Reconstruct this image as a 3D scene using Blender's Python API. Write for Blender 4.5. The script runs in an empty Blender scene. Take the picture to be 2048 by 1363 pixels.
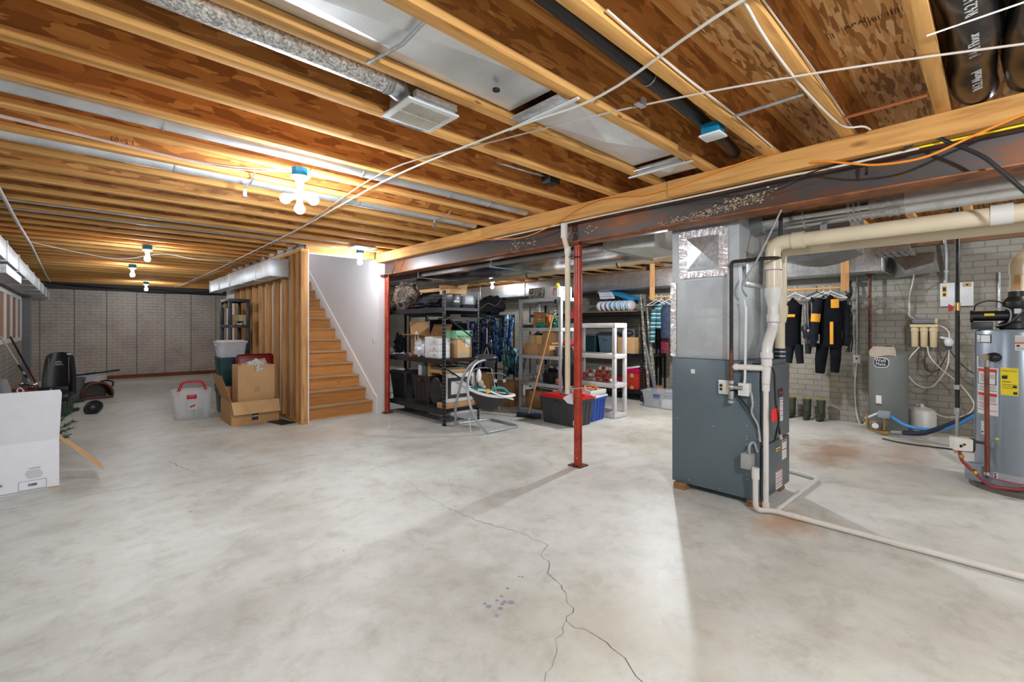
import bpy, bmesh, math, random
from mathutils import Vector, Matrix, Euler, noise
random.seed(7)
R = math.radians
SC = bpy.context.scene
C = SC.collection

# ---------------------------------------------------------------- camera
cam_d = bpy.data.cameras.new('camera'); cam = bpy.data.objects.new('camera', cam_d); C.objects.link(cam)
cam_d.sensor_width = 36.0; cam_d.lens = 36.0 * 916.0 / 2048.0
cam_d.shift_y = -0.0129; cam_d.clip_start = 0.05; cam_d.clip_end = 100
cam.location = (0, 0, 1.34); cam.rotation_euler = (R(90), 0, R(46.7 - 90))
SC.camera = cam
# ---------------------------------------------------------------- world, exposure
W = bpy.data.worlds.new('world'); SC.world = W; W.use_nodes = True
W.node_tree.nodes['Background'].inputs[0].default_value = (0.86, 0.93, 1.0, 1)
W.node_tree.nodes['Background'].inputs[1].default_value = 0.75
SC.view_settings.view_transform = 'Standard'; SC.view_settings.look = 'None'
SC.view_settings.exposure = 0.42; SC.view_settings.gamma = 1.0; SC.view_settings.use_curve_mapping = False
BULB = 1.0          # scale of every lamp bulb

# ---------------------------------------------------------------- materials
def nt(name):
    m = bpy.data.materials.new(name); m.use_nodes = True
    t = m.node_tree; b = t.nodes['Principled BSDF']
    return m, t, b
def N(t, typ, **kw):
    n = t.nodes.new(typ)
    for k, v in kw.items():
        if k.startswith('i_'):
            k2 = k[2:]; k2 = int(k2) if k2.isdigit() else k2.replace('_', ' ')
            n.inputs[k2].default_value = v
        else: setattr(n, k, v)
    return n
def L(t, a, ao, b, bi): t.links.new(a.outputs[ao], b.inputs[bi])
def c4(c): return (c[0], c[1], c[2], 1)
_mc = {}
def flat(name, col, rough=0.5, metal=0.0, var=0.06, nscale=12, bump=0.0, alpha=1.0, trans=0.0, coat=0, emit=0, spec=0.5, both=None):
    """painted or plastic surface with slight procedural variation"""
    if name in _mc: return _mc[name]
    m, t, b = nt(name)
    co = N(t, 'ShaderNodeTexCoord'); nz = N(t, 'ShaderNodeTexNoise', i_Scale=nscale, i_Detail=4.0)
    L(t, co, 'Object', nz, 'Vector')
    r = N(t, 'ShaderNodeValToRGB'); e = r.color_ramp.elements
    lo = [max(0, x * (1 - var)) for x in col]; hi = [min(1, x * (1 + var)) for x in col]
    e[0].position = .3; e[1].position = .7; e[0].color = c4(lo); e[1].color = c4(hi)
    L(t, nz, 'Fac', r, 'Fac'); L(t, r, 'Color', b, 'Base Color')
    b.inputs['Roughness'].default_value = rough; b.inputs['Metallic'].default_value = metal
    b.inputs['Specular IOR Level'].default_value = spec
    if bump:
        bp = N(t, 'ShaderNodeBump', i_Strength=bump, i_Distance=.01); L(t, nz, 'Fac', bp, 'Height'); L(t, bp, 'Normal', b, 'Normal')
    if alpha < 1: b.inputs['Alpha'].default_value = alpha
    if trans: b.inputs['Transmission Weight'].default_value = trans
    if coat: b.inputs['Coat Weight'].default_value = coat
    if emit:
        b.inputs['Emission Color'].default_value = c4(col); b.inputs['Emission Strength'].default_value = emit
    _mc[name] = m; return m
def ramp(t, stops, interp='LINEAR'):
    r = N(t, 'ShaderNodeValToRGB'); cr = r.color_ramp; cr.interpolation = interp
    while len(cr.elements) < len(stops): cr.elements.new(.5)
    for e, (p, c) in zip(cr.elements, stops): e.position = p; e.color = c4(c)
    return r
def wood(name, axis, base, dark, rough=.82, knots=True):
    """sawn softwood, grain along the given object axis"""
    if name in _mc: return _mc[name]
    m, t, b = nt(name)
    co = N(t, 'ShaderNodeTexCoord'); mp = N(t, 'ShaderNodeMapping'); oi = N(t, 'ShaderNodeObjectInfo')
    s = [14, 14, 14]; s[axis] = .9; mp.inputs['Scale'].default_value = s
    L(t, co, 'Object', mp, 'Vector')
    rr = N(t, 'ShaderNodeMath', operation='MULTIPLY', i_1=37.0); L(t, oi, 'Random', rr, 0)
    nz = N(t, 'ShaderNodeTexNoise', noise_dimensions='4D', i_Scale=2.0, i_Detail=6.0, i_Roughness=.6, i_Distortion=.6)
    L(t, mp, 'Vector', nz, 'Vector'); L(t, rr, 0, nz, 'W')
    r = ramp(t, [(.3, dark), (.46, [(.35 * d + .65 * x) for d, x in zip(dark, base)]), (.62, base), (.8, [min(1, x * 1.12) for x in base])])
    L(t, nz, 'Fac', r, 'Fac')
    out = r; oo = 'Color'
    if knots:
        mp2 = N(t, 'ShaderNodeMapping'); s2 = [7, 7, 7]; s2[axis] = 2.4; mp2.inputs['Scale'].default_value = s2
        L(t, co, 'Object', mp2, 'Vector')
        vo = N(t, 'ShaderNodeTexVoronoi', voronoi_dimensions='4D', i_Scale=1.0); L(t, mp2, 'Vector', vo, 'Vector'); L(t, rr, 0, vo, 'W')
        kr = ramp(t, [(.07, (1, 1, 1)), (.16, (0, 0, 0))]); L(t, vo, 'Distance', kr, 'Fac')
        mx = N(t, 'ShaderNodeMix', data_type='RGBA'); mx.inputs['B'].default_value = c4([x * .45 for x in dark])
        L(t, kr, 'Color', mx, 'Factor'); L(t, out, oo, mx, 'A'); out, oo = mx, 'Result'
    hs = N(t, 'ShaderNodeHueSaturation'); vr = N(t, 'ShaderNodeMapRange', i_3=.86, i_4=1.14); L(t, oi, 'Random', vr, 0); L(t, vr, 0, hs, 'Value')
    L(t, out, oo, hs, 'Color'); L(t, hs, 'Color', b, 'Base Color')
    b.inputs['Roughness'].default_value = rough; b.inputs['Specular IOR Level'].default_value = .25
    bp = N(t, 'ShaderNodeBump', i_Strength=.15, i_Distance=.004); L(t, nz, 'Fac', bp, 'Height'); L(t, bp, 'Normal', b, 'Normal')
    _mc[name] = m; return m
def osb(name, plane, base, dark, light):
    """pressed strand board: long flakes in random directions, on plane 'xz' or 'xy'"""
    if name in _mc: return _mc[name]
    m, t, b = nt(name)
    co = N(t, 'ShaderNodeTexCoord'); oi = N(t, 'ShaderNodeObjectInfo'); rr = N(t, 'ShaderNodeMath', operation='MULTIPLY', i_1=19.0); L(t, oi, 'Random', rr, 0)
    sx = N(t, 'ShaderNodeSeparateXYZ'); L(t, co, 'Object', sx, 0); cb = N(t, 'ShaderNodeCombineXYZ')
    L(t, sx, 'X', cb, 0); L(t, sx, 'Z' if plane == 'xz' else 'Y', cb, 1); L(t, rr, 0, cb, 2)
    cols = []
    for i, (ang, a, q) in enumerate([(12, 7, 27), (-33, 8, 31), (58, 7, 25)]):
        mp = N(t, 'ShaderNodeMapping'); mp.inputs['Rotation'].default_value = (0, 0, R(ang + (90 if plane == 'xy' else 0))); mp.inputs['Scale'].default_value = (a, q * (1.9 if plane == 'xy' else 1.15), 1)
        mp.inputs['Location'].default_value = (i * 3.3, i * 1.7, 0)
        L(t, cb, 0, mp, 'Vector')
        wn = N(t, 'ShaderNodeTexNoise', i_Scale=3.0, i_Detail=2.0); L(t, mp, 'Vector', wn, 'Vector')
        ad = N(t, 'ShaderNodeMix', data_type='RGBA', blend_type='LINEAR_LIGHT'); ad.inputs['Factor'].default_value = .12
        L(t, mp, 'Vector', ad, 'A'); L(t, wn, 'Color', ad, 'B')
        vo = N(t, 'ShaderNodeTexVoronoi', i_Scale=1.0); L(t, ad, 'Result', vo, 'Vector')
        cols.append(vo)
    r = [ramp(t, [(0, dark), (.22, dark), (.4, base), (.7, base), (1, light)]) for _ in cols]
    bw = []
    for v, q in zip(cols, r):
        s_ = N(t, 'ShaderNodeSeparateColor'); L(t, v, 'Color', s_, 0); L(t, s_, 0, q, 'Fac'); bw.append(s_)
    m1 = N(t, 'ShaderNodeMix', data_type='RGBA'); g1 = N(t, 'ShaderNodeMath', operation='GREATER_THAN', i_1=.55); L(t, bw[0], 1, g1, 0)
    L(t, g1, 0, m1, 'Factor'); L(t, r[0], 'Color', m1, 'A'); L(t, r[1], 'Color', m1, 'B')
    m2 = N(t, 'ShaderNodeMix', data_type='RGBA'); g2 = N(t, 'ShaderNodeMath', operation='GREATER_THAN', i_1=.68); L(t, bw[2], 1, g2, 0)
    L(t, g2, 0, m2, 'Factor'); L(t, m1, 'Result', m2, 'A'); L(t, r[2], 'Color', m2, 'B')
    L(t, m2, 'Result', b, 'Base Color'); b.inputs['Roughness'].default_value = .55
    bp = N(t, 'ShaderNodeBump', i_Strength=.25, i_Distance=.004); L(t, cols[0], 'Distance', bp, 'Height'); L(t, bp, 'Normal', b, 'Normal')
    _mc[name] = m; return m
def galv(name, base=(.62, .64, .66), rough=.32, scale=45, contrast=.12, metal=.9):
    if name in _mc: return _mc[name]
    m, t, b = nt(name)
    co = N(t, 'ShaderNodeTexCoord'); vo = N(t, 'ShaderNodeTexVoronoi', i_Scale=scale); L(t, co, 'Object', vo, 'Vector')
    s_ = N(t, 'ShaderNodeSeparateColor'); L(t, vo, 'Color', s_, 0)
    nz = N(t, 'ShaderNodeTexNoise', i_Scale=4.0, i_Detail=5.0); L(t, co, 'Object', nz, 'Vector')
    r = ramp(t, [(0, [x * (1 - contrast * 1.6) for x in base]), (1, [min(1, x * (1 + contrast)) for x in base])]); L(t, s_, 0, r, 'Fac')
    mx = N(t, 'ShaderNodeMix', data_type='RGBA', blend_type='MULTIPLY'); mx.inputs['Factor'].default_value = .5
    r2 = ramp(t, [(.3, (.6, .6, .6)), (.7, (1, 1, 1))]); L(t, nz, 'Fac', r2, 'Fac'); L(t, r, 'Color', mx, 'A'); L(t, r2, 'Color', mx, 'B')
    L(t, mx, 'Result', b, 'Base Color'); b.inputs['Metallic'].default_value = metal
    mr = N(t, 'ShaderNodeMapRange', i_3=rough - .07, i_4=rough + .12); L(t, nz, 'Fac', mr, 0); L(t, mr, 0, b, 'Roughness')
    bp = N(t, 'ShaderNodeBump', i_Strength=.06, i_Distance=.01); L(t, nz, 'Fac', bp, 'Height'); L(t, bp, 'Normal', b, 'Normal')
    _mc[name] = m; return m
def brickform(name, plane, base, seam=False):
    """poured concrete wall cast in a brick pattern form"""
    m, t, b = nt(name)
    co = N(t, 'ShaderNodeTexCoord'); sx = N(t, 'ShaderNodeSeparateXYZ'); L(t, co, 'Object', sx, 0); cb = N(t, 'ShaderNodeCombineXYZ')
    L(t, sx, 'Y' if plane == 'yz' else 'X', cb, 0); L(t, sx, 'Z', cb, 1)
    br = N(t, 'ShaderNodeTexBrick', offset=.5, i_Scale=1.0, i_Mortar_Size=.007, i_Mortar_Smooth=.25, i_Brick_Width=.21, i_Row_Height=.08)
    L(t, cb, 0, br, 'Vector')
    nz = N(t, 'ShaderNodeTexNoise', i_Scale=1.6, i_Detail=7.0, i_Roughness=.65); L(t, cb, 0, nz, 'Vector')
    r = ramp(t, [(.25, [x * .62 for x in base]), (.5, base), (.75, [min(1, x * 1.18) for x in base])]); L(t, nz, 'Fac', r, 'Fac')
    mx = N(t, 'ShaderNodeMix', data_type='RGBA'); mx.inputs['B'].default_value = c4([x * .6 for x in base])
    fm = N(t, 'ShaderNodeMath', operation='MULTIPLY', i_1=.6); L(t, br, 'Fac', fm, 0)
    L(t, fm, 0, mx, 'Factor'); L(t, r, 'Color', mx, 'A'); out = (mx, 'Result')
    if seam:
        b2 = N(t, 'ShaderNodeTexBrick', offset=0.0, i_Scale=1.0, i_Mortar_Size=.012, i_Mortar_Smooth=.2, i_Brick_Width=.61, i_Row_Height=9.0)
        L(t, cb, 0, b2, 'Vector'); m3 = N(t, 'ShaderNodeMix', data_type='RGBA'); m3.inputs['B'].default_value = c4([x * .42 for x in base])
        L(t, b2, 'Fac', m3, 'Factor'); L(t, mx, 'Result', m3, 'A'); out = (m3, 'Result')
    L(t, out[0], out[1], b, 'Base Color'); b.inputs['Roughness'].default_value = .8
    iv = N(t, 'ShaderNodeMath', operation='SUBTRACT', i_0=1.0); L(t, br, 'Fac', iv, 1)
    n2 = N(t, 'ShaderNodeTexNoise', i_Scale=30.0, i_Detail=4.0); L(t, co, 'Object', n2, 'Vector')
    ad = N(t, 'ShaderNodeMath', operation='MULTIPLY_ADD', i_1=.25); L(t, n2, 'Fac', ad, 0); L(t, iv, 0, ad, 2)
    bp = N(t, 'ShaderNodeBump', i_Strength=.8, i_Distance=.012); L(t, ad, 0, bp, 'Height'); L(t, bp, 'Normal', b, 'Normal')
    return m
def concrete():
    m, t, b = nt('troweled_concrete')
    co = N(t, 'ShaderNodeTexCoord')
    n1 = N(t, 'ShaderNodeTexNoise', i_Scale=.8, i_Detail=9.0, i_Roughness=.66, i_Distortion=.25); L(t, co, 'Object', n1, 'Vector')
    r1 = ramp(t, [(.26, (.43, .43, .39)), (.42, (.58, .605, .58)), (.55, (.675, .715, .70)), (.75, (.765, .815, .81))]); L(t, n1, 'Fac', r1, 'Fac')
    n2 = N(t, 'ShaderNodeTexNoise', i_Scale=4.5, i_Detail=10.0, i_Roughness=.75, i_Distortion=.3); L(t, co, 'Object', n2, 'Vector')
    r2 = ramp(t, [(.30, (.62, .60, .55)), (.5, (.90, .90, .88)), (.7, (1, 1, 1))]); L(t, n2, 'Fac', r2, 'Fac')
    mx = N(t, 'ShaderNodeMix', data_type='RGBA', blend_type='MULTIPLY'); mx.inputs['Factor'].default_value = .8
    L(t, r1, 'Color', mx, 'A'); L(t, r2, 'Color', mx, 'B')
    # small dark specks
    vo = N(t, 'ShaderNodeTexVoronoi', i_Scale=2.3); L(t, co, 'Object', vo, 'Vector')
    rs = ramp(t, [(.012, (1, 1, 1)), (.03, (0, 0, 0))]); L(t, vo, 'Distance', rs, 'Fac')
    m2 = N(t, 'ShaderNodeMix', data_type='RGBA'); m2.inputs['B'].default_value = (.12, .11, .10, 1); L(t, rs, 'Color', m2, 'Factor'); L(t, mx, 'Result', m2, 'A')
    prev = (m2, 'Result')
    # rust and damp stains, each with its own place
    for (x, y, rx, ry, col, amt, sc) in [(3.55, 1.0, .34, .22, (.42, .20, .07), .7, 5), (6.0, 1.2, .9, .35, (.30, .17, .09), .75, 4), (5.2, -.45, .7, .35, (.26, .16, .09), .7, 4),
                                     (6.4, .7, 1.0, .3, (.33, .2, .12), .6, 3), (1.75, 1.15, .55, .5, (.45, .42, .32), .5, 3), (2.6, 6.0, 1.6, 1.0, (.50, .42, .33), .55, 2)]:
        mp = N(t, 'ShaderNodeMapping'); mp.inputs['Location'].default_value = (-x / rx, -y / ry, 0); mp.inputs['Scale'].default_value = (1 / rx, 1 / ry, 1)
        L(t, co, 'Object', mp, 'Vector'); ln = N(t, 'ShaderNodeVectorMath', operation='LENGTH'); L(t, mp, 'Vector', ln, 0)
        nn = N(t, 'ShaderNodeTexNoise', i_Scale=float(sc), i_Detail=6.0, i_Roughness=.7); L(t, co, 'Object', nn, 'Vector')
        md = N(t, 'ShaderNodeMath', operation='MULTIPLY_ADD', i_1=1.8); L(t, nn, 'Fac', md, 0); L(t, ln, 'Value', md, 2)
        rp = ramp(t, [(.55, (amt, amt, amt)), (1.0, (0, 0, 0))])
        dv = N(t, 'ShaderNodeMath', operation='MULTIPLY', i_1=.5); L(t, md, 0, dv, 0); L(t, dv, 0, rp, 'Fac')
        mm = N(t, 'ShaderNodeMix', data_type='RGBA'); mm.inputs['B'].default_value = c4(col); L(t, rp, 'Color', mm, 'Factor'); L(t, prev[0], prev[1], mm, 'A'); prev = (mm, 'Result')
    L(t, prev[0], prev[1], b, 'Base Color')
    mr = N(t, 'ShaderNodeMapRange', i_3=.28, i_4=.62); L(t, n1, 'Fac', mr, 0); L(t, mr, 0, b, 'Roughness')
    b.inputs['Specular IOR Level'].default_value = .5
    n3 = N(t, 'ShaderNodeTexNoise', i_Scale=5.0, i_Detail=4.0); L(t, co, 'Object', n3, 'Vector')
    bp = N(t, 'ShaderNodeBump', i_Strength=.12, i_Distance=.02); L(t, n3, 'Fac', bp, 'Height'); L(t, bp, 'Normal', b, 'Normal')
    return m
def stripes(name, axis, cols, period, rough=.8, rot=0):
    """woven cloth with bands of colour along an axis"""
    m, t, b = nt(name); co = N(t, 'ShaderNodeTexCoord'); sx = N(t, 'ShaderNodeSeparateXYZ'); L(t, co, 'Object', sx, 0)
    md = N(t, 'ShaderNodeMath', operation='DIVIDE', i_1=period); L(t, sx, axis, md, 0); fr = N(t, 'ShaderNodeMath', operation='FRACT'); L(t, md, 0, fr, 0)
    r = ramp(t, [(p, c) for p, c in cols], 'CONSTANT'); L(t, fr, 0, r, 'Fac'); L(t, r, 'Color', b, 'Base Color'); b.inputs['Roughness'].default_value = rough
    return m
def spotted(name, base, others, scale=8, rough=.8, thr=.5, stretch=(1, 1, 1), metal=0):
    """blotches or printed pattern of several colours"""
    m, t, b = nt(name); co = N(t, 'ShaderNodeTexCoord'); mp = N(t, 'ShaderNodeMapping'); mp.inputs['Scale'].default_value = stretch; L(t, co, 'Object', mp, 'Vector')
    vo = N(t, 'ShaderNodeTexNoise', i_Scale=scale, i_Detail=3.0, i_Distortion=1.0); L(t, mp, 'Vector', vo, 'Vector')
    n = len(others); st = [(0, base)] + [(.36 + .3 * i / max(1, n), o) for i, o in enumerate(others)]
    r = ramp(t, st, 'CONSTANT'); L(t, vo, 'Fac', r, 'Fac'); L(t, r, 'Color', b, 'Base Color'); b.inputs['Roughness'].default_value = rough; b.inputs['Metallic'].default_value = metal
    bp = N(t, 'ShaderNodeBump', i_Strength=.3, i_Distance=.01); L(t, vo, 'Fac', bp, 'Height'); L(t, bp, 'Normal', b, 'Normal')
    return m

LUMX = wood('pine_flange', 0, (.74, .40, .13), (.42, .18, .045))
LUMY = wood('pine_plate', 1, (.72, .38, .12), (.44, .19, .05))
LUMZ = wood('pine_stud', 2, (.60, .32, .13), (.34, .16, .06))
TREAD = wood('stair_pine', 0, (.62, .29, .09), (.34, .13, .03), rough=.4)
OSBW = osb('strand_board_web', 'xz', (.52, .22, .055), (.32, .12, .028), (.72, .36, .11))
OSBF = osb('strand_board_deck', 'xy', (.84, .48, .18), (.42, .19, .055), (1.0, .74, .40))
GALV = galv('galvanised_sheet'); GALVS = galv('galvanised_spangled', (.74, .75, .76), .38, 120, .35)
GALVD = galv('galvanised_dull', (.50, .52, .53), .42, 30, .1); GALVM = galv('galvanised_mirror', (.60, .61, .62), .17, 20, .05, 1.0)
GALVL = galv('galvanised_light', (.66, .68, .70), .42, 12, .04, .7)
CARD = flat('cardboard', (.50, .28, .12), .85, var=.08, nscale=5); CARDL = flat('cardboard_light', (.62, .38, .18), .85, var=.08, nscale=5)
CARDD = flat('cardboard_dark', (.33, .17, .07), .85, var=.1); TAPE = flat('packing_tape', (.52, .30, .12), .25)
WHITE = flat('white_plastic', (.68, .69, .70), .4, var=.03); BLACK = flat('black_plastic', (.012, .012, .014), .4, var=.2)
BLACKM = flat('black_steel', (.014, .015, .019), .35, .3, var=.3); CHAR = flat('charcoal_plastic', (.035, .037, .042), .45)
RED = flat('red_plastic', (.55, .01, .015), .35); DRED = flat('dark_red_plastic', (.25, .008, .012), .4)
BLUE = flat('blue_plastic', (.008, .06, .34), .35); TEAL = flat('teal_box', (.0, .17, .30), .4)
PVC = flat('cream_pipe', (.64, .55, .39), .32, var=.05, nscale=3); PVCW = flat('white_pipe', (.66, .645, .61), .3, var=.04)
RUSTP = flat('rusty_iron', (.13, .05, .028), .6, .4, var=.5, nscale=25, bump=.3); BIRON = flat('black_iron', (.03, .026, .024), .5, .5, var=.3)
COPPER = flat('copper_tube', (.62, .22, .09), .28, .9); BRASS = flat('brass_fitting', (.50, .33, .12), .3, .9)
STEEL = flat('plain_steel', (.55, .56, .57), .3, .95); PAPER = flat('paper_label', (.68, .68, .66), .6, var=.03)
INK = flat('black_ink', (.02, .02, .02), .6); REDINK = flat('red_ink', (.6, .03, .02), .5); YEL = flat('yellow_label', (.85, .68, .02), .5)
DRYW = flat('painted_drywall', (.74, .72, .72), .7, var=.02, nscale=2); TRIMW = flat('white_trim', (.84, .83, .82), .45, var=.02)
CLOTHB = flat('black_cloth', (.008, .008, .011), .8, var=.4, nscale=20, bump=.5); WIREW = flat('white_cable', (.74, .68, .58), .5)
CLEAR = flat('clear_plastic', (.78, .84, .90), .12, alpha=.25, var=.02); CLEARG = flat('clouded_plastic', (.88, .90, .93), .2, alpha=.33, var=.04)

# ---------------------------------------------------------------- mesh helpers
def catmull(p, k=6, closed=False):
    p = [Vector(q) for q in p]; n = len(p); out = []
    rng = range(n) if closed else range(n - 1)
    for i in rng:
        a = p[(i - 1) % n] if closed or i > 0 else p[0]; b = p[i]; c = p[(i + 1) % n]
        d = p[(i + 2) % n] if closed or i + 2 < n else p[-1]
        for j in range(k):
            u = j / k
            out.append(.5 * ((2 * b) + (-a + c) * u + (2 * a - 5 * b + 4 * c - d) * u * u + (-a + 3 * b - 3 * c + d) * u ** 3))
    if not closed: out.append(p[-1])
    return out
def arcpath(pts, r, k=5):
    """polyline with rounded corners"""
    p = [Vector(q) for q in pts]; out = [p[0]]
    for i in range(1, len(p) - 1):
        a = (p[i - 1] - p[i]); b = (p[i + 1] - p[i]); rr = min(r, a.length * .49, b.length * .49)
        s = p[i] + a.normalized() * rr; e = p[i] + b.normalized() * rr
        for j in range(k + 1):
            u = j / k; out.append((1 - u) ** 2 * s + 2 * u * (1 - u) * p[i] + u * u * e)
    out.append(p[-1]); return out
class MB:
    def __init__(s): s.bm = bmesh.new(); s.mi = 0; s.M = Matrix.Identity(4)
    def _fin(s, vs, fs=None):
        if s.M != Matrix.Identity(4):
            for v in vs: v.co = s.M @ v.co
        if fs is None:
            fs = set(f for v in vs for f in v.link_faces)
        for f in fs: f.material_index = s.mi
    def m(s, i): s.mi = i; return s
    def at(s, M): s.M = M; return s
    def box(s, x0, x1, y0, y1, z0, z1, bev=0.0, rot=None, taper=None):
        c = Vector(((x0 + x1) / 2, (y0 + y1) / 2, (z0 + z1) / 2)); M = Matrix.Translation(c)
        if rot: M = M @ Euler([R(a) for a in rot]).to_matrix().to_4x4()
        vs = bmesh.ops.create_cube(s.bm, size=1)['verts']
        for v in vs:
            k = taper if (taper and v.co.z < 0) else 1
            v.co = Vector((v.co.x * (x1 - x0) * k, v.co.y * (y1 - y0) * k, v.co.z * (z1 - z0)))
        if bev:
            es = list(set(e for v in vs for e in v.link_edges))
            r = bmesh.ops.bevel(s.bm, geom=es, offset=bev, segments=2, profile=.5, affect='EDGES'); vs = list(set(r['verts']))
            vs = list(set(w for f in set(f for v in vs for f in v.link_faces) for w in f.verts))
        for v in vs: v.co = M @ v.co
        s._fin(vs); return s
    def hexa(s, b, t):
        """solid from four bottom and four top points"""
        vs = [s.bm.verts.new(p) for p in list(b) + list(t)]
        fs = [s.bm.faces.new([vs[i] for i in q]) for q in ((3, 2, 1, 0), (4, 5, 6, 7), (0, 1, 5, 4), (1, 2, 6, 5), (2, 3, 7, 6), (3, 0, 4, 7))]
        s._fin(vs, fs); return s
    def prism(s, pts, d):
        """polygon pushed along vector d"""
        d = Vector(d); a = [s.bm.verts.new(Vector(p)) for p in pts]; b = [s.bm.verts.new(Vector(p) + d) for p in pts]; n = len(a)
        fs = [s.bm.faces.new(a[::-1]), s.bm.faces.new(b)] + [s.bm.faces.new((a[i], a[(i + 1) % n], b[(i + 1) % n], b[i])) for i in range(n)]
        bmesh.ops.recalc_face_normals(s.bm, faces=fs); s._fin(a + b, fs); return s
    def tube(s, pts, r, n=10, closed=False, caps=True, flat=1.0):
        p = [Vector(q) for q in pts]; k = len(p); rs = r if isinstance(r, (list, tuple)) else [r] * k
        ta = []
        for i in range(k):
            if closed: d = p[(i + 1) % k] - p[i - 1]
            else: d = p[min(i + 1, k - 1)] - p[max(i - 1, 0)]
            ta.append(d.normalized() if d.length > 1e-9 else Vector((0, 0, 1)))
        up = Vector((0, 0, 1)) if abs(ta[0].z) < .9 else Vector((1, 0, 0))
        u = ta[0].cross(up).normalized(); rings = []
        for i in range(k):
            u = (u - ta[i] * u.dot(ta[i])).normalized(); w = ta[i].cross(u)
            rings.append([s.bm.verts.new(p[i] + (u * math.cos(2 * math.pi * j / n) + w * flat * math.sin(2 * math.pi * j / n)) * rs[i]) for j in range(n)])
        fs = []
        for i in range(k if closed else k - 1):
            a = rings[i]; b = rings[(i + 1) % k]
            for j in range(n): fs.append(s.bm.faces.new((a[j], a[(j + 1) % n], b[(j + 1) % n], b[j])))
        if caps and not closed: fs.append(s.bm.faces.new(rings[0][::-1])); fs.append(s.bm.faces.new(rings[-1]))
        bmesh.ops.recalc_face_normals(s.bm, faces=fs)
        s._fin([v for q in rings for v in q], fs); return s
    def cyl(s, a, b, r, r2=None, n=20, caps=True): return s.tube([a, b], [r, r if r2 is None else r2], n, caps=caps)
    def lathe(s, prof, c=(0, 0, 0), n=28, sx=1, sy=1, closed=False):
        c = Vector(c); rings = []
        for r, z in prof: rings.append([s.bm.verts.new(c + Vector((sx * max(r, 1e-4) * math.cos(2 * math.pi * j / n), sy * max(r, 1e-4) * math.sin(2 * math.pi * j / n), z))) for j in range(n)])
        fs = []
        for a, b in zip(rings, rings[1:]):
            for j in range(n): fs.append(s.bm.faces.new((a[j], a[(j + 1) % n], b[(j + 1) % n], b[j])))
        if not closed:
            fs.append(s.bm.faces.new(rings[0][::-1])); fs.append(s.bm.faces.new(rings[-1]))
        s._fin([v for q in rings for v in q], fs); return s
    def sph(s, c, r, sc=(1, 1, 1), n=16, rot=None):
        vs = bmesh.ops.create_uvsphere(s.bm, u_segments=n, v_segments=max(6, n // 2), radius=1)['verts']
        M = Matrix.Translation(Vector(c))
        if rot: M = M @ Euler([R(a) for a in rot]).to_matrix().to_4x4()
        for v in vs: v.co = M @ Vector((v.co.x * r * sc[0], v.co.y * r * sc[1], v.co.z * r * sc[2]))
        s._fin(vs); return s
    def blob(s, c, size, amp=.15, freq=4, seed=0, sub=4, flatz=None, rot=None):
        """soft lumpy mass"""
        vs = bmesh.ops.create_icosphere(s.bm, subdivisions=sub, radius=1)['verts']; o = Vector((seed * 7.3, seed * 3.1, seed))
        M = Matrix.Translation(Vector(c))
        if rot: M = M @ Euler([R(a) for a in rot]).to_matrix().to_4x4()
        for v in vs:
            d = v.co.copy(); k = 1 + amp * noise.noise(d * freq * .5 + o) * 2 + amp * .5 * noise.noise(d * freq * 1.7 + o)
            q = Vector((d.x * size[0], d.y * size[1], d.z * size[2])) * k
            if flatz is not None: q.z = max(q.z, flatz)
            v.co = M @ q
        s._fin(vs); return s
    def sheet(s, fn, nu, nv, th=.004):
        """thick curved sheet: fn(u,v)->point, u,v in 0..1"""
        g = [[Vector(fn(i / nu, j / nv)) for j in range(nv + 1)] for i in range(nu + 1)]
        def nrm(i, j):
            a = g[min(i + 1, nu)][j] - g[max(i - 1, 0)][j]; b = g[i][min(j + 1, nv)] - g[i][max(j - 1, 0)]; q = a.cross(b)
            return q.normalized() if q.length > 1e-12 else Vector((0, 0, 1))
        A = [[s.bm.verts.new(g[i][j] + nrm(i, j) * th / 2) for j in range(nv + 1)] for i in range(nu + 1)]
        B = [[s.bm.verts.new(g[i][j] - nrm(i, j) * th / 2) for j in range(nv + 1)] for i in range(nu + 1)]
        fs = []
        for i in range(nu):
            for j in range(nv):
                fs.append(s.bm.faces.new((A[i][j], A[i + 1][j], A[i + 1][j + 1], A[i][j + 1])))
                fs.append(s.bm.faces.new((B[i][j], B[i][j + 1], B[i + 1][j + 1], B[i + 1][j])))
        for i in range(nu):
            fs.append(s.bm.faces.new((A[i][0], B[i][0], B[i + 1][0], A[i + 1][0]))); fs.append(s.bm.faces.new((A[i][nv], A[i + 1][nv], B[i + 1][nv], B[i][nv])))
        for j in range(nv):
            fs.append(s.bm.faces.new((A[0][j], A[0][j + 1], B[0][j + 1], B[0][j]))); fs.append(s.bm.faces.new((A[nu][j], B[nu][j], B[nu][j + 1], A[nu][j + 1])))
        s._fin([v for r_ in A + B for v in r_], fs); return s
    SPLIT = {'drive_seams': 'drive_seam', 'crimp_rings': 'crimp_ring', 'coupling': 'coupling', 'elbow_collar': 'elbow_collar', 'mounting_tab': 'mounting_tab', 'primer_ring': 'primer_ring', 'hanger_band': 'hanger_band', 'screws': 'screw', 'wheels': 'wheel', 'clamp': 'clamp', 'hanging_board': 'hanging_board', 'foil_tape': 'foil_tape', 'trousers': 'trouser_leg', 'piping': 'piping', 'slots': None}
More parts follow.
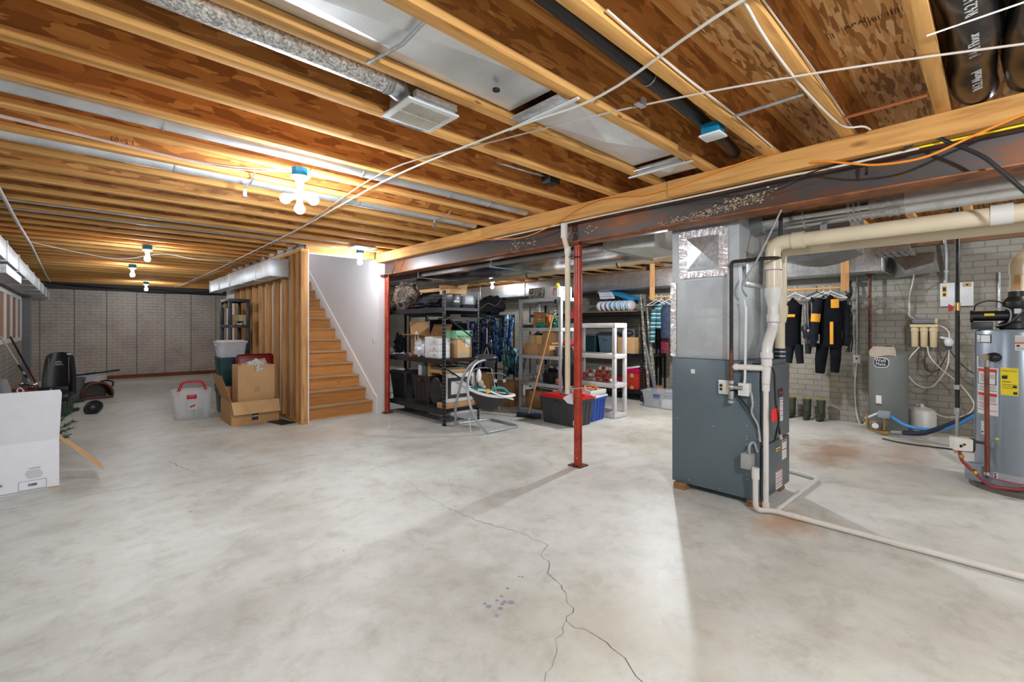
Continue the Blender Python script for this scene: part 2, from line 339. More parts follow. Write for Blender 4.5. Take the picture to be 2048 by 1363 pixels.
    def build(s, name, mats, parent=None, world=False, smooth=35, loc=None):
        nm = MB.SPLIT.get(name)
        if nm and parent is not None and name != 'foil_tape':
            seen = set(); isl = []
            for v in s.bm.verts:
                if v in seen: continue
                st_ = [v]; seen.add(v); g = []
                while st_:
                    q = st_.pop(); g.append(q)
                    for e in q.link_edges:
                        o = e.other_vert(q)
                        if o not in seen: seen.add(o); st_.append(o)
                isl.append(g)
            if 1 < len(isl) < 60:
                last = None
                for g in isl:
                    m2 = MB(); mp = {v: m2.bm.verts.new(v.co) for v in g}
                    for f in set(f for v in g for f in v.link_faces):
                        nf = m2.bm.faces.new([mp[v] for v in f.verts]); nf.material_index = f.material_index
                    last = m2.build_one(nm, mats, parent, world, smooth, loc)
                s.bm.free(); return last
        return s.build_one(name, mats, parent, world, smooth, loc)
    def build_one(s, name, mats, parent=None, world=False, smooth=35, loc=None):
        """one mesh object; as a child its points are local to the parent (or world=True)"""
        if not isinstance(mats, (list, tuple)): mats = [mats]
        me = bpy.data.meshes.new(name); off = Vector((0, 0, 0))
        root = parent
        while root is not None and root.parent is not None: root = root.parent
        if parent is None:
            if loc is None:
                cs = [v.co for v in s.bm.verts]
                lo = Vector([min(c[i] for c in cs) for i in range(3)]); hi = Vector([max(c[i] for c in cs) for i in range(3)])
                off = Vector(((lo.x + hi.x) / 2, (lo.y + hi.y) / 2, lo.z))
            else: off = Vector((0, 0, 0))
        elif world: off = root.location.copy()
        if off.length:
            for v in s.bm.verts: v.co -= off
        s.bm.to_mesh(me); s.bm.free()
        for m_ in mats: me.materials.append(m_)
        for p in me.polygons: p.use_smooth = True
        me.set_sharp_from_angle(angle=R(smooth))
        o = bpy.data.objects.new(name, me); C.objects.link(o)
        if parent is not None: o.parent = parent
        else: o.location = off if loc is None else loc
        return o
def tag(o, label=None, cat=None, group=None, kind=None):
    if label: o['label'] = label
    if cat: o['category'] = cat
    if group: o['group'] = group
    if kind: o['kind'] = kind
    return o
def thing(name, label, cat, loc=(0, 0, 0), rz=0, group=None, rot=None):
    o = bpy.data.objects.new(name, None); C.objects.link(o); o.empty_display_size = .1
    o.location = loc; o.rotation_euler = rot or (0, 0, R(rz)); return tag(o, label, cat, group)
def solo(mb, name, mats, label, cat, group=None, kind=None, loc=None, rz=0, smooth=35):
    o = mb.build(name, mats, loc=loc, smooth=smooth); o.rotation_euler = (0, 0, R(rz)) if loc is not None else (0, 0, 0)
    return tag(o, label, cat, group, kind)
def struct(mb, name, mats): return tag(mb.build(name, mats), kind='structure')
def ctree(o, parent=None):
    c = o.copy(); C.objects.link(c)
    if parent is not None: c.parent = parent
    for ch in list(o.children): ctree(ch, c)
    return c
def text(s_, name, size, mat, parent, M, ex=.0008, align='CENTER', world=True, xs=1.0):
    """raised lettering as a part"""
    cu = bpy.data.curves.new('t', 'FONT'); cu.body = s_; cu.size = size; cu.align_x = align; cu.extrude = ex; cu.resolution_u = 2
    ob = bpy.data.objects.new('t', cu); C.objects.link(ob); dg = bpy.context.evaluated_depsgraph_get(); me = bpy.data.meshes.new_from_object(ob.evaluated_get(dg))
    bpy.data.objects.remove(ob); me.name = name
    root = parent
    while root.parent is not None: root = root.parent
    S = Matrix.Diagonal((xs, 1, 1, 1)); MM = (Matrix.Translation(-root.location) if world else Matrix.Identity(4)) @ M @ S
    me.transform(MM); me.materials.clear(); me.materials.append(mat)
    o = bpy.data.objects.new(name, me); C.objects.link(o); o.parent = parent; return o
def face(o, d, up=(0, 0, 1)):
    """matrix for lettering or a plate at o facing direction d"""
    z = Vector(d).normalized(); u = Vector(up); x = u.cross(z).normalized(); y = z.cross(x)
    return Matrix(((x.x, y.x, z.x, o[0]), (x.y, y.y, z.y, o[1]), (x.z, y.z, z.z, o[2]), (0, 0, 0, 1)))
# ---------------------------------------------------------------- setting
XL, XR, YB, YF = -0.9, 8.0, -3.6, 16.0
JB, JT = 2.48, 2.78           # joist bottom and top
SX0, SX1, SY0, SY1 = 2.325, 3.40, 6.62, 10.9     # stairwell
fl = MB().box(XL - .2, XR + .2, YB, YF + .2, -.15, 0).build('floor', concrete(), loc=(0, 0, 0)); tag(fl, kind='structure')
CRACK = flat('crack_line', (.10, .10, .09), .9)
def crack(name, pts, w0, w1, seed):
    rnd = random.Random(seed); p = []
    for a, b in zip(pts, pts[1:]):
        a = Vector(a); b = Vector(b); k = max(2, int((b - a).length / .035))
        for i in range(k):
            q = a.lerp(b, i / k); p.append(q + Vector((rnd.uniform(-.012, .012), rnd.uniform(-.012, .012))))
    p.append(Vector(pts[-1])); mb = MB(); n = len(p)
    for i in range(n - 1):
        w = (w0 + (w1 - w0) * i / n) * rnd.uniform(.5, 1.2); d = (p[i + 1] - p[i]).normalized(); q = Vector((-d.y, d.x)) * w / 2
        vs = [mb.bm.verts.new((v.x, v.y, .0006)) for v in (p[i] - q, p[i + 1] - q, p[i + 1] + q, p[i] + q)]; mb.bm.faces.new(vs)
    return mb.build(name, CRACK, parent=fl)
crack('floor_crack', [(2.08, 4.02), (2.09, 3.54), (2.01, 3.17), (1.99, 2.77)], .0015, .003, 9)
crack('floor_crack', [(1.99, 2.77), (2.01, 2.45), (2.09, 2.21), (2.09, 2.03), (2.09, 1.9), (1.98, 1.85), (1.94, 1.74), (1.86, 1.69), (1.81, 1.53), (1.74, 1.46), (1.71, 1.39), (1.61, 1.35)], .0035, .0045, 1)
crack('floor_crack', [(1.61, 1.35), (1.63, 1.22), (1.63, 1.15), (1.60, 1.04), (1.55, .93), (1.5, .8)], .004, .003, 2)
crack('floor_crack', [(1.61, 1.35), (1.5, 1.3), (1.42, 1.25), (1.28, 1.18)], .0025, .0015, 3)
crack('floor_crack', [(.65, 5.71), (.70, 5.4), (.77, 5.09)], .006, .004, 4)
crack('floor_crack', [(2.38, 3.36), (2.26, 3.14), (2.19, 2.93)], .002, .0015, 5)
tag(MB().prism([(-.85, 5.03, .0001), (3.0, 4.88, .0001), (3.0, 4.886, .0001), (-.85, 5.036, .0001)], (0, 0, .0005)).build('control_joint', flat('joint_line', (.42, .41, .38), .8), parent=fl))
mb = MB(); rnd = random.Random(5)
BLOT = flat('blue_grey_paint_spots', (.27, .28, .38), .6)
for (px_, py_, r_) in [(1.43, 1.71, .009), (1.43, 1.68, .014), (1.49, 1.69, .010), (1.46, 1.63, .013), (1.53, 1.70, .010), (1.49, 1.65, .011), (1.53, 1.63, .017), (1.51, 1.655, .012), (1.41, 1.60, .010), (1.60, 1.73, .010), (1.72, 1.77, .007), (1.73, 1.755, .008)]:
    mb.bm.faces.new([mb.bm.verts.new((px_ + r_ * rnd.uniform(.85, 1.1) * math.cos(a * .52), py_ + r_ * rnd.uniform(.85, 1.1) * math.sin(a * .52), .0007)) for a in range(12)])
mb.build('paint_spots', BLOT, parent=fl)
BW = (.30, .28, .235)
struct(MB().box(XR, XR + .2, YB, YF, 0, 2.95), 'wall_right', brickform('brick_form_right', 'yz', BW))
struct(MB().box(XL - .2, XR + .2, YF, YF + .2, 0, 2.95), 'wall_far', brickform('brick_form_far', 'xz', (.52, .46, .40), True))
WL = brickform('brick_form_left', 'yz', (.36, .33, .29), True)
WY0, WY1, WZ0, WZ1 = 10.2, 14.0, 1.08, 1.98
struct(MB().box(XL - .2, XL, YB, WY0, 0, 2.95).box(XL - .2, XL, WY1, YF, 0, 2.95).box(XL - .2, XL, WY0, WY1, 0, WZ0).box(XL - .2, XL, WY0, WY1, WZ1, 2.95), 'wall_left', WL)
# window in the left wall
wf = MB().box(XL - .06, XL + .006, WY0, WY1, WZ0, WZ0 + .07).box(XL - .06, XL + .006, WY0, WY1, WZ1 - .07, WZ1)
for y in (WY0, WY0 + .95, WY0 + 1.9, WY0 + 2.85, WY1 - .07): wf.box(XL - .055, XL + .002, y, y + .22, WZ0 + .07, WZ1 - .07)
w1 = tag(wf.build('window_1', TRIMW), kind='structure')
MB().box(XL - .012, XL - .009, WY0 + .05, WY1 - .05, WZ0 + .05, WZ1 - .05).build('pane', flat('window_glass', (.9, .9, .9), .3, alpha=.08, spec=.1), w1, world=True)
struct(MB().box(XL - .05, XL - .015, WY0 + .01, WY1 - .01, WZ0 + .01, WZ1 - .01), 'trim_1', wood('window_well_boards', 2, (.40, .17, .08), (.22, .09, .04)))
# pilaster post at the far left corner
struct(MB().box(XL, XL + .12, 14.2, 14.45, 0, 2.2), 'trim_2', flat('grey_post_paint', (.22, .23, .24), .6))
# subfloor deck above the joists, open over the stairs
dk = MB().box(XL - .2, XR + .2, YB, SY0 + .02, JT, JT + .02).box(XL - .2, SX0 - .02, SY0 + .02, YF, JT, JT + .02).box(3.5, XR + .2, SY0 + .02, YF, JT, JT + .02).box(SX0 - .02, 3.5, SY1, YF, JT, JT + .02)
dk = tag(dk.build('ceiling', OSBF, loc=(0, 0, 0)), kind='structure')

def deck_print():
    DP = flat('deck_ink', (.10, .05, .02), .8)
    text('APA', 'deck_print', .045, DP, dk, face((2.69, .47, JT - .001), (0, 0, -1), (-1, 0, 0)), ex=.0004)
    mb = MB(); rn = random.Random(44)
    for (y, n, w) in [(.60, 5, .05), (.40, 7, .045), (.33, 4, .05), (.515, 2, .09), (.425, 2, .09)]:
        for i in range(n): mb.box(2.70 - w / 2, 2.70 + w / 2 - rn.random() * .01, y - i * .011, y - i * .011 + rn.choice([.002, .004]), JT - .0014, JT - .0002)
    mb.build('deck_print', DP, dk, world=True)
deck_print()
def joist(y, x0, x1, label, group):
    t = thing('ceiling_joist', label, 'joist', ((x0 + x1) / 2, y, JB), group=group); h = (x1 - x0) / 2
    MB().box(-h, h, -.0315, .0315, 0, .038, .002).build('bottom_flange', LUMX, t)
    MB().box(-h, h, -.005, .005, .038, .262).build('web', OSBW, t)
    MB().box(-h, h, -.0315, .0315, .262, .30, .002).build('top_flange', LUMX, t)
    return t
KS = list(range(-3, 39)); JY = {k: .2 + .4138 * k for k in KS}
ORD = 'first second third fourth fifth sixth seventh eighth ninth tenth eleventh twelfth thirteenth fourteenth fifteenth sixteenth seventeenth eighteenth nineteenth twentieth'.split()
near = {0: 'pale flanged wooden joist beside the black wrapped flex ducts, top right', 1: 'pale flanged wooden joist with thin white cables stapled along it', 2: 'pale flanged wooden joist right of the long black pipe, by the blue box',
        3: 'pale flanged wooden joist between the white sheet metal panel and the black pipe', 4: 'pale flanged wooden joist between the white metal panel and the spangled duct', 5: 'pale flanged wooden joist just left of the spangled duct and its square register'}
for k in KS:
    y = JY[k]
    if k in near: lb = near[k]
    elif k < 0: lb = '%s wooden ceiling joist to the right of the black flex ducts' % ORD[-k - 1]
    elif k < 15: lb = '%s wooden ceiling joist left of the square register, before the staircase' % ORD[k - 5]
    else: lb = '%s wooden ceiling joist counted from the stair opening toward the far wall' % (ORD[k - 15] if k < 35 else 'twenty-' + ORD[k - 35])
    if SY0 + .06 < y < SY1 - .05:
        joist(y, XL, SX0 - .11, lb, None); joist(y, 3.52, XR, '%s ceiling joist beyond the stair wall above the storage racks' % ORD[k - 16], None)
    else: joist(y, XL, XR, lb, None)
jt = [o for o in bpy.data.objects if o.get('label', '').startswith('fifth wooden ceiling joist left of the square')][0]
text('1.5=03', 'grade_stamp', .045, INK, jt, face((.20, jt.location.y - .0054, 2.575), (0, -1, 0), (0, 0, -1)), ex=.0004)
# ---------------------------------------------------------------- lamps
BULBM = {}
def bulbmat(S):
    S = round(S, 1)
    if S not in BULBM:
        m, t, b = nt('lit_bulb'); b.inputs['Emission Color'].default_value = (.86, .93, 1, 1); b.inputs['Emission Strength'].default_value = S * BULB; b.inputs['Base Color'].default_value = (.9, .9, .9, 1)
        m.cycles.emission_sampling = 'FRONT'; BULBM[S] = m
    return BULBM[S]
def lamp(x, y, z, P, label, group=None, bulbs=None, box=True, s=1.0):
    """bare bulb lampholder on a junction box, box top at z"""
    t = thing('bulb_fixture', label, 'lamp', (x, y, z), group=group)
    jb = MB().lathe([(.052, -.055), (.055, -.05), (.055, 0)], n=8); jb.build('junction_box', TEAL, t)
    MB().lathe([(.02, -.12), (.026, -.115), (.03, -.085), (.058, -.07), (.06, -.056), (0, -.056)]).build('lampholder', WHITE, t)
    if not bulbs:
        MB().lathe([(.0, -.225), (.02, -.222), (.034, -.205), (.037, -.188), (.032, -.165), (.018, -.14), (.014, -.12)]).build('bulb', bulbmat(P / (math.pi * 4 * math.pi * .034 ** 2)), t)
    else:
        MB().cyl((0, 0, -.12), (0, 0, -.17), .018).sph((0, 0, -.18), .03).build('socket_splitter', WHITE, t)
        for d in bulbs:
            d = Vector(d).normalized(); c = Vector((0, 0, -.185)); m = MB().cyl(c + d * .02, c + d * .06, .018, .02)
            m.build('socket', WHITE, t); b = MB(); b.sph(c + d * .10, .036); b.cyl(c + d * .05, c + d * .09, .016, .03); b.build('bulb', bulbmat(P / (math.pi * 4 * math.pi * .036 ** 2)), t)
    return t
lamp(1.14, 3.42, 2.475, 24, 'blue-boxed lamp with three bulbs on a splitter, nearest lit ceiling lamp', bulbs=[(-.75, .45, -.3), (.75, -.55, -.35), (.1, .3, -.9)])
lamp(.67, 8.02, 2.475, 17, 'bare bulb lamp with wide blue box, middle of the left ceiling')
lamp(.68, 10.64, 2.475, 13, 'bare bulb lamp behind the blue-boxed middle lamp, left ceiling')
lamp(1.18, 14.4, 2.475, 14, 'bare bulb lamp nearest the far wall on the left side')
lamp(2.94, 6.32, 2.475, 20, 'bare bulb lamp hanging before the top of the staircase opening')
lamp(7.0, 8.1, 2.475, 24, 'bare bulb lamp above the black storage rack, near the wall duct')
lamp(6.9, 12.3, 2.475, 18, 'bare bulb lamp seen just right of the far red post, behind the rack')
lamp(5.75, 3.1, 2.475, 100, 'bare bulb lamp glaring beside the furnace plenum, right of the red post')
lamp(1.0, -.9, 2.475, 120, 'bare bulb ceiling lamp behind the viewpoint')
lamp(5.9, -.9, 2.475, 34, 'bare bulb ceiling lamp above the water heater, outside the view')
# unseen lamp, added to brighten the white stairwell walls
lamp(2.85, 10.2, 5.0, 40, 'added bare bulb lamp, unseen at the top of the stairwell')
# ---------------------------------------------------------------- beam and posts
PAINTW = flat('gouged_beam_steel', (.075, .072, .072), .45, .55, var=.45, nscale=6)
def beamsteel():
    m, t, b = nt('rusted_beam_steel'); co = N(t, 'ShaderNodeTexCoord'); mp = N(t, 'ShaderNodeMapping'); mp.inputs['Scale'].default_value = (1, .35, 1); L(t, co, 'Object', mp, 'Vector')
    n1 = N(t, 'ShaderNodeTexNoise', i_Scale=3.0, i_Detail=8.0, i_Roughness=.7); L(t, mp, 'Vector', n1, 'Vector')
    r = ramp(t, [(.35, (.075, .07, .07)), (.5, (.10, .085, .08)), (.62, (.20, .075, .03)), (.75, (.32, .12, .045))]); L(t, n1, 'Fac', r, 'Fac')
    L(t, r, 'Color', b, 'Base Color'); b.inputs['Roughness'].default_value = .42; b.inputs['Metallic'].default_value = .5
    return m
BST = beamsteel(); RUSTF = flat('rusted_flange', (.24, .085, .03), .55, .3, var=.5, nscale=9, bump=.2)
BE = 6.66
bt = thing('steel_beam', 'dark rusty steel I-beam running across the basement on red posts', 'beam', (3.52, (BE + YB) / 2, 2.155))
MB().box(3.515 - .006, 3.515 + .016, YB, BE, 2.167, 2.353).build('web', BST, bt, world=True)
MB().box(3.42, 3.62, YB, BE, 2.155, 2.168, .003).build('bottom_flange', RUSTF, bt, world=True)
MB().box(3.42, 3.62, YB, BE, 2.352, 2.364, .003).build('top_flange', RUSTF, bt, world=True)
# flaked paint patches on the web
FL_ = flat('flaked_primer', (.55, .40, .27), .8, var=.25, nscale=30)
rnd = random.Random(11); mb = MB()
def flakes(y0, y1, z0, z1, n):
    for _ in range(n):
        t_ = rnd.random(); y = y0 + (y1 - y0) * t_; z = z0 + (z1 - z0) * (.5 + .5 * rnd.gauss(0, .45)) * (1 - .0 * t_); z = min(max(z, 2.172), 2.345); r_ = rnd.uniform(.002, .0085)
        k = rnd.randint(4, 6); a0 = rnd.random() * 6
        mb.prism([(3.5088, y + r_ * 1.5 * math.cos(a0 + q * 6.283 / k) * rnd.uniform(.6, 1), z + r_ * math.sin(a0 + q * 6.283 / k) * rnd.uniform(.6, 1)) for q in range(k)], (-.0015, 0, 0))
for i in range(14):
    y = 1.95 - i * .058; flakes(y, y - .06, 2.168 + i * .004, 2.215 + i * .007, 30 if i > 1 else 16)
for i in range(5): flakes(1.4 - .07 * i, 1.33 - .07 * i, 2.24, 2.34, 14)
flakes(3.75, 3.35, 2.2, 2.3, 60); flakes(3.0, 2.8, 2.2, 2.32, 40); flakes(2.75, 2.5, 2.23, 2.3, 8)
mb.build('flaked_paint', FL_, bt, world=True)
sp = MB().box(3.40, 3.63, YB, BE, 2.365, JB - .001)
tag(sp.build('sill_plate', wood('stained_sill', 1, (.34, .15, .05), (.2, .08, .03))), 'dark stained wooden plate lying on top of the steel beam', 'board')
for (y0, y1, zb, lb) in [(1.765, YB, 2.352, 'long pine board fixed along the beam face, right of the board joint'), (1.765, 4.05, 2.348, 'pine board along the beam face, left of the board joint above the furnace'), (4.052, 6.62, 2.345, 'pine board along the beam face, running to the staircase')]:
    x0 = 3.33 if y0 < 4 else 3.334
    solo(MB().box(3.322 if y1 < 1 else 3.334, 3.40, min(y0, y1), max(y0, y1), zb, JB - .001, .002), 'nailer_board', LUMY, lb, 'board')
# red posts
def post(y, lb, paint):
    t = thing('steel_post', lb, 'post', (3.52, y, 0))
    MB().cyl((0, 0, .012), (0, 0, 2.14), .040, n=28).build('column', paint, t)
    MB().box(-.07, .07, -.07, .07, 0, .012).build('base_plate', RUSTP, t); MB().box(-.09, .09, -.075, .075, 2.14, 2.1545).build('cap_plate', RUSTP, t)
    return t
def redpaint(chip):
    m, t, b = nt('red_primer'); co = N(t, 'ShaderNodeTexCoord'); n1 = N(t, 'ShaderNodeTexNoise', i_Scale=38.0, i_Detail=4.0); L(t, co, 'Object', n1, 'Vector')
    sx = N(t, 'ShaderNodeSeparateXYZ'); L(t, co, 'Object', sx, 0); mr = N(t, 'ShaderNodeMapRange', i_1=.0, i_2=.75, i_3=.66 if chip else .75, i_4=.86); L(t, sx, 'Z', mr, 0)
    gt = N(t, 'ShaderNodeMath', operation='GREATER_THAN'); L(t, n1, 'Fac', gt, 0); L(t, mr, 0, gt, 1)
    n2 = N(t, 'ShaderNodeTexNoise', i_Scale=5.0, i_Detail=5.0); L(t, co, 'Object', n2, 'Vector'); r = ramp(t, [(.35, (.26, .02, .01)), (.65, (.50, .045, .012))]); L(t, n2, 'Fac', r, 'Fac')
    mx = N(t, 'ShaderNodeMix', data_type='RGBA'); mx.inputs['B'].default_value = (.72, .6, .5, 1); L(t, gt, 0, mx, 'Factor'); L(t, r, 'Color', mx, 'A'); L(t, mx, 'Result', b, 'Base Color'); b.inputs['Roughness'].default_value = .35
    return m
RP = redpaint(True)
post(2.80, 'red steel post in front of the storage shelves, paint chipped near its foot', RP); post(6.60, 'dark red steel post beside the white stair wall', redpaint(False)); post(-1.0, 'red steel post outside the view to the right', RP)
# ---------------------------------------------------------------- staircase
RISE, RUN, NST = .19, .245, 14
RISER = wood('riser_pine', 0, (.56, .25, .075), (.36, .14, .035), rough=.35); TREADT = wood('dusty_tread', 0, (.46, .27, .13), (.28, .14, .05), rough=.6)
st = thing('staircase', 'plain pine staircase climbing between the stud wall and white wall', 'stairs', (2.85, 6.83, 0))
for i in range(NST):
    y = 6.83 + i * RUN; z = i * RISE
    MB().box(SX0 + .003, SX1 - .022, y, y + .02, z, z + RISE - .03).build('riser', RISER, st, world=True)
    MB().box(SX0 + .003, SX1 - .022, y - .03, y + RUN + .02, z + RISE - .03, z + RISE, .006).build('tread', TREADT, st, world=True)
# skirt board on the right wall: a white board following the slope
th = RISE / RUN; x = SX1 - .002
MB().prism([(x, 6.68, .0), (x, 6.86, 0), (x, 6.86 + 3.9, 3.9 * th - .02), (x, 6.83 + 3.9, 3.9 * th + .33), (x, 6.76, .30), (x, 6.68, .26)], (-.016, 0, 0)).build('skirt_board', TRIMW, st, world=True)
sr = MB().box(SX1, SX1 + .12, 6.66, SY1 + .5, 0, 2.48).box(SX1, SX1 + .11, 6.66, SY1 + .5, 2.48, 5.2)
struct(sr, 'wall_stair_right', DRYW)
struct(MB().box(SX0 - .015, SX0, 6.60, SY1 + .5, 0, 2.44).box(SX0 - .015, SX0, 6.76, SY1 + .5, 2.44, 5.2), 'wall_stair_left', DRYW)
struct(MB().box(SX0 - .015, SX1 + .1, SY1 + .5, SY1 + .6, 0, 5.2).box(SX0, SX1, 6.74, 6.84, 2.81, 5.2).box(SX0 - .1, SX1 + .1, 6.7, SY1 + .6, 5.2, 5.25), 'wall_stair_far', DRYW)
solo(MB().box(SX0 - .02, 3.33, 6.66, 6.735, 2.40, JB + .3), 'stair_header', LUMX, 'wooden header board over the mouth of the staircase', 'board')
solo(MB().box(SX0 - .01, 3.2, 6.655, 6.66, 2.385, 2.40), 'drywall_edge_bead', TRIMW, 'thin white drywall edge under the stair header', 'trim')
# light switch on white wall
t = thing('light_switch', 'white light switch plate on the stair wall', 'switch', (SX1, 6.82, 1.16))
MB().box(-.008, 0, -.036, .036, -.058, .058, .002).build('plate', WHITE, t); MB().box(-.014, -.008, -.006, .006, -.012, .012).build('toggle', WHITE, t)
# small framed white thing hanging on the left side of the stair
t = thing('white_wall_shelf_end', 'white triangular panel sticking out of the stair wall edge', 'panel', (SX0 + .01, 7.7, 1.05))
MB().prism([(0, 0, 0), (.14, 0, -.02), (.0, 0, .28)], (0, .02, 0)).build('panel', TRIMW, t); MB().prism([(.02, -.002, .06), (.05, -.002, .055), (.02, -.002, .12)], (0, .002, 0)).build('dark_slot', INK, t)
# ---------------------------------------------------------------- stud wall
sw = thing('stud_partition', 'unfinished pine stud wall along the staircase', 'stud wall', (2.26, 8.5, 0))
X0, X1 = SX0 - .105, SX0 - .016
MB().box(X0, X1, 6.60, 10.40, 0, .038).build('bottom_plate', LUMY, sw, world=True)
MB().box(X0, X1, 6.60, 10.40, 2.40, 2.438).build('top_plate', LUMY, sw, world=True)
for k, y in enumerate([6.60, 6.80, 7.06, 7.42, 7.83, 8.24, 8.65, 9.06, 9.47, 9.88, 10.36]):
    MB().box(X0, X1, y, y + .038, .038, 2.40, .002).build('stud', LUMZ, sw, world=True)
# ---------------------------------------------------------------- rectangular wall ducts
def rduct(name, label, x0, x1, y0, y1, z0, z1, mat, seg=1.2, cat='duct', axis='y', strapn=0):
    t = thing(name, label, cat, ((x0 + x1) / 2, (y0 + y1) / 2, z0))
    MB().box(x0, x1, y0, y1, z0, z1, .004).build('sheet_metal', mat, t, world=True)
    mb = MB(); a, b = (y0, y1) if axis == 'y' else (x0, x1); n = max(1, int((b - a) / seg)); e = .012
    for i in range(n + 1):
        q = a + (b - a) * i / n; q0, q1 = max(a - e, q - .014), min(b + e, q + .014)
        if axis == 'y': mb.box(x0 - e, x1 + e, q0, q1, z0 - e, z1 + e, .003)
        else: mb.box(q0, q1, y0 - e, y1 + e, z0 - e, z1 + e, .003)
    mb.build('drive_seams', mat, t, world=True); return t
rduct('wall_duct', 'long galvanised duct hung along the top of the left wall', XL + .005, -.55, 2.0, 15.6, 2.03, 2.22, GALVL, 1.2)
solo(MB().box(-.86, -.57, 7.2, 8.9, 1.92, 2.015), 'duct_panning', GALV, 'shallow metal panning under the left wall duct', 'duct')
rduct('stair_duct', 'short boxy galvanised duct at the top of the stud wall', 1.99, 2.2, 7.1, 11.4, 2.09, 2.32, GALVL, .75)
rduct('wall_duct', 'long galvanised duct along the top of the right brick wall', 7.42, 7.97, 1.0, 13.9, 2.07, 2.37, GALV, 1.5)
# white diagonal pipe by the left duct
solo(MB().tube(catmull([(-.46, 2.6, 2.44), (-.47, 5.5, 2.44), (-.475, 7, 2.43), (-.48, 9.0, 2.44), (-.51, 12.5, 2.43), (-.52, 15.2, 2.42)], 6), .014, 10), 'white_conduit', PVCW, 'thin white pipe running along the ceiling above the left wall duct', 'pipe')
# ---------------------------------------------------------------- panned sheet metal between joists
PANM = galv('bright_panning', (.84, .87, .89), .36, 8, .02, .6)
t = thing('sheet_metal_panning', 'white creased sheet metal return panel nailed between ceiling joists', 'duct panel', (1.6, 1.648, 2.47))
y0, y1 = JY[3] + .034, JY[4] - .034
def crossbreak(x0, x1, nm):
    mb = MB(); zt = 2.518; zc = 2.478; c = mb.bm.verts.new(((x0 + x1) / 2, (y0 + y1) / 2, zc))
    q = [mb.bm.verts.new(p) for p in ((x0, y0, zt), (x1, y0, zt), (x1, y1, zt), (x0, y1, zt))]
    for a, b in ((0, 1), (1, 2), (2, 3), (3, 0)): mb.bm.faces.new((q[b], q[a], c))
    mb._fin(list(mb.bm.verts)); mb.box(x0, x1, y0, y1, zt, zt + .004)
    mb.build(nm, PANM, t, world=True, smooth=1)
crossbreak(-.88, 1.70, 'panel'); crossbreak(1.78, 2.93, 'panel'); crossbreak(2.99, 3.31, 'panel')
for x in (1.70, 2.93):
    MB().box(x, x + .07, y0, y1, 2.475, 2.485, .002).build('seam', GALV, t, world=True)
    MB().box(x + .075, x + .093, y0 - .06, y1 + .09, 2.465, 2.4745).build('strap', WHITE, t, world=True)
MB().cyl(((1.45, (y0 + y1) / 2, 2.483)), (1.45, (y0 + y1) / 2, 2.474), .018).build('hole', BLACK, t, world=True)
# ---------------------------------------------------------------- round ducts in the joist bays
t = thing('round_duct', 'spangled galvanised round duct ending in a square ceiling register', 'duct', (0, 2.06, 2.5))
MB().cyl((-.85, 2.06, 2.56), (1.12, 2.06, 2.56), .062, n=32).build('pipe', GALVS, t, world=True)
mb = MB()
for x in (1.085, 1.10, 1.115): mb.cyl((x - .004, 2.06, 2.56), (x + .004, 2.06, 2.56), .067, n=32)
mb.cyl((1.12, 2.06, 2.56), (1.2, 2.06, 2.54), .062, .068, n=32); mb.build('collar', GALV, t, world=True)
MB().hexa([(1.17, 1.955, 2.452), (1.41, 1.955, 2.452), (1.41, 2.175, 2.452), (1.17, 2.175, 2.452)], [(1.15, 2.01, 2.60), (1.30, 2.01, 2.60), (1.30, 2.11, 2.60), (1.15, 2.11, 2.60)]).build('boot', GALVD, t, world=True)
r_ = MB().box(1.14, 1.44, 1.93, 2.20, 2.438, 2.45, .003).build('register', WHITE, t, world=True)
mb = MB()
for i in range(26): mb.box(1.175 + i * .0090, 1.178 + i * .0090, 1.955, 2.175, 2.4335, 2.4385)
mb.box(1.16, 1.42, 2.062, 2.068, 2.433, 2.439)
mb.build('louvres', flat('louvre_beige', (.52, .46, .38), .5), r_, world=True)
MB().box(1.165, 1.405, 1.90, 1.929, 2.446, 2.478).box(1.165, 1.405, 2.2, 2.235, 2.446, 2.478).build('mounting_tab', GALV, t, world=True)
def rpipe(y, z, x0, x1, r, mat, label, ringx=()):
    t = thing('slim_round_duct', label, 'duct', ((x0 + x1) / 2, y, z - r)); MB().cyl((x0, y, z), (x1, y, z), r, n=24).build('pipe', mat, t, world=True)
    if ringx:
        mb = MB()
        for x in ringx: mb.cyl((x - .006, y, z), (x + .006, y, z), r + .004, n=24)
        mb.build('crimp_rings', GALV, t, world=True)
    return t
rpipe(3.30, 2.535, XL, 3.3, .052, GALVL, 'slim white round duct in a joist bay, passing the three-bulb lamp', (.35, 1.55, 2.35, 2.8))
rpipe(4.13, 2.535, XL, 3.3, .052, GALVL, 'slim white round duct one step left of the three-bulb lamp', (.5, 1.9))
rpipe(6.05, 2.515, XL, 2.9, .045, GALVL, 'slim round duct crossing the ceiling before the middle blue-boxed lamp', (1.0,))
rpipe(6.46, 2.515, XL, 2.72, .045, GALVL, 'slim round duct ending in the register by the stairs', (1.4,))
t = thing('ceiling_register', 'small white ceiling register beside the lamp at the stairs', 'vent', (2.85, 6.05, 2.44))
MB().box(-.16, .16, -.13, .13, 0, .014, .003).build('frame', WHITE, t)
mb = MB()
for i in range(18): mb.box(-.12 + i * .0135, -.116 + i * .0135, -.1, .1, -.004, .001)
mb.build('louvres', flat('louvre_grey', (.45, .45, .45), .5), t); MB().hexa([(-.13, -.1, .014), (.13, -.1, .014), (.13, .1, .014), (-.13, .1, .014)], [(-.12, -.05, .09), (.0, -.05, .09), (.0, .05, .09), (-.12, .05, .09)]).build('boot', GALVD, t)
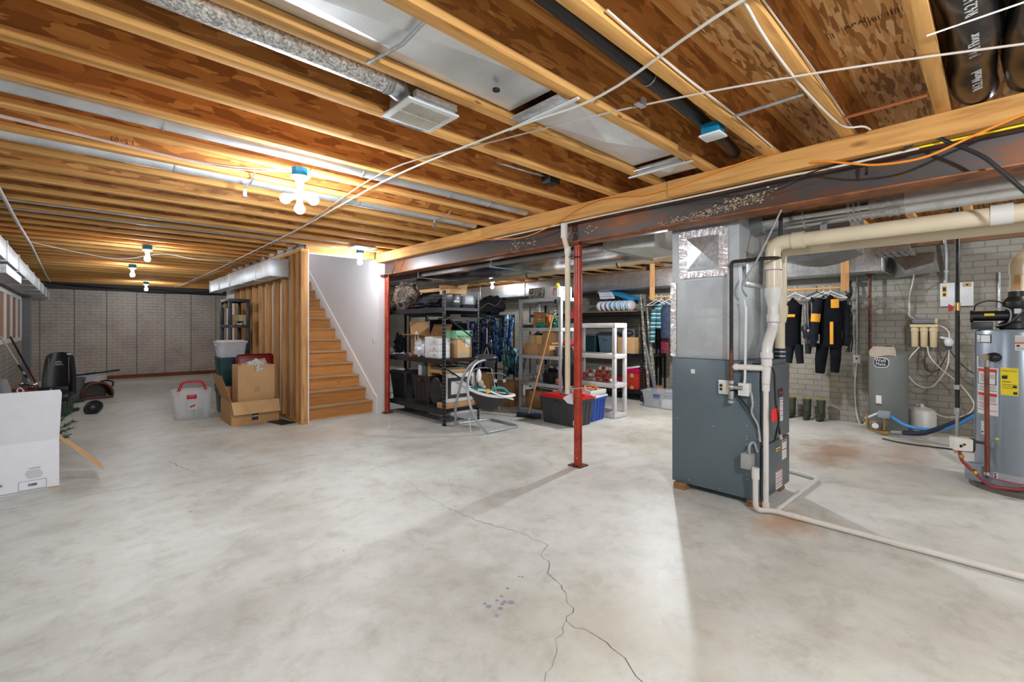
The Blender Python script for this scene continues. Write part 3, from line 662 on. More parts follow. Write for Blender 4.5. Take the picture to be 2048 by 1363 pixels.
# hanger straps
for i, (x, y, lb) in enumerate([(1.24, 3.72, 'bent metal hanger strap under the joist by the three-bulb lamp'), (.95, 4.1, 'bent metal hanger strap left of the three-bulb lamp'), (2.67, 4.0, 'bent metal hanger strap right of the lamp, near the beam')]):
    solo(MB().tube(catmull([(x, y - .28, 2.50), (x, y - .2, 2.455), (x, y - .02, 2.45), (x, y, 2.44), (x, y + .01, 2.39)], 4), .008, 6, flat=.4).box(x - .014, x + .014, y - .004, y + .022, 2.38, 2.425), 'hanger_strap', GALV, lb, 'bracket')
solo(MB().tube([(.90, 1.86, 2.478), (.93, 1.62, 2.465), (.94, 1.47, 2.49)], .010, 8, flat=.6), 'hanger_strap', GALV, 'metal strap crossing from the spangled duct to the white panel', 'bracket')
solo(MB().box(2.02, 2.05, 1.20, 1.215, 2.44, 2.479).box(1.98, 2.05, 1.20, 1.23, 2.438, 2.442), 'joist_clip', GALV, 'small bent clip on the joist beside the black pipe', 'bracket')
# black ABS pipe
t = thing('black_pipe', 'long matte black drain pipe in the joist bay right of the white panel', 'pipe', (1.5, 1.27, 2.5))
MB().tube(catmull([(-.88, 1.13, 2.60), (.8, 1.15, 2.585), (2.0, 1.17, 2.565), (2.75, 1.20, 2.555), (3.3, 1.25, 2.55)], 6), .038, 18).build('pipe', BLACK, t, world=True)
MB().tube([(2.02 + .002 * math.cos(a), 1.17 + .041 * math.cos(a), 2.565 + .041 * math.sin(a)) for a in [i * math.pi / 8 for i in range(16)]], .004, 6, closed=True).build('clamp', STEEL, t, world=True)
# black wrapped flex ducts
FLEX = flat('black_flex_wrap', (.012, .010, .010), .28, var=.3, nscale=6, bump=.6)
def flex(y, z, r, lb, mark, sd):
    t = thing('flex_duct', lb, 'duct', (2.2, y, z - r)); rn = random.Random(sd); pts = []; rs = []
    for i in range(40): x = XL + .05 + (3.3 - XL) * i / 39; pts.append((x, y + .012 * math.sin(i * .7 + sd), z + .008 * math.sin(i * 1.3))); rs.append(r * (1 + rn.uniform(-.05, .05)))
    MB().tube(pts, rs, 22).build('wrap', FLEX, t, world=True)
    for i, (s_, x) in enumerate(mark):
        text(s_, 'printed_lettering', .05, flat('chalk_print', (.42, .40, .38), .7), t, face((x, y - .3 * r, z - r * 1.035), (0, -.25, -1), (0, 1, 0)) @ Matrix.Rotation(R(90), 4, 'Z') @ Matrix.Rotation(R(-90), 4, 'Z'), ex=.001)
    return t
flex(.075, 2.565, .084, 'black plastic wrapped flex duct beside the last joist, top right corner', [('R4.2 Hood', 2.25), ('R4.2 Floor', 2.62), ('R4.2 Ahead', 3.0)], 1)
flex(-.098, 2.565, .078, 'black plastic wrapped flex duct at the far right edge', [('R4.2', 2.5), ('R4.2', 2.9)], 2)
# blue box with white cover
t = thing('junction_box', 'blue ceiling junction box with blank white cover', 'junction box', (2.66, 1.13, 2.44)); MB().box(-.045, .045, -.05, .05, .012, .075, .003).build('box', TEAL, t); MB().box(-.055, .055, -.06, .06, 0, .012, .002).build('cover', WHITE, t)
solo(MB().tube(catmull([(2.28, 2.62, 2.60), (2.33, 2.55, 2.57), (2.5, 2.5, 2.55), (2.72, 2.5, 2.56)], 8), .009, 8), 'armoured_cable', GALV, 'armoured electric cable curling between joists near the beam', 'cable')
solo(MB().box(2.72, 2.84, 2.44, 2.54, 2.50, 2.60, .006), 'junction_box', BIRON, 'square dark metal junction box between joists near the beam', 'junction box')
# ================================================================ furnace
FGREY = flat('furnace_grey', (.115, .155, .18), .42, .2, var=.05, nscale=5); FFACE = flat('furnace_front_grey', (.10, .12, .135), .4, .2, var=.05)
fu = thing('furnace', 'tall dark grey gas furnace cabinet on small wood blocks', 'furnace', (3.97, 1.545, .05))
fx0, fx1, fy0, fy1 = 3.66, 4.28, 1.19, 1.90
MB().box(fx0, fx1, fy0 + .02, fy1, .05, 1.085, .004).build('cabinet', FGREY, fu, world=True)
dr = MB().box(fx0 + .004, fx1 - .004, fy0 - .006, fy0 + .018, .47, 1.055, .012).build('upper_door', FFACE, fu, world=True)
MB().box(3.98, 4.10, fy0 - .009, fy0 - .0062, .795, .86, .001).build('badge', flat('badge_black', (.02, .01, .012), .3), dr, world=True)
text('Amana', 'badge_lettering', .034, REDINK, dr, face((4.04, fy0 - .0095, .818), (0, -1, 0)))
lo = MB().box(fx0 + .004, fx1 - .004, fy0 - .006, fy0 + .018, .065, .462, .012).build('lower_door', FFACE, fu, world=True)
def label(x0, x1, z0, z1, y, par, bars, nm='label', base=None):
    o = MB().box(x0, x1, y - .0015, y, z0, z1).build(nm, base or PAPER, par, world=True); mb = MB()
    for (f0, f1, col) in bars:
        mb.mi = col; mb.box(x0 + .006, x1 - .006, y - .0025, y - .0015, z1 - (z1 - z0) * f1, z1 - (z1 - z0) * f0)
    mb.build('printing', [REDINK, flat('grey_print', (.45, .45, .46), .6), INK], o, world=True); return o
label(4.03, 4.10, .60, .785, fy0 - .006, dr, [(.05, .09, 2), (.17, .20, 0), (.25, .27, 1), (.33, .36, 0), (.42, .45, 1), (.55, .58, 0), (.66, .68, 1), (.76, .79, 0), (.88, .9, 1)])
label(4.08, 4.19, .285, .435, fy0 - .006, lo, [(.02, .1, 0), (.2, .23, 1), (.3, .33, 1), (.45, .52, 0), (.62, .65, 1), (.72, .75, 1), (.83, .86, 1)])
label(3.93, 4.08, .08, .22, fy0 - .006, lo, [(.0, .06, 0), (.14, .3, 1), (.38, .43, 0), (.5, .6, 1), (.66, .71, 0), (.78, .9, 1)])
label(3.94, 4.03, .375, .40, fy0 - .006, lo, [(.35, .75, 2)], 'warning_label', YEL)
mb = MB(); rnd = random.Random(3)
for y, z in [(1.30, .93), (1.30, .86), (1.30, .60), (1.30, .52), (1.30, .50), (1.30, .46), (1.30, .41), (1.30, .36), (1.30, .29), (1.30, .235), (1.295, .2), (1.55, .56), (1.85, .58), (1.85, .93), (1.21, .55), (1.22, .51), (1.35, .985), (1.9 - .15, .085), (1.5, .08), (1.25, .09), (1.3, 1.03)]: mb.sph((fx0 - .001, y, z), .0045, (.5, 1, 1), 8)
mb.build('screws', STEEL, fu, world=True)
MB().box(fx0 - .002, fx0, 1.70, 1.735, .965, 1.0, .0005).build('sticker', PAPER, fu, world=True)
mb = MB()
for (x, y) in ((fx0 + .02, fy1 - .08), (fx1 - .06, fy0 + .08), (fx0 + .05, fy0 + .06), (fx1 - .06, fy1 - .08)): MB().box(x - .06, x + .06, y - .05, y + .05, 0.0, .022, .002).box(x - .055, x + .06, y - .045, y + .05, .0225, .049, .002).build('wood_block', wood('block_wood', 0, (.35, .2, .1), (.2, .1, .05)), fu, world=True)
# plenum
PLM = galv('weathered_galvanised', (.60, .64, .66), .5, 40, .03, .55)
FOIL = spotted('foil_tape', (.85, .85, .86), [(.62, .55, .55), (.80, .78, .78), (.9, .9, .9)], 30, .3, metal=.6)
pl = thing('plenum', 'dull galvanised sheet metal plenum standing on the furnace', 'duct', (3.97, 1.65, 1.086))
MB().box(3.70, 4.27, 1.37, 1.92, 1.087, 2.46, .004).build('sheet_metal', PLM, pl, world=True)
mb = MB(); c = mb.bm.verts.new((3.668, 1.65, 1.955)); q = [mb.bm.verts.new((3.69, y, z)) for y, z in ((1.80, 1.80), (1.50, 1.80), (1.50, 2.09), (1.80, 2.09))]
for i in range(4): mb.bm.faces.new((q[i], q[(i + 1) % 4], c))
mb._fin(list(mb.bm.verts)); mb.box(3.689, 3.698, 1.47, 1.83, 1.76, 2.13); mb.build('access_panel', GALV, pl, world=True, smooth=1)
mb = MB(); rn = random.Random(2)
def foil(p0, p1, w):
    p0 = Vector(p0); p1 = Vector(p1); d = (p1 - p0); n = max(3, int(d.length / .018)); s_ = Vector((0, d.z, -d.y)).normalized() * w / 2
    for i in range(n):
        a = p0 + d * i / n; b = p0 + d * (i + 1.2) / n; x = rn.uniform(-.006, .004); x2 = rn.uniform(-.008, .002)
        mb.hexa([a - s_, b - s_, b - s_ + Vector((.004, 0, 0)), a - s_ + Vector((.004, 0, 0))], [a + s_ + Vector((x, 0, 0)), b + s_ + Vector((x2, 0, 0)), b + s_ + Vector((.006, 0, 0)), a + s_ + Vector((.006, 0, 0))])
foil((3.686, 1.815, 1.76), (3.686, 1.815, 2.12), .07); foil((3.686, 1.485, 1.76), (3.686, 1.485, 2.12), .07); foil((3.685, 1.47, 2.115), (3.685, 1.83, 2.115), .06); foil((3.685, 1.47, 1.775), (3.685, 1.83, 1.775), .05); foil((3.692, 1.905, 1.10), (3.692, 1.905, 1.72), .05)
mb.build('foil_tape', FOIL, pl, world=True, smooth=10)
MB().box(3.698, 3.7005, 1.45, 1.80, 1.50, 1.73).box(3.698, 3.7005, 1.44, 1.82, 1.42, 1.44).build('patch_plate', galv('patch_galv', (.50, .53, .55), .5, 9, .03, .6), pl, world=True)
# supply transition beside the plenum (dark) and front drop
DKM = galv('dark_grey_sheet', (.33, .34, .35), .4, 20, .06, .8)  # sheet metal that is dark grey itself
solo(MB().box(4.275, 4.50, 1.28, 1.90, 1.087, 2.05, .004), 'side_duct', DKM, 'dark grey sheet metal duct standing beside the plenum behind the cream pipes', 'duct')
MB().box(3.78, 4.15, 1.345, 1.369, 1.70, 1.93, .003).build('front_panel', GALV, pl, world=True)
MB().box(3.76, 4.17, 1.34, 1.3695, 1.67, 1.70, .003).build('foil_strip', FOIL, pl, world=True)
# round supply duct
rd = thing('round_duct', 'shiny galvanised round duct leaving the plenum to the right', 'duct', (4.0, -.5, 2.1))
MB().cyl((4.0, 1.30, 2.19), (4.0, .60, 2.19), .088, n=36).build('elbow_section', GALVM, rd, world=True)
mb = MB()
for y in (1.28, 1.0, .72, .69, .66, .6, .5, .46): mb.cyl((4.0, y + .006, 2.19), (4.0, y - .006, 2.19), .097, n=36)
mb.build('crimp_rings', GALV, rd, world=True)
MB().cyl((4.0, .60, 2.19), (4.0, .42, 2.19), .091, n=36).build('short_section', GALV, rd, world=True); MB().cyl((4.0, .42, 2.19), (4.0, YB + .1, 2.19), .094, n=36).build('long_section', galv('satin_galv', (.78, .79, .79), .3, 35, .03, .65), rd, world=True)
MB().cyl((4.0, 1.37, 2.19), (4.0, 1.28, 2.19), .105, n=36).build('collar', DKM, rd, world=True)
MB().box(3.995, 4.012, .865, .905, 1.96, 2.47).build('hanger_strap', GALVD, rd, world=True)
# ---------------------------------------------------------------- flues and drains
fa = thing('flue_pipe', 'thick cream plastic flue pipe bending from the furnace along the ceiling, front one', 'pipe', (3.8, 1.17, 1.0))
MB().tube([(3.79, 1.16, 1.57), (3.79, 1.16, 1.81)], .049, 24).build('pipe', PVC, fa, world=True)
MB().tube(arcpath([(3.79, 1.16, 1.80), (3.79, 1.16, 1.975), (3.79, .98, 1.975)], .14, 8), .053, 24).build('elbow', PVC, fa, world=True)
MB().cyl((3.79, 1.16, 1.775), (3.79, 1.16, 1.85), .060, n=28).cyl((3.79, 1.03, 1.975), (3.79, .955, 1.975), .060, n=28).build('elbow_collar', PVC, fa, world=True)
MB().cyl((3.79, .98, 1.975), (3.79, YB + .2, 1.985), .0505, n=28).build('long_pipe', PVC, fa, world=True)
MB().cyl((3.79, .03, 1.98), (3.79, -.06, 1.98), .058, n=28).build('coupling', PVCW, fa, world=True)
MB().lathe([(.036, -.10), (.040, -.09), (.052, -.03), (.057, -.02), (.057, .04)], (3.79, 1.16, 1.60)).build('reducer', PVCW, fa, world=True)
MB().cyl((3.79, 1.16, 1.40), (3.79, 1.16, 1.52), .036, n=24).cyl((3.79, 1.16, 1.385), (3.79, 1.16, 1.44), .043, n=24).build('lower_pipe', PVCW, fa, world=True)
MB().tube(arcpath([(3.79, 1.16, 1.40), (3.79, 1.16, 1.345), (3.65, 1.16, 1.20), (3.65, 1.16, 1.06)], .10, 6), .036, 24).build('offset_bend', PVCW, fa, world=True)
MB().cyl((3.65, 1.16, 1.16), (3.65, 1.16, 1.12), .042, n=24).build('collar', PVCW, fa, world=True)
PUR = flat('purple_primer', (.30, .22, .55), .5)
MB().cyl((3.79, 1.16, 1.771), (3.79, 1.16, 1.775), .061, n=28).cyl((3.79, 1.16, 1.38), (3.79, 1.16, 1.385), .044, n=24).cyl((3.65, 1.16, 1.116), (3.65, 1.16, 1.12), .043, n=24).build('primer_ring', PUR, fa, world=True)
dp = thing('condensate_drain', 'white plastic drain pipe running down the furnace corner and across the floor to the right', 'pipe', (3.62, 1.16, 0))
MB().cyl((3.65, 1.16, 1.055), (3.635, 1.16, .93), .030, .026, n=20).build('tee', PVCW, dp, world=True)
MB().tube([(3.65, 1.15, 1.045), (3.60, 1.35, 1.045)], .022, 16).sph((3.60, 1.355, 1.045), .027).build('tee_branch', PVCW, dp, world=True)
MB().tube([(3.635, 1.16, .95), (3.635, 1.16, .03)], .0185, 18).cyl((3.635, 1.16, .93), (3.635, 1.16, .88), .025, n=18).cyl((3.635, 1.16, .01), (3.635, 1.16, .07), .024, n=18).build('riser_pipe', PVCW, dp, world=True)
MB().tube(arcpath([(3.545, 1.20, .32), (3.545, 1.20, .022), (3.635, 1.13, .022), (3.64, YB + .3, .022)], .07, 6), .0185, 18).build('floor_pipe', PVCW, dp, world=True)
MB().cyl((3.545, 1.20, .33), (3.545, 1.20, .25), .025, n=18).cyl((3.637, 1.02, .022), (3.637, .95, .022), .0215, n=18).cyl((3.637, .45, .022), (3.637, .37, .022), .0215, n=18).build('coupling', PVCW, dp, world=True)
MB().tube(arcpath([(3.66, 1.10, .022), (4.70, 1.08, .022), (4.78, 1.36, .022), (4.5, 1.42, .022)], .05, 5), .017, 16).build('return_loop', PVCW, dp, world=True)
MB().box(3.56, 3.645, 1.235, 1.31, .30, .41, .006).tube(catmull([(3.60, 1.26, .41), (3.60, 1.26, .47), (3.63, 1.24, .49), (3.645, 1.22, .42)], 5), .009, 8).build('drain_trap', flat('trap_grey', (.32, .33, .33), .5), dp, world=True)
fb = thing('flue_pipe', 'cream plastic pipe behind the front flue, rising from the furnace top on a rubber coupling', 'pipe', (4.25, 1.27, 1.086))
fbx, fby = 4.205, 1.235
MB().tube(arcpath([(fbx, fby, 1.50), (fbx, fby, 1.975), (fbx, fby - .15, 1.975), (fbx, YB + .2, 1.98)], .1, 6), .050, 24).build('pipe', PVC, fb, world=True)
MB().cyl((fbx, fby, 1.14), (fbx, fby, 1.44), .036, n=24).build('lower_pipe', PVC, fb, world=True)
MB().lathe([(.04, -.08), (.044, -.07), (.058, .0), (.058, .06)], (fbx, fby, 1.46)).build('reducer', PVC, fb, world=True)
mb = MB().cyl((fbx, fby, 1.087), (fbx, fby, 1.17), .042, n=24); mb.build('rubber_coupling', BLACK, fb, world=True)
MB().cyl((fbx, fby, 1.105), (fbx, fby, 1.113), .044, n=24).cyl((fbx, fby, 1.14), (fbx, fby, 1.148), .044, n=24).build('clamp', STEEL, fb, world=True)
pc = thing('drain_pipe', 'cream plastic drain pipe crossing under the ceiling beyond the big return duct', 'pipe', (4.9, 5, 2.1))
MB().cyl((4.95, 9.8, 2.12), (4.95, YB + .2, 2.20), .05, n=24).build('pipe', PVC, pc, world=True)
mb = MB()
for y in (3.3, 4.9, 6.5): mb.cyl((4.95, y, 2.12 + (9.8 - y) * .006), (4.95, y - .02, 2.12 + (9.8 - y) * .006), .053, n=24)
mb.build('hanger_band', BLACK, pc, world=True)
MB().cyl((4.95, .62, 2.175), (4.95, .28, 2.178), .062, n=24).cyl((4.95, .45, 2.18), (4.86, .2, 2.11), .056, n=24).cyl((4.95, .75, 2.175), (4.95, .62, 2.175), .056, n=24).build('wye_fitting', PVCW, pc, world=True)
# gas line
gp = thing('gas_pipe', 'black iron gas pipe dropping to a valve on the furnace side', 'pipe', (3.6, 1.39, .8))
MB().tube(arcpath([(3.80, 1.10, 2.47), (3.80, 1.12, 1.86), (3.60, 1.12, 1.84), (3.60, 1.39, 1.84), (3.60, 1.39, .86)], .025, 4), .0135, 14).build('pipe', BIRON, gp, world=True)
MB().tube([(3.60, 1.39, 1.18), (3.60, 1.39, .93)], .0145, 14).build('rusty_length', RUSTP, gp, world=True)
MB().cyl((3.60, 1.39, .915), (3.60, 1.39, .94), .022, n=12).sph((3.60, 1.39, .89), .026).cyl((3.60, 1.39, .86), (3.60, 1.39, .80), .021, n=12).cyl((3.60, 1.39, .89), (3.60, 1.31, .89), .016, n=12).cyl((3.60, 1.39, .79), (3.60, 1.39, .77), .025, n=8).build('tee_fitting', GALVD, gp, world=True)
MB().cyl((3.80, 1.12, 1.92), (3.80, 1.12, 1.99), .02, n=10).build('valve_body', BRASS, gp, world=True); MB().box(3.765, 3.79, 1.07, 1.10, 1.93, 1.985, .005).box(3.77, 3.785, 1.08, 1.115, 1.95, 1.965).build('valve_handle', RED, gp, world=True)
# electrical on furnace side
t = thing('outlet_box', 'grey metal outlet box with double socket on the furnace side', 'socket', (3.655, 1.46, .86))
MB().box(3.625, 3.6595, 1.40, 1.50, .825, .935, .006).build('box', flat('box_grey', (.62, .63, .62), .4, .3), t, world=True); MB().box(3.621, 3.625, 1.405, 1.465, .85, .915).build('sticker', flat('cream_sticker', (.7, .65, .45), .6), t, world=True)
for z in (.865, .893):
    MB().lathe([(.011, 0), (.011, .004)], (0, 0, 0), 12).at(Matrix.Identity(4)).build('socket', BLACK, t).matrix_local = Matrix.Translation(Vector((3.6215, 1.475, z)) - t.location) @ Matrix.Rotation(R(-90), 4, 'Y')
t = thing('switch_box', 'white blank cover box beside the outlet on the furnace', 'junction box', (3.655, 1.30, .84))
MB().box(3.605, 3.6595, 1.265, 1.345, .83, .925, .004).build('box', PAPER, t, world=True)
MB().tube([(3.61, 1.30, .925), (3.61, 1.295, .96), (3.615, 1.29, 1.5)], .009, 10).tube([(3.615, 1.29, 1.45), (3.61, 1.30, 1.55)], .007, 8).build('conduit', WHITE, t, world=True)
solo(MB().tube(catmull([(3.60, 1.28, 1.57), (3.58, 1.3, 1.66), (3.55, 1.18, 1.85), (3.50, 1.02, 2.15)], 4), .010, 8, flat=.7), 'flexible_conduit', STEEL, 'straight steel conduit slanting up from the furnace to the beam', 'conduit')
solo(MB().tube(catmull([(3.64, 1.38, .87), (3.63, 1.33, .80), (3.62, 1.27, .73), (3.63, 1.235, .65), (3.64, 1.21, .58), (3.645, 1.205, .50)], 5), .007, 8), 'black_wire', BLACK, 'black wire drooping from the gas valve to the furnace corner', 'cable')
solo(MB().tube(catmull([(3.61, 1.25, .86), (3.61, 1.24, .78), (3.62, 1.25, .71), (3.63, 1.21, .62), (3.64, 1.20, .50)], 5), .009, 8), 'armoured_cable', GALV, 'silver armoured cable curling down beside the white cover box', 'cable')
t = thing('power_cord', 'black power cord with plug hung over a red tag at the furnace corner', 'cord', (3.68, 1.13, .6))
MB().tube(catmull([(3.64, 1.25, 1.075), (3.67, 1.13, 1.05), (3.70, 1.12, .9), (3.69, 1.11, .78), (3.72, 1.10, .66), (3.70, 1.12, .52), (3.74, 1.11, .62), (3.78, 1.11, .54)], 6), .007, 8).build('cord', BLACK, t, world=True)
MB().box(3.60, 3.74, 1.105, 1.112, .665, .755, .003).build('red_tag', flat('safety_red', (.85, .01, .01), .5), t, world=True)
MB().cyl((3.775, 1.11, .55), (3.80, 1.11, .515), .013, n=8).build('plug', flat('clear_plug', (.5, .5, .5), .3), t, world=True)
# wet tarp / black hoses near; big return trunk
rduct('return_trunk', 'wide shiny return duct running under the joists beyond the beam', 3.86, 4.82, 2.75, 11.5, 2.13, 2.42, GALVM, 1.55)
solo(MB().hexa([(3.90, 2.2, 2.10), (4.45, 2.2, 2.10), (4.80, 2.745, 2.14), (3.90, 2.745, 2.14)], [(3.90, 2.2, 2.42), (4.45, 2.2, 2.42), (4.80, 2.745, 2.42), (3.90, 2.745, 2.42)]), 'duct_transition', galv('pale_galv', (.62, .64, .60), .5, 20, .04, .5), 'tapered sheet metal joining the return duct to the plenum', 'duct')
# dark duct with curved underside behind the flues
mb = MB(); y0, y1 = .90, 1.60; pts = [(4.98, y1, 2.40), (4.98, y0, 2.40), (4.98, y0, 2.06)] + [(4.98, y0 + (y1 - y0) * i / 12, 2.06 - .09 * math.sin(math.pi * i / 12)) for i in range(1, 12)] + [(4.98, y1, 2.06)]
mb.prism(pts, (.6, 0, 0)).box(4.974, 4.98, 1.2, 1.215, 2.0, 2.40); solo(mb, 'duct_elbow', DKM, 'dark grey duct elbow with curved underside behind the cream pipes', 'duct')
# metal boot at right
t = thing('register_boot', 'metal register boot hanging crookedly near the brick wall top', 'duct', (6.4, .75, 2.05))
MB().box(6.33, 6.37, .78, .82, 2.42, 2.479).build('hanger_strap', GALVD, t, world=True)
MB().hexa([(6.2, .62, 2.13), (6.5, .62, 2.13), (6.5, .95, 2.13), (6.2, .95, 2.13)], [(6.25, .7, 2.42), (6.45, .7, 2.42), (6.45, .9, 2.42), (6.25, .9, 2.42)]).build('boot', GALV, t, world=True)
mb = MB()
for i in range(6): mb.box(6.1, 6.5, .60 + i * .06, .64 + i * .06, 2.115, 2.122)
mb.build('grille', GALVD, t, world=True)
solo(MB().hexa([(7.1, .75, 1.98), (7.85, .95, 2.0), (7.85, .50, 2.04), (7.1, .50, 2.05)], [(7.1, .75, 2.02), (7.85, .99, 2.30), (7.85, .55, 2.30), (7.1, .5, 2.09)]), 'duct_end_cap', GALV, 'bent metal end piece of the right wall duct', 'duct')
# ---------------------------------------------------------------- things on the right brick wall
WX = XR - .002
t = thing('control_panel', 'white sheet panel with yellow warning sticker mounted on the right brick wall', 'panel', (WX, .355, 1.61))
MB().box(WX - .05, WX, .205, .505, 1.61, 1.905, .006).build('housing', WHITE, t, world=True)
s_ = MB().box(WX - .053, WX - .0505, .445, .485, 1.73, 1.87).build('warning_sticker', flat('amber_sticker', (.75, .42, .02), .5), t, world=True); MB().box(WX - .0545, WX - .053, .45, .48, 1.80, 1.85).box(WX - .0545, WX - .053, .452, .478, 1.74, 1.775).build('printing', INK, s_, world=True)
s_ = MB().box(WX - .053, WX - .0505, .225, .30, 1.845, 1.895).build('amber_sticker', flat('tan_sticker', (.50, .36, .12), .5), t, world=True); MB().box(WX - .0545, WX - .053, .25, .27, 1.86, 1.88).build('printing', INK, s_, world=True)
t = thing('water_filter', 'cream three-cartridge water filter unit on the right brick wall', 'water filter', (WX - .1, .65, 1.09))
CREAM = flat('filter_cream', (.62, .50, .30), .4)
MB().box(WX - .12, WX, .52, .79, 1.345, 1.385, .008).build('head', CREAM, t, world=True)
for y in (.745, .655, .565):
    o = MB().lathe([(.026, 0), (.033, .01), (.037, .20), (.043, .205), (.043, .245), (.03, .26)], (WX - .075, y, 1.09)).build('cartridge', CREAM, t, world=True)
MB().cyl((WX - .06, .77, 1.425), (WX - .06, .55, 1.425), .034, n=20).build('membrane', flat('smoky_membrane', (.20, .21, .24), .3), t, world=True); MB().cyl((WX - .06, .55, 1.425), (WX - .06, .525, 1.425), .037, n=20).build('membrane_cap', CREAM, t, world=True)
t = thing('faucet_fitting', 'white plastic valve fitting hanging from the filter tube', 'valve', (7.88, .42, 1.05))
MB().sph((7.88, .42, 1.16), .045, (1, 1, 1.3)).cyl((7.88, .42, 1.20), (7.88, .50, 1.22), .015, n=10).build('body', WHITE, t, world=True); MB().cyl((7.88, .42, 1.07), (7.88, .42, 1.11), .028, n=14).build('grey_base', CHAR, t, world=True)
tubes = [('white_tube', WIREW, 'white tube looping from the filter cartridges to the valve fitting', [(7.91, .70, 1.09), (7.90, .80, .93), (7.90, .82, .75), (7.90, .72, .60), (7.88, .6, .58), (7.87, .50, .70), (7.87, .43, .88), (7.88, .42, 1.06)]),
         ('white_tube', WIREW, 'white tube from the filter running down behind the water heater', [(7.91, .62, 1.10), (7.9, .60, .98), (7.88, .50, .83), (7.86, .35, .68), (7.86, .24, .52), (7.86, .20, .40), (7.86, .26, .28), (7.86, .40, .23), (7.86, .5, .24), (7.80, .62, .33), (7.75, .72, .36)]),
         ('white_tube', WIREW, 'white tube curving from the filter head down to the valve fitting', [(7.93, .52, 1.37), (7.9, .46, 1.34), (7.88, .42, 1.28), (7.88, .42, 1.20)]),
         ('brown_tube', RUSTP, 'brown tube hanging in a loop under the filter', [(7.91, .64, 1.09), (7.90, .645, .95), (7.90, .64, .82), (7.89, .58, .78), (7.89, .51, .82), (7.88, .46, .95), (7.88, .42, 1.06)]),
         ('black_tube', BLACK, 'black tube from the valve fitting sagging right to the water heater', [(7.88, .41, 1.06), (7.87, .33, .92), (7.86, .22, .80), (7.84, .1, .74), (7.8, -.02, .72)])]
for nm, m_, lb, p in tubes: solo(MB().tube(catmull(p, 6), .007, 8), nm, m_, lb, 'tube')
t = thing('wall_outlet', 'white outlet plate on the right brick wall', 'socket', (WX, 1.37, .90)); MB().box(WX - .02, WX, 1.33, 1.41, .84, .96, .003).build('plate', PAPER, t, world=True); MB().cyl((WX - .0235, 1.37, .905), (WX - .02, 1.37, .905), .012, n=10).build('socket', BLACK, t, world=True)
t = thing('electric_conduit', 'grey conduit running down the brick wall to the white outlet', 'conduit', (WX, 1.37, 1.0)); MB().tube([(WX - .015, 1.37, .96), (WX - .015, 1.37, 2.06)], .011, 10).build('pipe', GALVD, t, world=True)
MB().tube(catmull([(WX - .015, 1.37, .84), (WX - .02, 1.39, .5), (WX - .03, 1.37, .15), (WX - .1, 1.32, .012), (WX - .3, 1.25, .03), (7.60, 1.12, .22), (7.5, 1.03, .33)], 6), .008, 8).build('cord', WIREW, t, world=True)
t = thing('rusty_water_pipe', 'dark rusty iron pipe running full height before the right brick wall', 'pipe', (7.85, 1.20, 0))
MB().cyl((0, 0, 0), (0, 0, 2.06), .017, n=14).build('pipe', RUSTP, t); MB().cyl((0, 0, 2.06), (.0, 0, 2.47), .05, n=16).build('fitting', flat('oxide_red', (.10, .03, .02), .3), t)
solo(MB().tube([(WX - .03, -.01, .0), (WX - .03, -.01, 2.0)], .014, 10), 'electric_conduit', GALV, 'grey conduit on the brick wall behind the water heater flue', 'conduit')
solo(MB().tube(catmull([(7.9, .46, 2.44), (7.9, .45, 2.3), (7.93, .45, 2.15), (7.93, .455, 1.91)], 6), .018, 10).cyl((7.93, .455, 2.03), (7.93, .455, 2.06), .03, n=10), 'flexible_conduit', GALVL, 'silver flexible conduit entering the white wall panel', 'conduit')
solo(MB().tube(catmull([(7.6, .72, 2.1), (7.8, .75, 1.95), (7.92, .80, 1.75), (7.95, .80, 1.62), (7.96, .80, 1.5), (7.95, .74, 1.45), (7.94, .77, 1.43)], 6), .008, 8), 'hanging_wire', WIREW, 'pale cord hanging from the wall duct to the filter unit', 'cord')
# gas pipe to heater
gp = thing('gas_pipe', 'black iron gas pipe with red valve handle before the white wall panel', 'pipe', (5.6, .245, 0))
MB().cyl((5.6, .245, .62), (5.6, .245, 2.47), .016, n=16).build('pipe', BIRON, gp, world=True); MB().cyl((5.6, .245, 1.49), (5.6, .245, 1.56), .021, n=12).build('valve_body', BRASS, gp, world=True); MB().hexa([(5.56, .27, 1.49), (5.585, .27, 1.49), (5.585, .30, 1.48), (5.56, .30, 1.48)], [(5.56, .27, 1.53), (5.585, .27, 1.53), (5.585, .30, 1.55), (5.56, .30, 1.55)]).build('valve_handle', RED, gp, world=True)
MB().cyl((5.6, .245, .58), (5.6, .245, .64), .022, n=12).cyl((5.6, .245, .38), (5.6, .245, .58), .013, n=10).cyl((5.6, .245, .80), (5.6, .245, .84), .022, n=12).build('union', GALVD, gp, world=True)
# ---------------------------------------------------------------- water heater
HX, HY, HR = 5.66, -.13, .272
HTM = flat('heater_enamel', (.26, .31, .365), .28, .25, var=.03)
wh = thing('water_heater', 'grey-blue gas water heater at the right edge', 'water heater', (HX, HY, 0))
MB().lathe([(HR - .02, 0), (HR - .01, .005), (HR - .01, .05), (HR, .06), (HR, 1.30), (HR - .006, 1.318), (HR - .03, 1.325), (0, 1.325)], n=64).build('tank', HTM, wh)
MB().lathe([(HR + .03, 0), (HR + .035, .0), (HR + .035, .045), (HR + .029, .045), (HR + .029, .004), (.01, .004), (.01, .0)], n=64).build('drain_pan', flat('pan_metal', (.16, .14, .13), .5, .5), wh)
def cp(th0, th1, z0, z1, nm, mat, par, off=.001, w=True):
    mb = MB(); n = 10; r = HR + off
    def f(u, v): a = R(th0 + (th1 - th0) * u); return (r * math.cos(a), r * math.sin(a), z0 + (z1 - z0) * v)
    mb.sheet(f, n, 1, .0012); return mb.build(nm, mat, par)
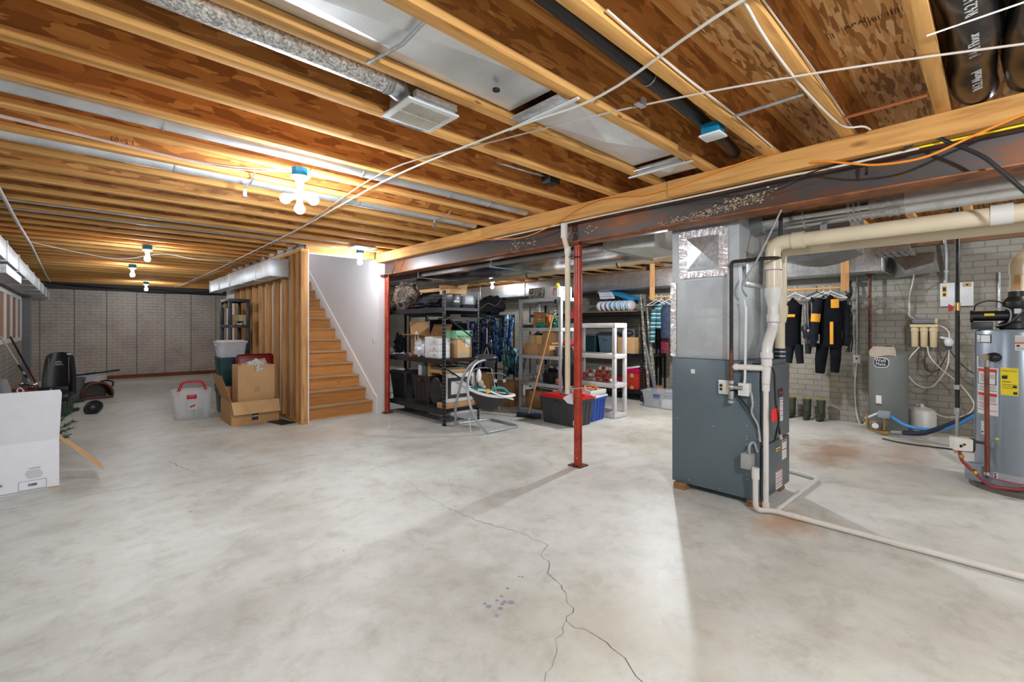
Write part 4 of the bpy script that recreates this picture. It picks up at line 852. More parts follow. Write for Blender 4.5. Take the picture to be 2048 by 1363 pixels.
def cpset(th0, th1, bars, nm, mats, par, off=.0025):
    mb = MB(); r = HR + off
    for (f0, f1, z0, z1, mi) in bars:
        mb.mi = mi; a0 = th0 + (th1 - th0) * f0; a1 = th0 + (th1 - th0) * f1
        mb.sheet(lambda u, v: (r * math.cos(R(a0 + (a1 - a0) * u)), r * math.sin(R(a0 + (a1 - a0) * u)), z0 + (z1 - z0) * v), 6, 1, .001)
    return mb.build(nm, mats, par)
PR = [REDINK, flat('grey_print', (.45, .45, .46), .6), INK]
o = cp(115, 152, .62, 1.01, 'warning_label', PAPER, wh)
cpset(115, 152, [(.05, .95, .975, 1.0, 0), (.05, .93, .87, .875, 2), (.05, .08, .87, .975, 2), (.90, .93, .87, .975, 2), (.2, .45, .89, .96, 1), (.5, .85, .92, .96, 1), (.05, .95, .82, .824, 2), (.1, .9, .833, .86, 1), (.05, .95, .775, .80, 0), (.1, .9, .73, .77, 1), (.05, .95, .712, .718, 0), (.1, .6, .67, .705, 1), (.05, .95, .655, .66, 0)], 'printing', PR, o)
o = cp(155, 176, .80, 1.02, 'energy_label', YEL, wh)
cpset(155, 176, [(.08, .4, .93, .955, 2), (.1, .6, .905, .91, 2), (.1, .9, .885, .888, 2), (.1, .9, .87, .873, 2), (.1, .7, .855, .858, 2), (.7, .92, .86, .88, 2), (.72, .95, .81, .83, 2)], 'printing', PR, o)
def arctext(s_, thc, z, size, mat, par, r=None):
    """lettering wrapped on the tank"""
    r = r or HR + .002; cu = bpy.data.curves.new('t', 'FONT'); cu.body = s_; cu.size = size; cu.align_x = 'CENTER'; cu.extrude = .0006
    ob = bpy.data.objects.new('t', cu); C.objects.link(ob); me = bpy.data.meshes.new_from_object(ob.evaluated_get(bpy.context.evaluated_depsgraph_get())); bpy.data.objects.remove(ob)
    for v in me.vertices:
        a = R(thc) + v.co.x / r; rr = r + v.co.z; y = v.co.y; v.co = (rr * math.cos(a), rr * math.sin(a), z + y)
    me.materials.clear(); me.materials.append(mat); ob = bpy.data.objects.new('lettering', me); C.objects.link(ob); ob.parent = par; return ob
arctext('ENERGYGUIDE', 165.5, .99, .0125, INK, o); arctext('260', 161, .95, .02, INK, o)
o = cp(113, 116.5, 1.10, 1.0, 'edge_label', PAPER, wh)
o = cp(172, 190, 1.16, 1.28, 'white_notice', flat('cream_paper', (.68, .66, .62), .6), wh); cpset(172, 190, [(0, 1, 1.215, 1.225, 0), (.1, .9, 1.23, 1.235, 1), (.1, .9, 1.245, 1.25, 1), (.1, .9, 1.26, 1.265, 1), (.1, .3, 1.19, 1.205, 2), (.1, .9, 1.17, 1.18, 1)], 'printing', PR, o)
o = cp(113, 142, 1.215, 1.285, 'brand_plate', INK, wh); cpset(113, 142, [(.03, .30, 1.24, 1.28, 0), (.36, .95, 1.222, 1.278, 0), (.05, .30, 1.22, 1.236, 0)], 'white_field', [WHITE], o)
o = cp(124, 139, .45, .56, 'instruction_sheet', PAPER, wh); cpset(124, 139, [(.1, .9, .54, .545, 1), (.1, .9, .52, .525, 1), (.1, .9, .5, .505, 1), (.1, .3, .465, .48, 2), (.6, .8, .46, .475, 2)], 'printing', PR, o)
o = cp(148, 153, .43, .445, 'yellow_tab', YEL, wh)
a = R(141)
def pol(r, th, z): return Vector((r * math.cos(R(th)), r * math.sin(R(th)), z))
MB().sph(pol(HR, 146, 1.10), .052, (1, 1, .75)).build('valve_recess', BLACK, wh)
MB().cyl(pol(HR, 143, 1.10), pol(HR + .06, 143, 1.10), .022, n=16).cyl(pol(HR + .06, 143, 1.10), pol(HR + .075, 143, 1.10), .028, n=8).cyl(pol(HR + .05, 143, 1.09), pol(HR + .05, 143, 1.02), .017, n=12).build('relief_valve', flat('dull_brass', (.42, .36, .28), .35, .8), wh)
MB().cyl(pol(HR + .05, 143, 1.03), pol(HR + .045, 143, .14), .016, n=16).build('discharge_pipe', flat('rusty_copper', (.20, .065, .035), .45, .5, var=.25), wh)
MB().cyl(pol(HR + .045, 143, .135), pol(HR + .045, 143, .16), .022, n=12).build('pipe_end', STEEL, wh)
MB().cyl(pol(HR - .005, 136, .38), pol(HR + .006, 136, .38), .05, n=24).build('element_cover', HTM, wh)
MB().tube([pol(HR + .15, 118, .39), pol(HR + .02, 136, .385)], .012, 12).build('iron_nipple', RUSTP, wh)
gv = MB().box(-.40, -.30, .28, .40, .33, .43, .008, rot=(0, 0, 20)).build('gas_valve', flat('valve_cream', (.72, .70, .62), .4), wh); MB().box(-.295, -.25, .26, .36, .32, .42, .006, rot=(0, 0, 20)).build('valve_back', BLACK, gv)
MB().cyl((-.407, .342, .37), (-.395, .338, .37), .012, n=12).cyl((-.405, .32, .385), (-.393, .316, .385), .008, n=10).build('knob', BLACK, gv)
MB().tube(arcpath([(-.36, .35, .33), (-.36, .34, .25), (-.34, .25, .14), (-.33, .17, .065), (-.32, .02, .075), (-.30, -.2, .16)], .03, 4), .013, 12).build('red_pipe', flat('red_coated_pipe', (.30, .03, .03), .35), wh)
MB().sph((-.36, .34, .28), .020).sph((-.345, .26, .16), .026).cyl((-.37, .37, .30), (-.37, .38, .34), .008, n=8).build('fitting', BRASS, wh)
MB().box(-.21, -.13, .195, .315, .06, .20, .005, rot=(0, 0, -32)).build('burner_door', HTM, wh)
cp(118, 232, .105, .112, 'red_band', REDINK, wh, .002)
cp(118, 232, .112, .165, 'grey_band', flat('clear_film', (.40, .43, .46), .2), wh, .0015)
o = cp(146, 152, .115, .16, 'pictogram', PAPER, wh, .003); cpset(146, 152, [(.2, .6, .142, .155, 0), (.2, .6, .12, .133, 0)], 'printing', [INK], o, .0045)
# blower on top
bl = thing('blower', 'black power vent blower assembly on top of the water heater', 'blower', (HX - .04, HY + .02, 1.325))
MB().lathe([(.10, 0), (.11, .01), (.11, .05), (.075, .07), (.07, .17), (.08, .18), (.085, .20), (.085, .23), (.055, .27), (.055, .31)], n=28).build('housing', BLACK, bl)
MB().cyl((-.02, .26, .115), (-.02, .02, .115), .042, n=20).cyl((-.02, .275, .11), (-.02, .255, .11), .052, n=20).build('motor', BLACK, bl); MB().box(-.068, -.064, .13, .19, .115, .135).build('yellow_sticker', YEL, bl)
MB().box(-.09, .06, .14, .27, .001, .065, .004).build('control_box', CHAR, bl)
MB().box(-.10, -.09, -.02, .02, .13, .17).build('label', PAPER, bl)
MB().tube(catmull([(-.02, .25, .16), (-.03, .24, .21), (-.03, .18, .24), (-.03, .11, .235), (-.04, .08, .21)], 6), .005, 8).build('wire', BLACK, bl)
MB().tube(catmull([(-.07, .14, .16), (-.09, .08, .18), (-.10, .04, .15), (-.10, .05, .06), (-.09, .12, .03)], 6), .005, 8).build('grey_tube', flat('grey_tube', (.35, .33, .3), .5), bl)
MB().tube(catmull([(-.08, .12, .02), (-.12, .04, .06), (-.15, -.04, .16), (-.2, -.16, .35), (-.2, -.3, .6)], 6), .009, 8).build('cable', BLACK, bl)
fc = thing('flue_pipe', 'cream vent pipe rising from the black blower and bending right', 'pipe', (HX - .04, HY + .02, 1.64))
MB().cyl((0, 0, -.02), (0, 0, .14), .045, n=24).build('pipe', PVC, fc); MB().box(-.048, -.0455, -.015, .02, .01, .13).build('orange_label', flat('orange_label', (.55, .28, .1), .5), fc)
MB().tube(arcpath([(0, 0, .14), (0, 0, .25), (0, -.15, .37), (0, -.8, .60)], .12, 6), .050, 24).build('elbow', PVC, fc)
MB().cyl((0, 0, -.03), (0, 0, .0), .049, n=24).build('clamp', BLACK, fc)
# ---------------------------------------------------------------- pressure tanks
WMG = flat('tank_green_grey', (.15, .165, .155), .45, var=.06, nscale=4)
TX, TY, TR = 7.58, .97, .20
t = thing('pressure_tank', 'large grey-green well pressure tank against the right brick wall', 'water tank', (TX, TY, 0))
MB().lathe([(.19, 0), (.2, .02), (.2, .95), (.192, 1.0), (.165, 1.045), (.10, 1.075), (.03, 1.085), (0, 1.085)], n=48).build('shell', WMG, t)
MB().cyl((0, 0, 1.08), (0, 0, 1.11), .035, n=12).build('cap', flat('brown_cap', (.10, .03, .02), .5), t)
def tp(th0, th1, fz0, fz1, nm, mat, par, off, n=12):
    mb = MB(); r = TR + off
    mb.sheet(lambda u, v: (r * math.cos(R(th0 + (th1 - th0) * u)), r * math.sin(R(th0 + (th1 - th0) * u)), fz0(u) + (fz1(u) - fz0(u)) * v), n, 1, .001); return mb.build(nm, mat, par)
hh = lambda k: (lambda u: .90 + k * .062 * (1 - abs(2 * u - 1) ** 3.5) ** .6)
e = tp(140, 190, lambda u: .90 - .065 * (1 - abs(2 * u - 1) ** 4) ** .5, lambda u: .90 + .065 * (1 - abs(2 * u - 1) ** 4) ** .5, 'emblem_border', PAPER, t, .001, 24)
tp(142, 188, lambda u: .90 - .056 * (1 - abs(2 * u - 1) ** 4) ** .5, lambda u: .90 + .056 * (1 - abs(2 * u - 1) ** 4) ** .5, 'emblem_field', flat('navy_ink', (.01, .012, .03), .5), e, .0025, 24)
arctext('Well', 164, .905, .062, PAPER, e, TR + .0045); arctext('Mate', 165, .862, .055, PAPER, e, TR + .0045)
tp(150, 168, lambda u: .38, lambda u: .48, 'paper_label', PAPER, t, .001); tp(150, 168, lambda u: .35, lambda u: .365, 'rust_strip', RUSTP, t, .001)
t2 = MB(); t2.sheet(lambda u, v: (lambda a, w: ((.205 - .10 * max(0, w - .55)) * math.cos(a), (.205 - .10 * max(0, w - .55)) * math.sin(a), .975 + .12 * w - .015 * math.sin(6 * u) * (1 - w)))(R(118 + 90 * u), v) if True else 0, 16, 6, .006)
solo(t2, 'rag', flat('dirty_rag', (.42, .36, .29), .9, bump=.4), 'dirty cloth rag draped over the shoulder of the well tank', 'cloth', loc=(TX, TY, 0.003))
t = thing('pressure_switch', 'tangle of brass fittings, gauge and grey pressure switch at the well tank foot', 'plumbing', (7.28, 1.0, 0))
MB().box(-.05, .05, -.09, .03, .22, .31, .01).build('switch_cover', flat('switch_grey', (.25, .28, .30), .4), t)
MB().cyl((-.05, .05, .12), (-.065, .05, .12), .042, n=20).build('gauge_rim', BLACK, t); MB().cyl((-.066, .05, .12), (-.067, .05, .12), .036, n=20).build('gauge_face', PAPER, t)
MB().tube(arcpath([(0, .14, .25), (0, .14, .06), (0, -.02, .04), (0, -.1, .05)], .03), .016, 10).cyl((0, -.03, .05), (0, -.03, .22), .012, n=10).cyl((0, -.07, .04), (0, .0, .04), .03, n=10).build('brass_pipe', BRASS, t)
MB().tube(catmull([(0, .12, .14), (-.02, .05, .16), (-.01, -.02, .17), (0, -.04, .2)], 5), .006, 8).build('copper_line', COPPER, t)
MB().cyl((0, .03, .27), (0, .14, .2), .014, n=8).cyl((0, .14, .2), (0, .16, .19), .014, n=8).build('white_wire', PVCW, t)
MB().cyl((0, -.10, .06), (0, -.22, .07), .028, n=14).build('hose_collar', STEEL, t)
t = thing('small_pressure_tank', 'small white pressure tank on the floor beside the well tank', 'water tank', (7.72, .66, 0))
MB().lathe([(.09, 0), (.10, .01), (.10, .03), (.13, .06), (.14, .09), (.14, .26), (.125, .305), (.08, .335), (.02, .34), (.018, .38), (0, .38)], n=36).build('shell', flat('small_tank_white', (.58, .58, .55), .4), t)
solo(MB().tube(catmull([(7.27, .93, .27), (7.2, .75, .17), (7.05, .5, .18), (6.8, .3, .30), (6.5, .1, .52), (6.2, -.1, .72)], 6), .020, 12), 'blue_hose', flat('blue_pex', (.05, .24, .55), .35), 'bright blue water hose sagging from the well tank to the heater', 'hose')
solo(MB().tube(catmull([(7.25, .78, .07), (7.1, .6, .12), (6.95, .42, .24), (6.7, .2, .42), (6.4, .0, .62), (6.15, -.2, .80)], 6), .028, 12), 'insulated_pipe', flat('navy_insulation', (.012, .018, .05), .5), 'dark navy insulated pipe rising from the well tank foot', 'pipe')
solo(MB().tube(catmull([(7.0, .95, .012), (6.9, .7, .012), (6.95, .3, .012), (7.0, -.1, .012)], 6), .008, 8), 'floor_hose', BLACK, 'thin black hose lying on the floor by the well tank', 'hose')
# ---------------------------------------------------------------- clothes rod with diving gear
cr = thing('clothes_rod', 'long pine clothes rod hung from the joists before the brick wall', 'rod', (7.4, 2.8, 1.86))
MB().cyl((7.4, 1.40, 1.88), (7.4, 4.28, 1.88), .016, n=14).build('rod', LUMY, cr, world=True)
for y in (1.39, 4.20): MB().box(7.36, 7.399 - .0165, y - .045, y + .045, 1.83, 2.06, .003).build('hanging_board', LUMZ, cr, world=True)
for y in (1.39, 4.20): MB().box(7.36, 7.383, y - .045, y + .045, 2.06, 2.475, .003).build('hanging_board', LUMZ, cr, world=True)
for y in (1.39, 4.20): pass
SUIT = flat('neoprene_black', (.006, .0065, .009), .95, spec=.15, var=.3, nscale=10, bump=.3); SUITG = flat('neoprene_grey', (.012, .014, .020), .95, spec=.15, var=.2, bump=.2); AMB = flat('amber_neoprene', (.75, .33, .01), .6)
def hanger(par, y, mat=WHITE, world=True, w=.19):
    MB().tube(catmull([(7.40, y, 1.90), (7.415, y + .01, 1.915), (7.43, y, 1.90), (7.415, y, 1.86), (7.40, y, 1.83)], 5), .0045, 8).tube([(7.40, y + w, 1.74), (7.40, y, 1.835), (7.40, y - w, 1.74)], .007, 8).tube([(7.40, y + w, 1.74), (7.40, y - w, 1.74)], .006, 8).build('hanger', mat, par, world=True)
def torso(mb, c, w, d, h, seed, n=28, tw=0, sh=.55):
    """hanging garment body: rounded section that widens from the shoulders"""
    rings = []; c = Vector(c); rn = noise
    prof = [(0, .12), (.03, .45), (.08, .8), (.16, .95), (.4, .88), (.65, .8), (.85, .82), (1, .84)]
    for t_, k in prof:
        ring = []
        for j in range(n):
            a = 2 * math.pi * j / n; fold = 1 + .10 * noise.noise(Vector((math.cos(a) * 2, math.sin(a) * 2, seed + t_ * 3)))
            x = d * math.cos(a) * (.5 + .5 * min(1, t_ * 3)) * fold; y = w * math.sin(a) * k * fold
            ring.append(mb.bm.verts.new(c + Vector((x, y, -h * t_ - (.06 * abs(math.sin(a)) if t_ < .1 else 0)))))
        rings.append(ring)
    fs = []
    for a, b in zip(rings, rings[1:]):
        for j in range(n): fs.append(mb.bm.faces.new((a[j], a[(j + 1) % n], b[(j + 1) % n], b[j])))
    fs.append(mb.bm.faces.new(rings[0][::-1])); fs.append(mb.bm.faces.new(rings[-1])); bmesh.ops.recalc_face_normals(mb.bm, faces=fs); mb._fin([v for r_ in rings for v in r_], fs); return mb
t = thing('wetsuit', 'black wetsuit with amber chest and arm bands on a white hanger', 'wetsuit', (7.4, 1.56, .8)); hanger(t, 1.56)
torso(MB(), (7.38, 1.55, 1.80), .155, .09, .72, 1).build('body', SUIT, t, world=True)
MB().tube([(7.32, 1.67, 1.74), (7.28, 1.70, 1.5), (7.27, 1.72, 1.25), (7.27, 1.73, 1.08)], [.05, .055, .048, .04], 14).build('sleeve', SUITG, t, world=True)
MB().tube([(7.40, 1.42, 1.70), (7.42, 1.39, 1.5), (7.42, 1.38, 1.25), (7.42, 1.40, 1.1)], [.045, .05, .045, .038], 14).build('sleeve', SUITG, t, world=True)
MB().tube([(7.38, 1.64, 1.12), (7.36, 1.66, .9), (7.36, 1.67, .72)], [.075, .07, .055], 14).tube([(7.40, 1.50, 1.12), (7.40, 1.50, .9), (7.40, 1.51, .74)], [.07, .06, .05], 14).build('trousers', SUIT, t, world=True)
MB().tube([(7.281, 1.698, 1.53), (7.278, 1.707, 1.42)], [.0575, .0555], 14).build('amber_arm_band', AMB, t, world=True)
MB().box(7.265, 7.30, 1.50, 1.54, 1.12, 1.42, .008, rot=(0, 0, 8)).box(7.275, 7.31, 1.44, 1.53, 1.60, 1.72, .01, rot=(0, 0, 8)).build('amber_chest_panel', AMB, t, world=True)
t = thing('dive_vest', 'bulky black diving vest with straps hung beside the wetsuit', 'vest', (7.4, 1.77, 1.0)); hanger(t, 1.72, BLACK)
torso(MB(), (7.38, 1.765, 1.78), .085, .09, .62, 5).blob((7.33, 1.79, 1.28), (.08, .085, .12), .2, 3, 4, 3).build('body', CLOTHB, t, world=True)
mb = MB()
for k in range(4): mb.tube(catmull([(7.28, 1.70 + .05 * k, 1.68), (7.265, 1.69 + .05 * k, 1.5), (7.26, 1.70 + .04 * k, 1.3), (7.30, 1.72 + .03 * k, 1.12)], 4), .010, 6, flat=.4)
mb.build('straps', flat('strap_grey', (.09, .09, .10), .5), t, world=True); MB().sph((7.255, 1.78, 1.30), .02).sph((7.26, 1.72, 1.36), .014).build('buckle', STEEL, t, world=True)
MB().tube([(7.36, 1.80, 1.18), (7.36, 1.81, .98)], [.05, .035], 12).build('dangling_pouch', CLOTHB, t, world=True)
t = thing('wetsuit', 'dark wetsuit with small amber stripe, half hidden behind the furnace', 'wetsuit', (7.4, 1.98, .9)); hanger(t, 1.98)
torso(MB(), (7.38, 2.0, 1.78), .12, .09, .7, 9).build('body', SUIT, t, world=True)
MB().box(7.282, 7.30, 1.95, 2.06, 1.49, 1.53, .004).build('amber_stripe', AMB, t, world=True); MB().tube([(7.36, 1.93, 1.1), (7.34, 1.90, .84)], [.06, .045], 12).tube([(7.36, 2.03, 1.1), (7.35, 2.05, .84)], [.06, .045], 12).build('trousers', SUITG, t, world=True)
t = thing('diving_fins_bag', 'black cloth garment between the vest and the banded wetsuit', 'jacket', (7.44, 1.66, 1.2)); torso(MB(), (7.50, 1.66, 1.80), .10, .04, .55, 12).build('body', CLOTHB, t, world=True); hanger(t, 1.64)
t = thing('hanging_regulator', 'bundle of black hoses and clips hanging on the brick wall by the rod post', 'hoses', (7.75, 1.47, 1.2))
mb = MB(); rn = random.Random(8)
for k in range(5): mb.tube(catmull([(7.85, 1.43 + rn.uniform(-.04, .04), 2.02 - i * .17) if i else (7.85, 1.45, 2.05) for i in range(7)], 4), .007, 6)
mb.build('hoses', flat('brown_black', (.035, .028, .022), .6), t, world=True)
mb = MB()
for i in range(5): mb.box(7.81, 7.86, 1.40 + .02 * (i % 2), 1.47, 1.95 - i * .17, 2.0 - i * .17, .008)
mb.build('clips', BLACK, t, world=True)
# coats at the left end of the rod
PLAID = stripes('teal_plaid', 'Z', [(0, (.03, .16, .17)), (.2, (.55, .68, .68)), (.28, (.02, .10, .13)), (.55, (.08, .25, .27)), (.62, (.5, .62, .62)), (.7, (.015, .08, .11))], .16)
t = thing('plaid_shirt', 'teal plaid shirt on a white hanger at the left end of the rod', 'shirt', (7.4, 4.06, 1.0)); hanger(t, 4.05)
torso(MB(), (7.38, 4.06, 1.78), .10, .05, .45, 21).tube([(7.30, 4.12, 1.66), (7.28, 4.14, 1.35), (7.28, 4.15, 1.08)], [.05, .05, .045], 14).build('body', PLAID, t, world=True)
t = thing('jacket', 'dark blue jacket hanging between the plaid shirt and the furnace plenum', 'jacket', (7.4, 3.92, 1.0)); hanger(t, 3.9)
torso(MB(), (7.38, 3.93, 1.78), .13, .07, .62, 31).build('body', flat('navy_cloth', (.02, .035, .07), .8, var=.4, bump=.3), t, world=True)
t = thing('jacket', 'black jacket with hood on the rod left of the plaid shirt', 'jacket', (7.45, 4.12, 1.0)); torso(MB(), (7.46, 4.14, 1.84), .13, .05, .3, 41).build('body', CLOTHB, t, world=True); hanger(t, 4.14)
t = thing('scarf', 'burgundy patterned scarf hanging under the plaid shirt', 'scarf', (7.45, 4.0, .85)); torso(MB(), (7.44, 4.0, 1.50), .09, .04, .60, 51).build('body', spotted('burgundy_print', (.10, .008, .02), [(.22, .02, .05), (.10, .01, .02)], 20), t, world=True); MB().tube([(7.44, 4.0, 1.5), (7.42, 4.0, 1.875)], .006, 8).build('tie', CLOTHB, t, world=True)
# rubber boots
BOOT = flat('olive_rubber', (.045, .05, .03), .4, var=.2)
def boot(loc, rz, lb, first=None):
    t = thing('rubber_boot', lb, 'boot', loc, rz)
    MB().tube([(0, 0, .085), (0, 0, .20), (0, 0, .30)], [.047, .052, .058], 20).build('shaft', BOOT, t)
    MB().tube([(.045, 0, .05), (.02, 0, .055), (-.04, 0, .055), (-.11, 0, .048), (-.165, 0, .04)], [.030, .05, .049, .045, .025], 16).build('foot', BOOT, t)
    MB().tube([(.05, 0, .012), (.0, 0, .012), (-.08, 0, .012), (-.17, 0, .012)], [.03, .042, .042, .028], 14, flat=.28).build('sole', flat('boot_sole', (.02, .02, .018), .6), t)
    MB().lathe([(.056, .296), (.061, .296), (.061, .305), (.05, .305)]).build('yellow_rim', flat('boot_rim', (.35, .25, .05), .5), t); return t
for (x, y, rz, lb) in [(7.84, 2.30, 5, 'olive rubber boot furthest left, mostly behind the furnace'), (7.80, 2.13, -4, 'olive rubber boot second from the left by the brick wall'), (7.80, 1.93, 6, 'olive rubber boot third from the left by the brick wall'), (7.82, 1.76, 0, 'olive rubber boot furthest right by the brick wall')]: boot((x, y, .001), rz, lb)
# ================================================================ storage furniture
def steel_rack(x0, x1, y0, y1, tiers, hleg, lb, beam=.07, brace=True):
    t = thing('storage_rack', lb, 'rack', ((x0 + x1) / 2, (y0 + y1) / 2, 0)); s = .032
    for (x, y, sx, sy) in ((x0, y0, 1, 1), (x1, y0, -1, 1), (x0, y1, 1, -1), (x1, y1, -1, -1)):
        mb = MB().box(min(x, x + sx * s), max(x, x + sx * s), min(y, y + sy * .003), max(y, y + sy * .003), .0, hleg).box(min(x, x + sx * .003), max(x, x + sx * .003), min(y, y + sy * s * 1.4), max(y, y + sy * s * 1.4), 0, hleg)
        mb.box(min(x, x + sx * .04), max(x, x + sx * .04), min(y, y + sy * .05), max(y, y + sy * .05), 0, .012)
        lg = mb.build('leg', BLACKM, t, world=True); mb = MB(); k = int(hleg / .05)
        for i in range(k):
            z = .04 + i * .05
            mb.box(min(x, x + sx * s) + .012, max(x, x + sx * s) - .012, y - sy * .0012, y + sy * .001, z, z + .014)
            mb.box(x - sx * .0012, x + sx * .001, min(y, y + sy * s * 1.4) + .016, max(y, y + sy * s * 1.4) - .016, z, z + .014)
        mb.build('slots', flat('slot_light', (.28, .28, .28), .6), lg, world=True)
    for z in tiers:
        m = MB(); e = .0035
        m.box(x0 - .004, x0 + .035, y0 + e, y1 - e, z - beam, z).box(x1 - .035, x1 + .004, y0 + e, y1 - e, z - beam, z).box(x0 + .036, x1 - .036, y0 - .002, y0 + .03, z - beam * .6, z).box(x0 + .036, x1 - .036, y1 - .03, y1 + .002, z - beam * .6, z)
        f = m.build('shelf_frame', BLACKM, t, world=True); MB().box(x0 + .036, x1 - .036, y0 + .031, y1 - .031, z - .02, z - .004).build('shelf_deck', CHAR, f, world=True)
    if brace:
        for a, b in zip(tiers, tiers[1:]):
            MB().tube([(x0 + .015, y0 - .006, b - .12), (x1 - .015, y0 - .006, a + .22)], .011, 8).build('end_brace', BLACKM, t, world=True)
    return t
steel_rack(3.60, 4.22, 5.17, 7.25, [.22, .91, 1.62], 1.85, 'black steel rack nearest the staircase, holding the open cardboard box and black totes')
steel_rack(4.45, 6.60, 6.92, 7.52, [.22, .91, 1.60], 1.62, 'black steel rack at the back, under the black fabric bags')
steel_rack(7.42, 7.96, 4.42, 7.3, [.20, .86, 1.64], 1.86, 'black steel rack along the right brick wall with the striped pillow')
steel_rack(7.42, 7.96, 4.38 - 1.15 + 1.02, 4.38, [.86], 1.62, 'narrow black lattice frame behind the jackets, beside the pillow rack', brace=False)
def plastic_shelf(x0, x1, y0, y1, tiers, lb, mat, rim=.055, leg=.026, rounded=True):
    t = thing('plastic_shelf', lb, 'shelf unit', ((x0 + x1) / 2, (y0 + y1) / 2, 0)); L4 = [(x0 + leg, y0 + leg), (x1 - leg, y0 + leg), (x0 + leg, y1 - leg), (x1 - leg, y1 - leg)]
    for z in tiers:
        m = MB().box(x0, x1, y0, y0 + .02, z - rim, z, .004).box(x0, x1, y1 - .02, y1, z - rim, z, .004).box(x0, x0 + .02, y0 + .0205, y1 - .0205, z - rim, z, .004).box(x1 - .02, x1, y0 + .0205, y1 - .0205, z - rim, z, .004).box(x0 + .02, x1 - .02, y0 + .02, y1 - .02, z - .022, z - .008)
        m.build('tier', mat, t, world=True)
    for (x, y) in L4:
        for i, (a, b) in enumerate(zip(tiers[:-1], tiers[1:])):
            MB().box(x - leg, x + leg, y - leg, y + leg, a + .0005, b - rim - .0005, .006).build('leg', mat, t, world=True)
        if tiers[0] > rim + .01: MB().box(x - leg, x + leg, y - leg, y + leg, 0, tiers[0] - rim - .0005, .004).build('leg', mat, t, world=True)
    return t
GREYP = flat('light_grey_plastic', (.46, .47, .475), .45, var=.03)
plastic_shelf(5.2, 5.66, 4.46, 5.36, [.06, .48, .91, 1.34, 1.80], 'grey plastic five-tier shelf left of the near red post', GREYP)
plastic_shelf(5.70, 6.02, 3.85, 4.68, [.075, .52, .95, 1.41], 'white plastic four-tier shelf right of the near red post', WHITE, .07)
plastic_shelf(1.80, 2.12, 8.80, 9.45, [.06, .50, .95, 1.39, 1.83], 'black plastic shelf unit before the stud wall', flat('black_shelf_plastic', (.022, .024, .028), .45), .05)
solo(MB().box(5.12, 5.19, 4.47, 4.52, 1.7, 1.76), 'shelf_clip', BLACK, 'black clip on the corner of the grey plastic shelf', 'clip')
# ================================================================ boxes, totes
def tote(x, y, z, w, d, h, body, lid, lb, rz=0, cat='tote', lidh=.035, ribs=True, taper=.86, handles=True, group=None, name='storage_tote'):
    t = thing(name, lb, cat, (x, y, z), rz, group); k = taper
    hb = h - (lidh if lid else 0)
    mb = MB(); w2, d2 = w / 2 * .95, d / 2 * .95
    def ring(s_, zz, wx, wy, n=6, r=.035):
        out = []
        for (cx, cy, a0) in ((wx - r, wy - r, 0), (-wx + r, wy - r, 90), (-wx + r, -wy + r, 180), (wx - r, -wy + r, 270)):
            for i in range(n + 1): a = R(a0 + 90 * i / n); out.append(Vector((cx + r * math.cos(a), cy + r * math.sin(a), zz)))
        return out
    rs = [ring(0, 0, w2 * k, d2 * k), ring(0, hb * .9, w2 * .985, d2 * .985), ring(0, hb * .9, w2 * 1.02, d2 * 1.02), ring(0, hb - .001, w2 * 1.03, d2 * 1.03), ring(0, hb - .001, w2 * .97, d2 * .97), ring(0, hb * .9, w2 * .95, d2 * .95), ring(0, .012, w2 * k * .95, d2 * k * .95)]
    V = [[mb.bm.verts.new(p) for p in r_] for r_ in rs]; n = len(V[0]); fs = []
    for a, b in zip(V, V[1:]):
        for i in range(n): fs.append(mb.bm.faces.new((a[i], a[(i + 1) % n], b[(i + 1) % n], b[i])))
    fs.append(mb.bm.faces.new(V[0][::-1])); fs.append(mb.bm.faces.new(V[-1])); mb._fin([v for r_ in V for v in r_], fs)
    if ribs:
        for i in range(4):
            f = -.6 + .4 * i
            for s_ in (-1, 1):
                mb.hexa([(f * w2 - .012, s_ * (d2 * k + .0), .02), (f * w2 + .012, s_ * (d2 * k), .02), (f * w2 + .012, s_ * (d2 * k + .006), .02), (f * w2 - .012, s_ * (d2 * k + .006), .02)], [(f * w2 - .012, s_ * d2 * .98, hb * .88), (f * w2 + .012, s_ * d2 * .98, hb * .88), (f * w2 + .012, s_ * (d2 * .98 + .006), hb * .88), (f * w2 - .012, s_ * (d2 * .98 + .006), hb * .88)])
                if i < 3: 
                    g = (-.45 + .45 * i) * d2; mb.hexa([(s_ * w2 * k, g - .012, .02), (s_ * w2 * k, g + .012, .02), (s_ * (w2 * k + .006), g + .012, .02), (s_ * (w2 * k + .006), g - .012, .02)], [(s_ * w2 * .98, g - .012, hb * .88), (s_ * w2 * .98, g + .012, hb * .88), (s_ * (w2 * .98 + .006), g + .012, hb * .88), (s_ * (w2 * .98 + .006), g - .012, hb * .88)])
    bmesh.ops.recalc_face_normals(mb.bm, faces=mb.bm.faces[:]); mb.build('body', body, t)
    if handles:
        for s_ in (-1, 1): MB().box(s_ * w2 * 1.02 - .012, s_ * w2 * 1.02 + .012, -.06, .06, hb * .74, hb * .88, .008).build('handle', body if not isinstance(handles, bpy.types.Material) else handles, t)
    if lid:
        m = MB().box(-w / 2, w / 2, -d / 2, d / 2, hb - .001, hb + lidh * .6, .008).box(-w / 2 + .035, w / 2 - .035, -d / 2 + .03, d / 2 - .03, hb + lidh * .6, h, .006); m.build('lid', lid, t)
    return t
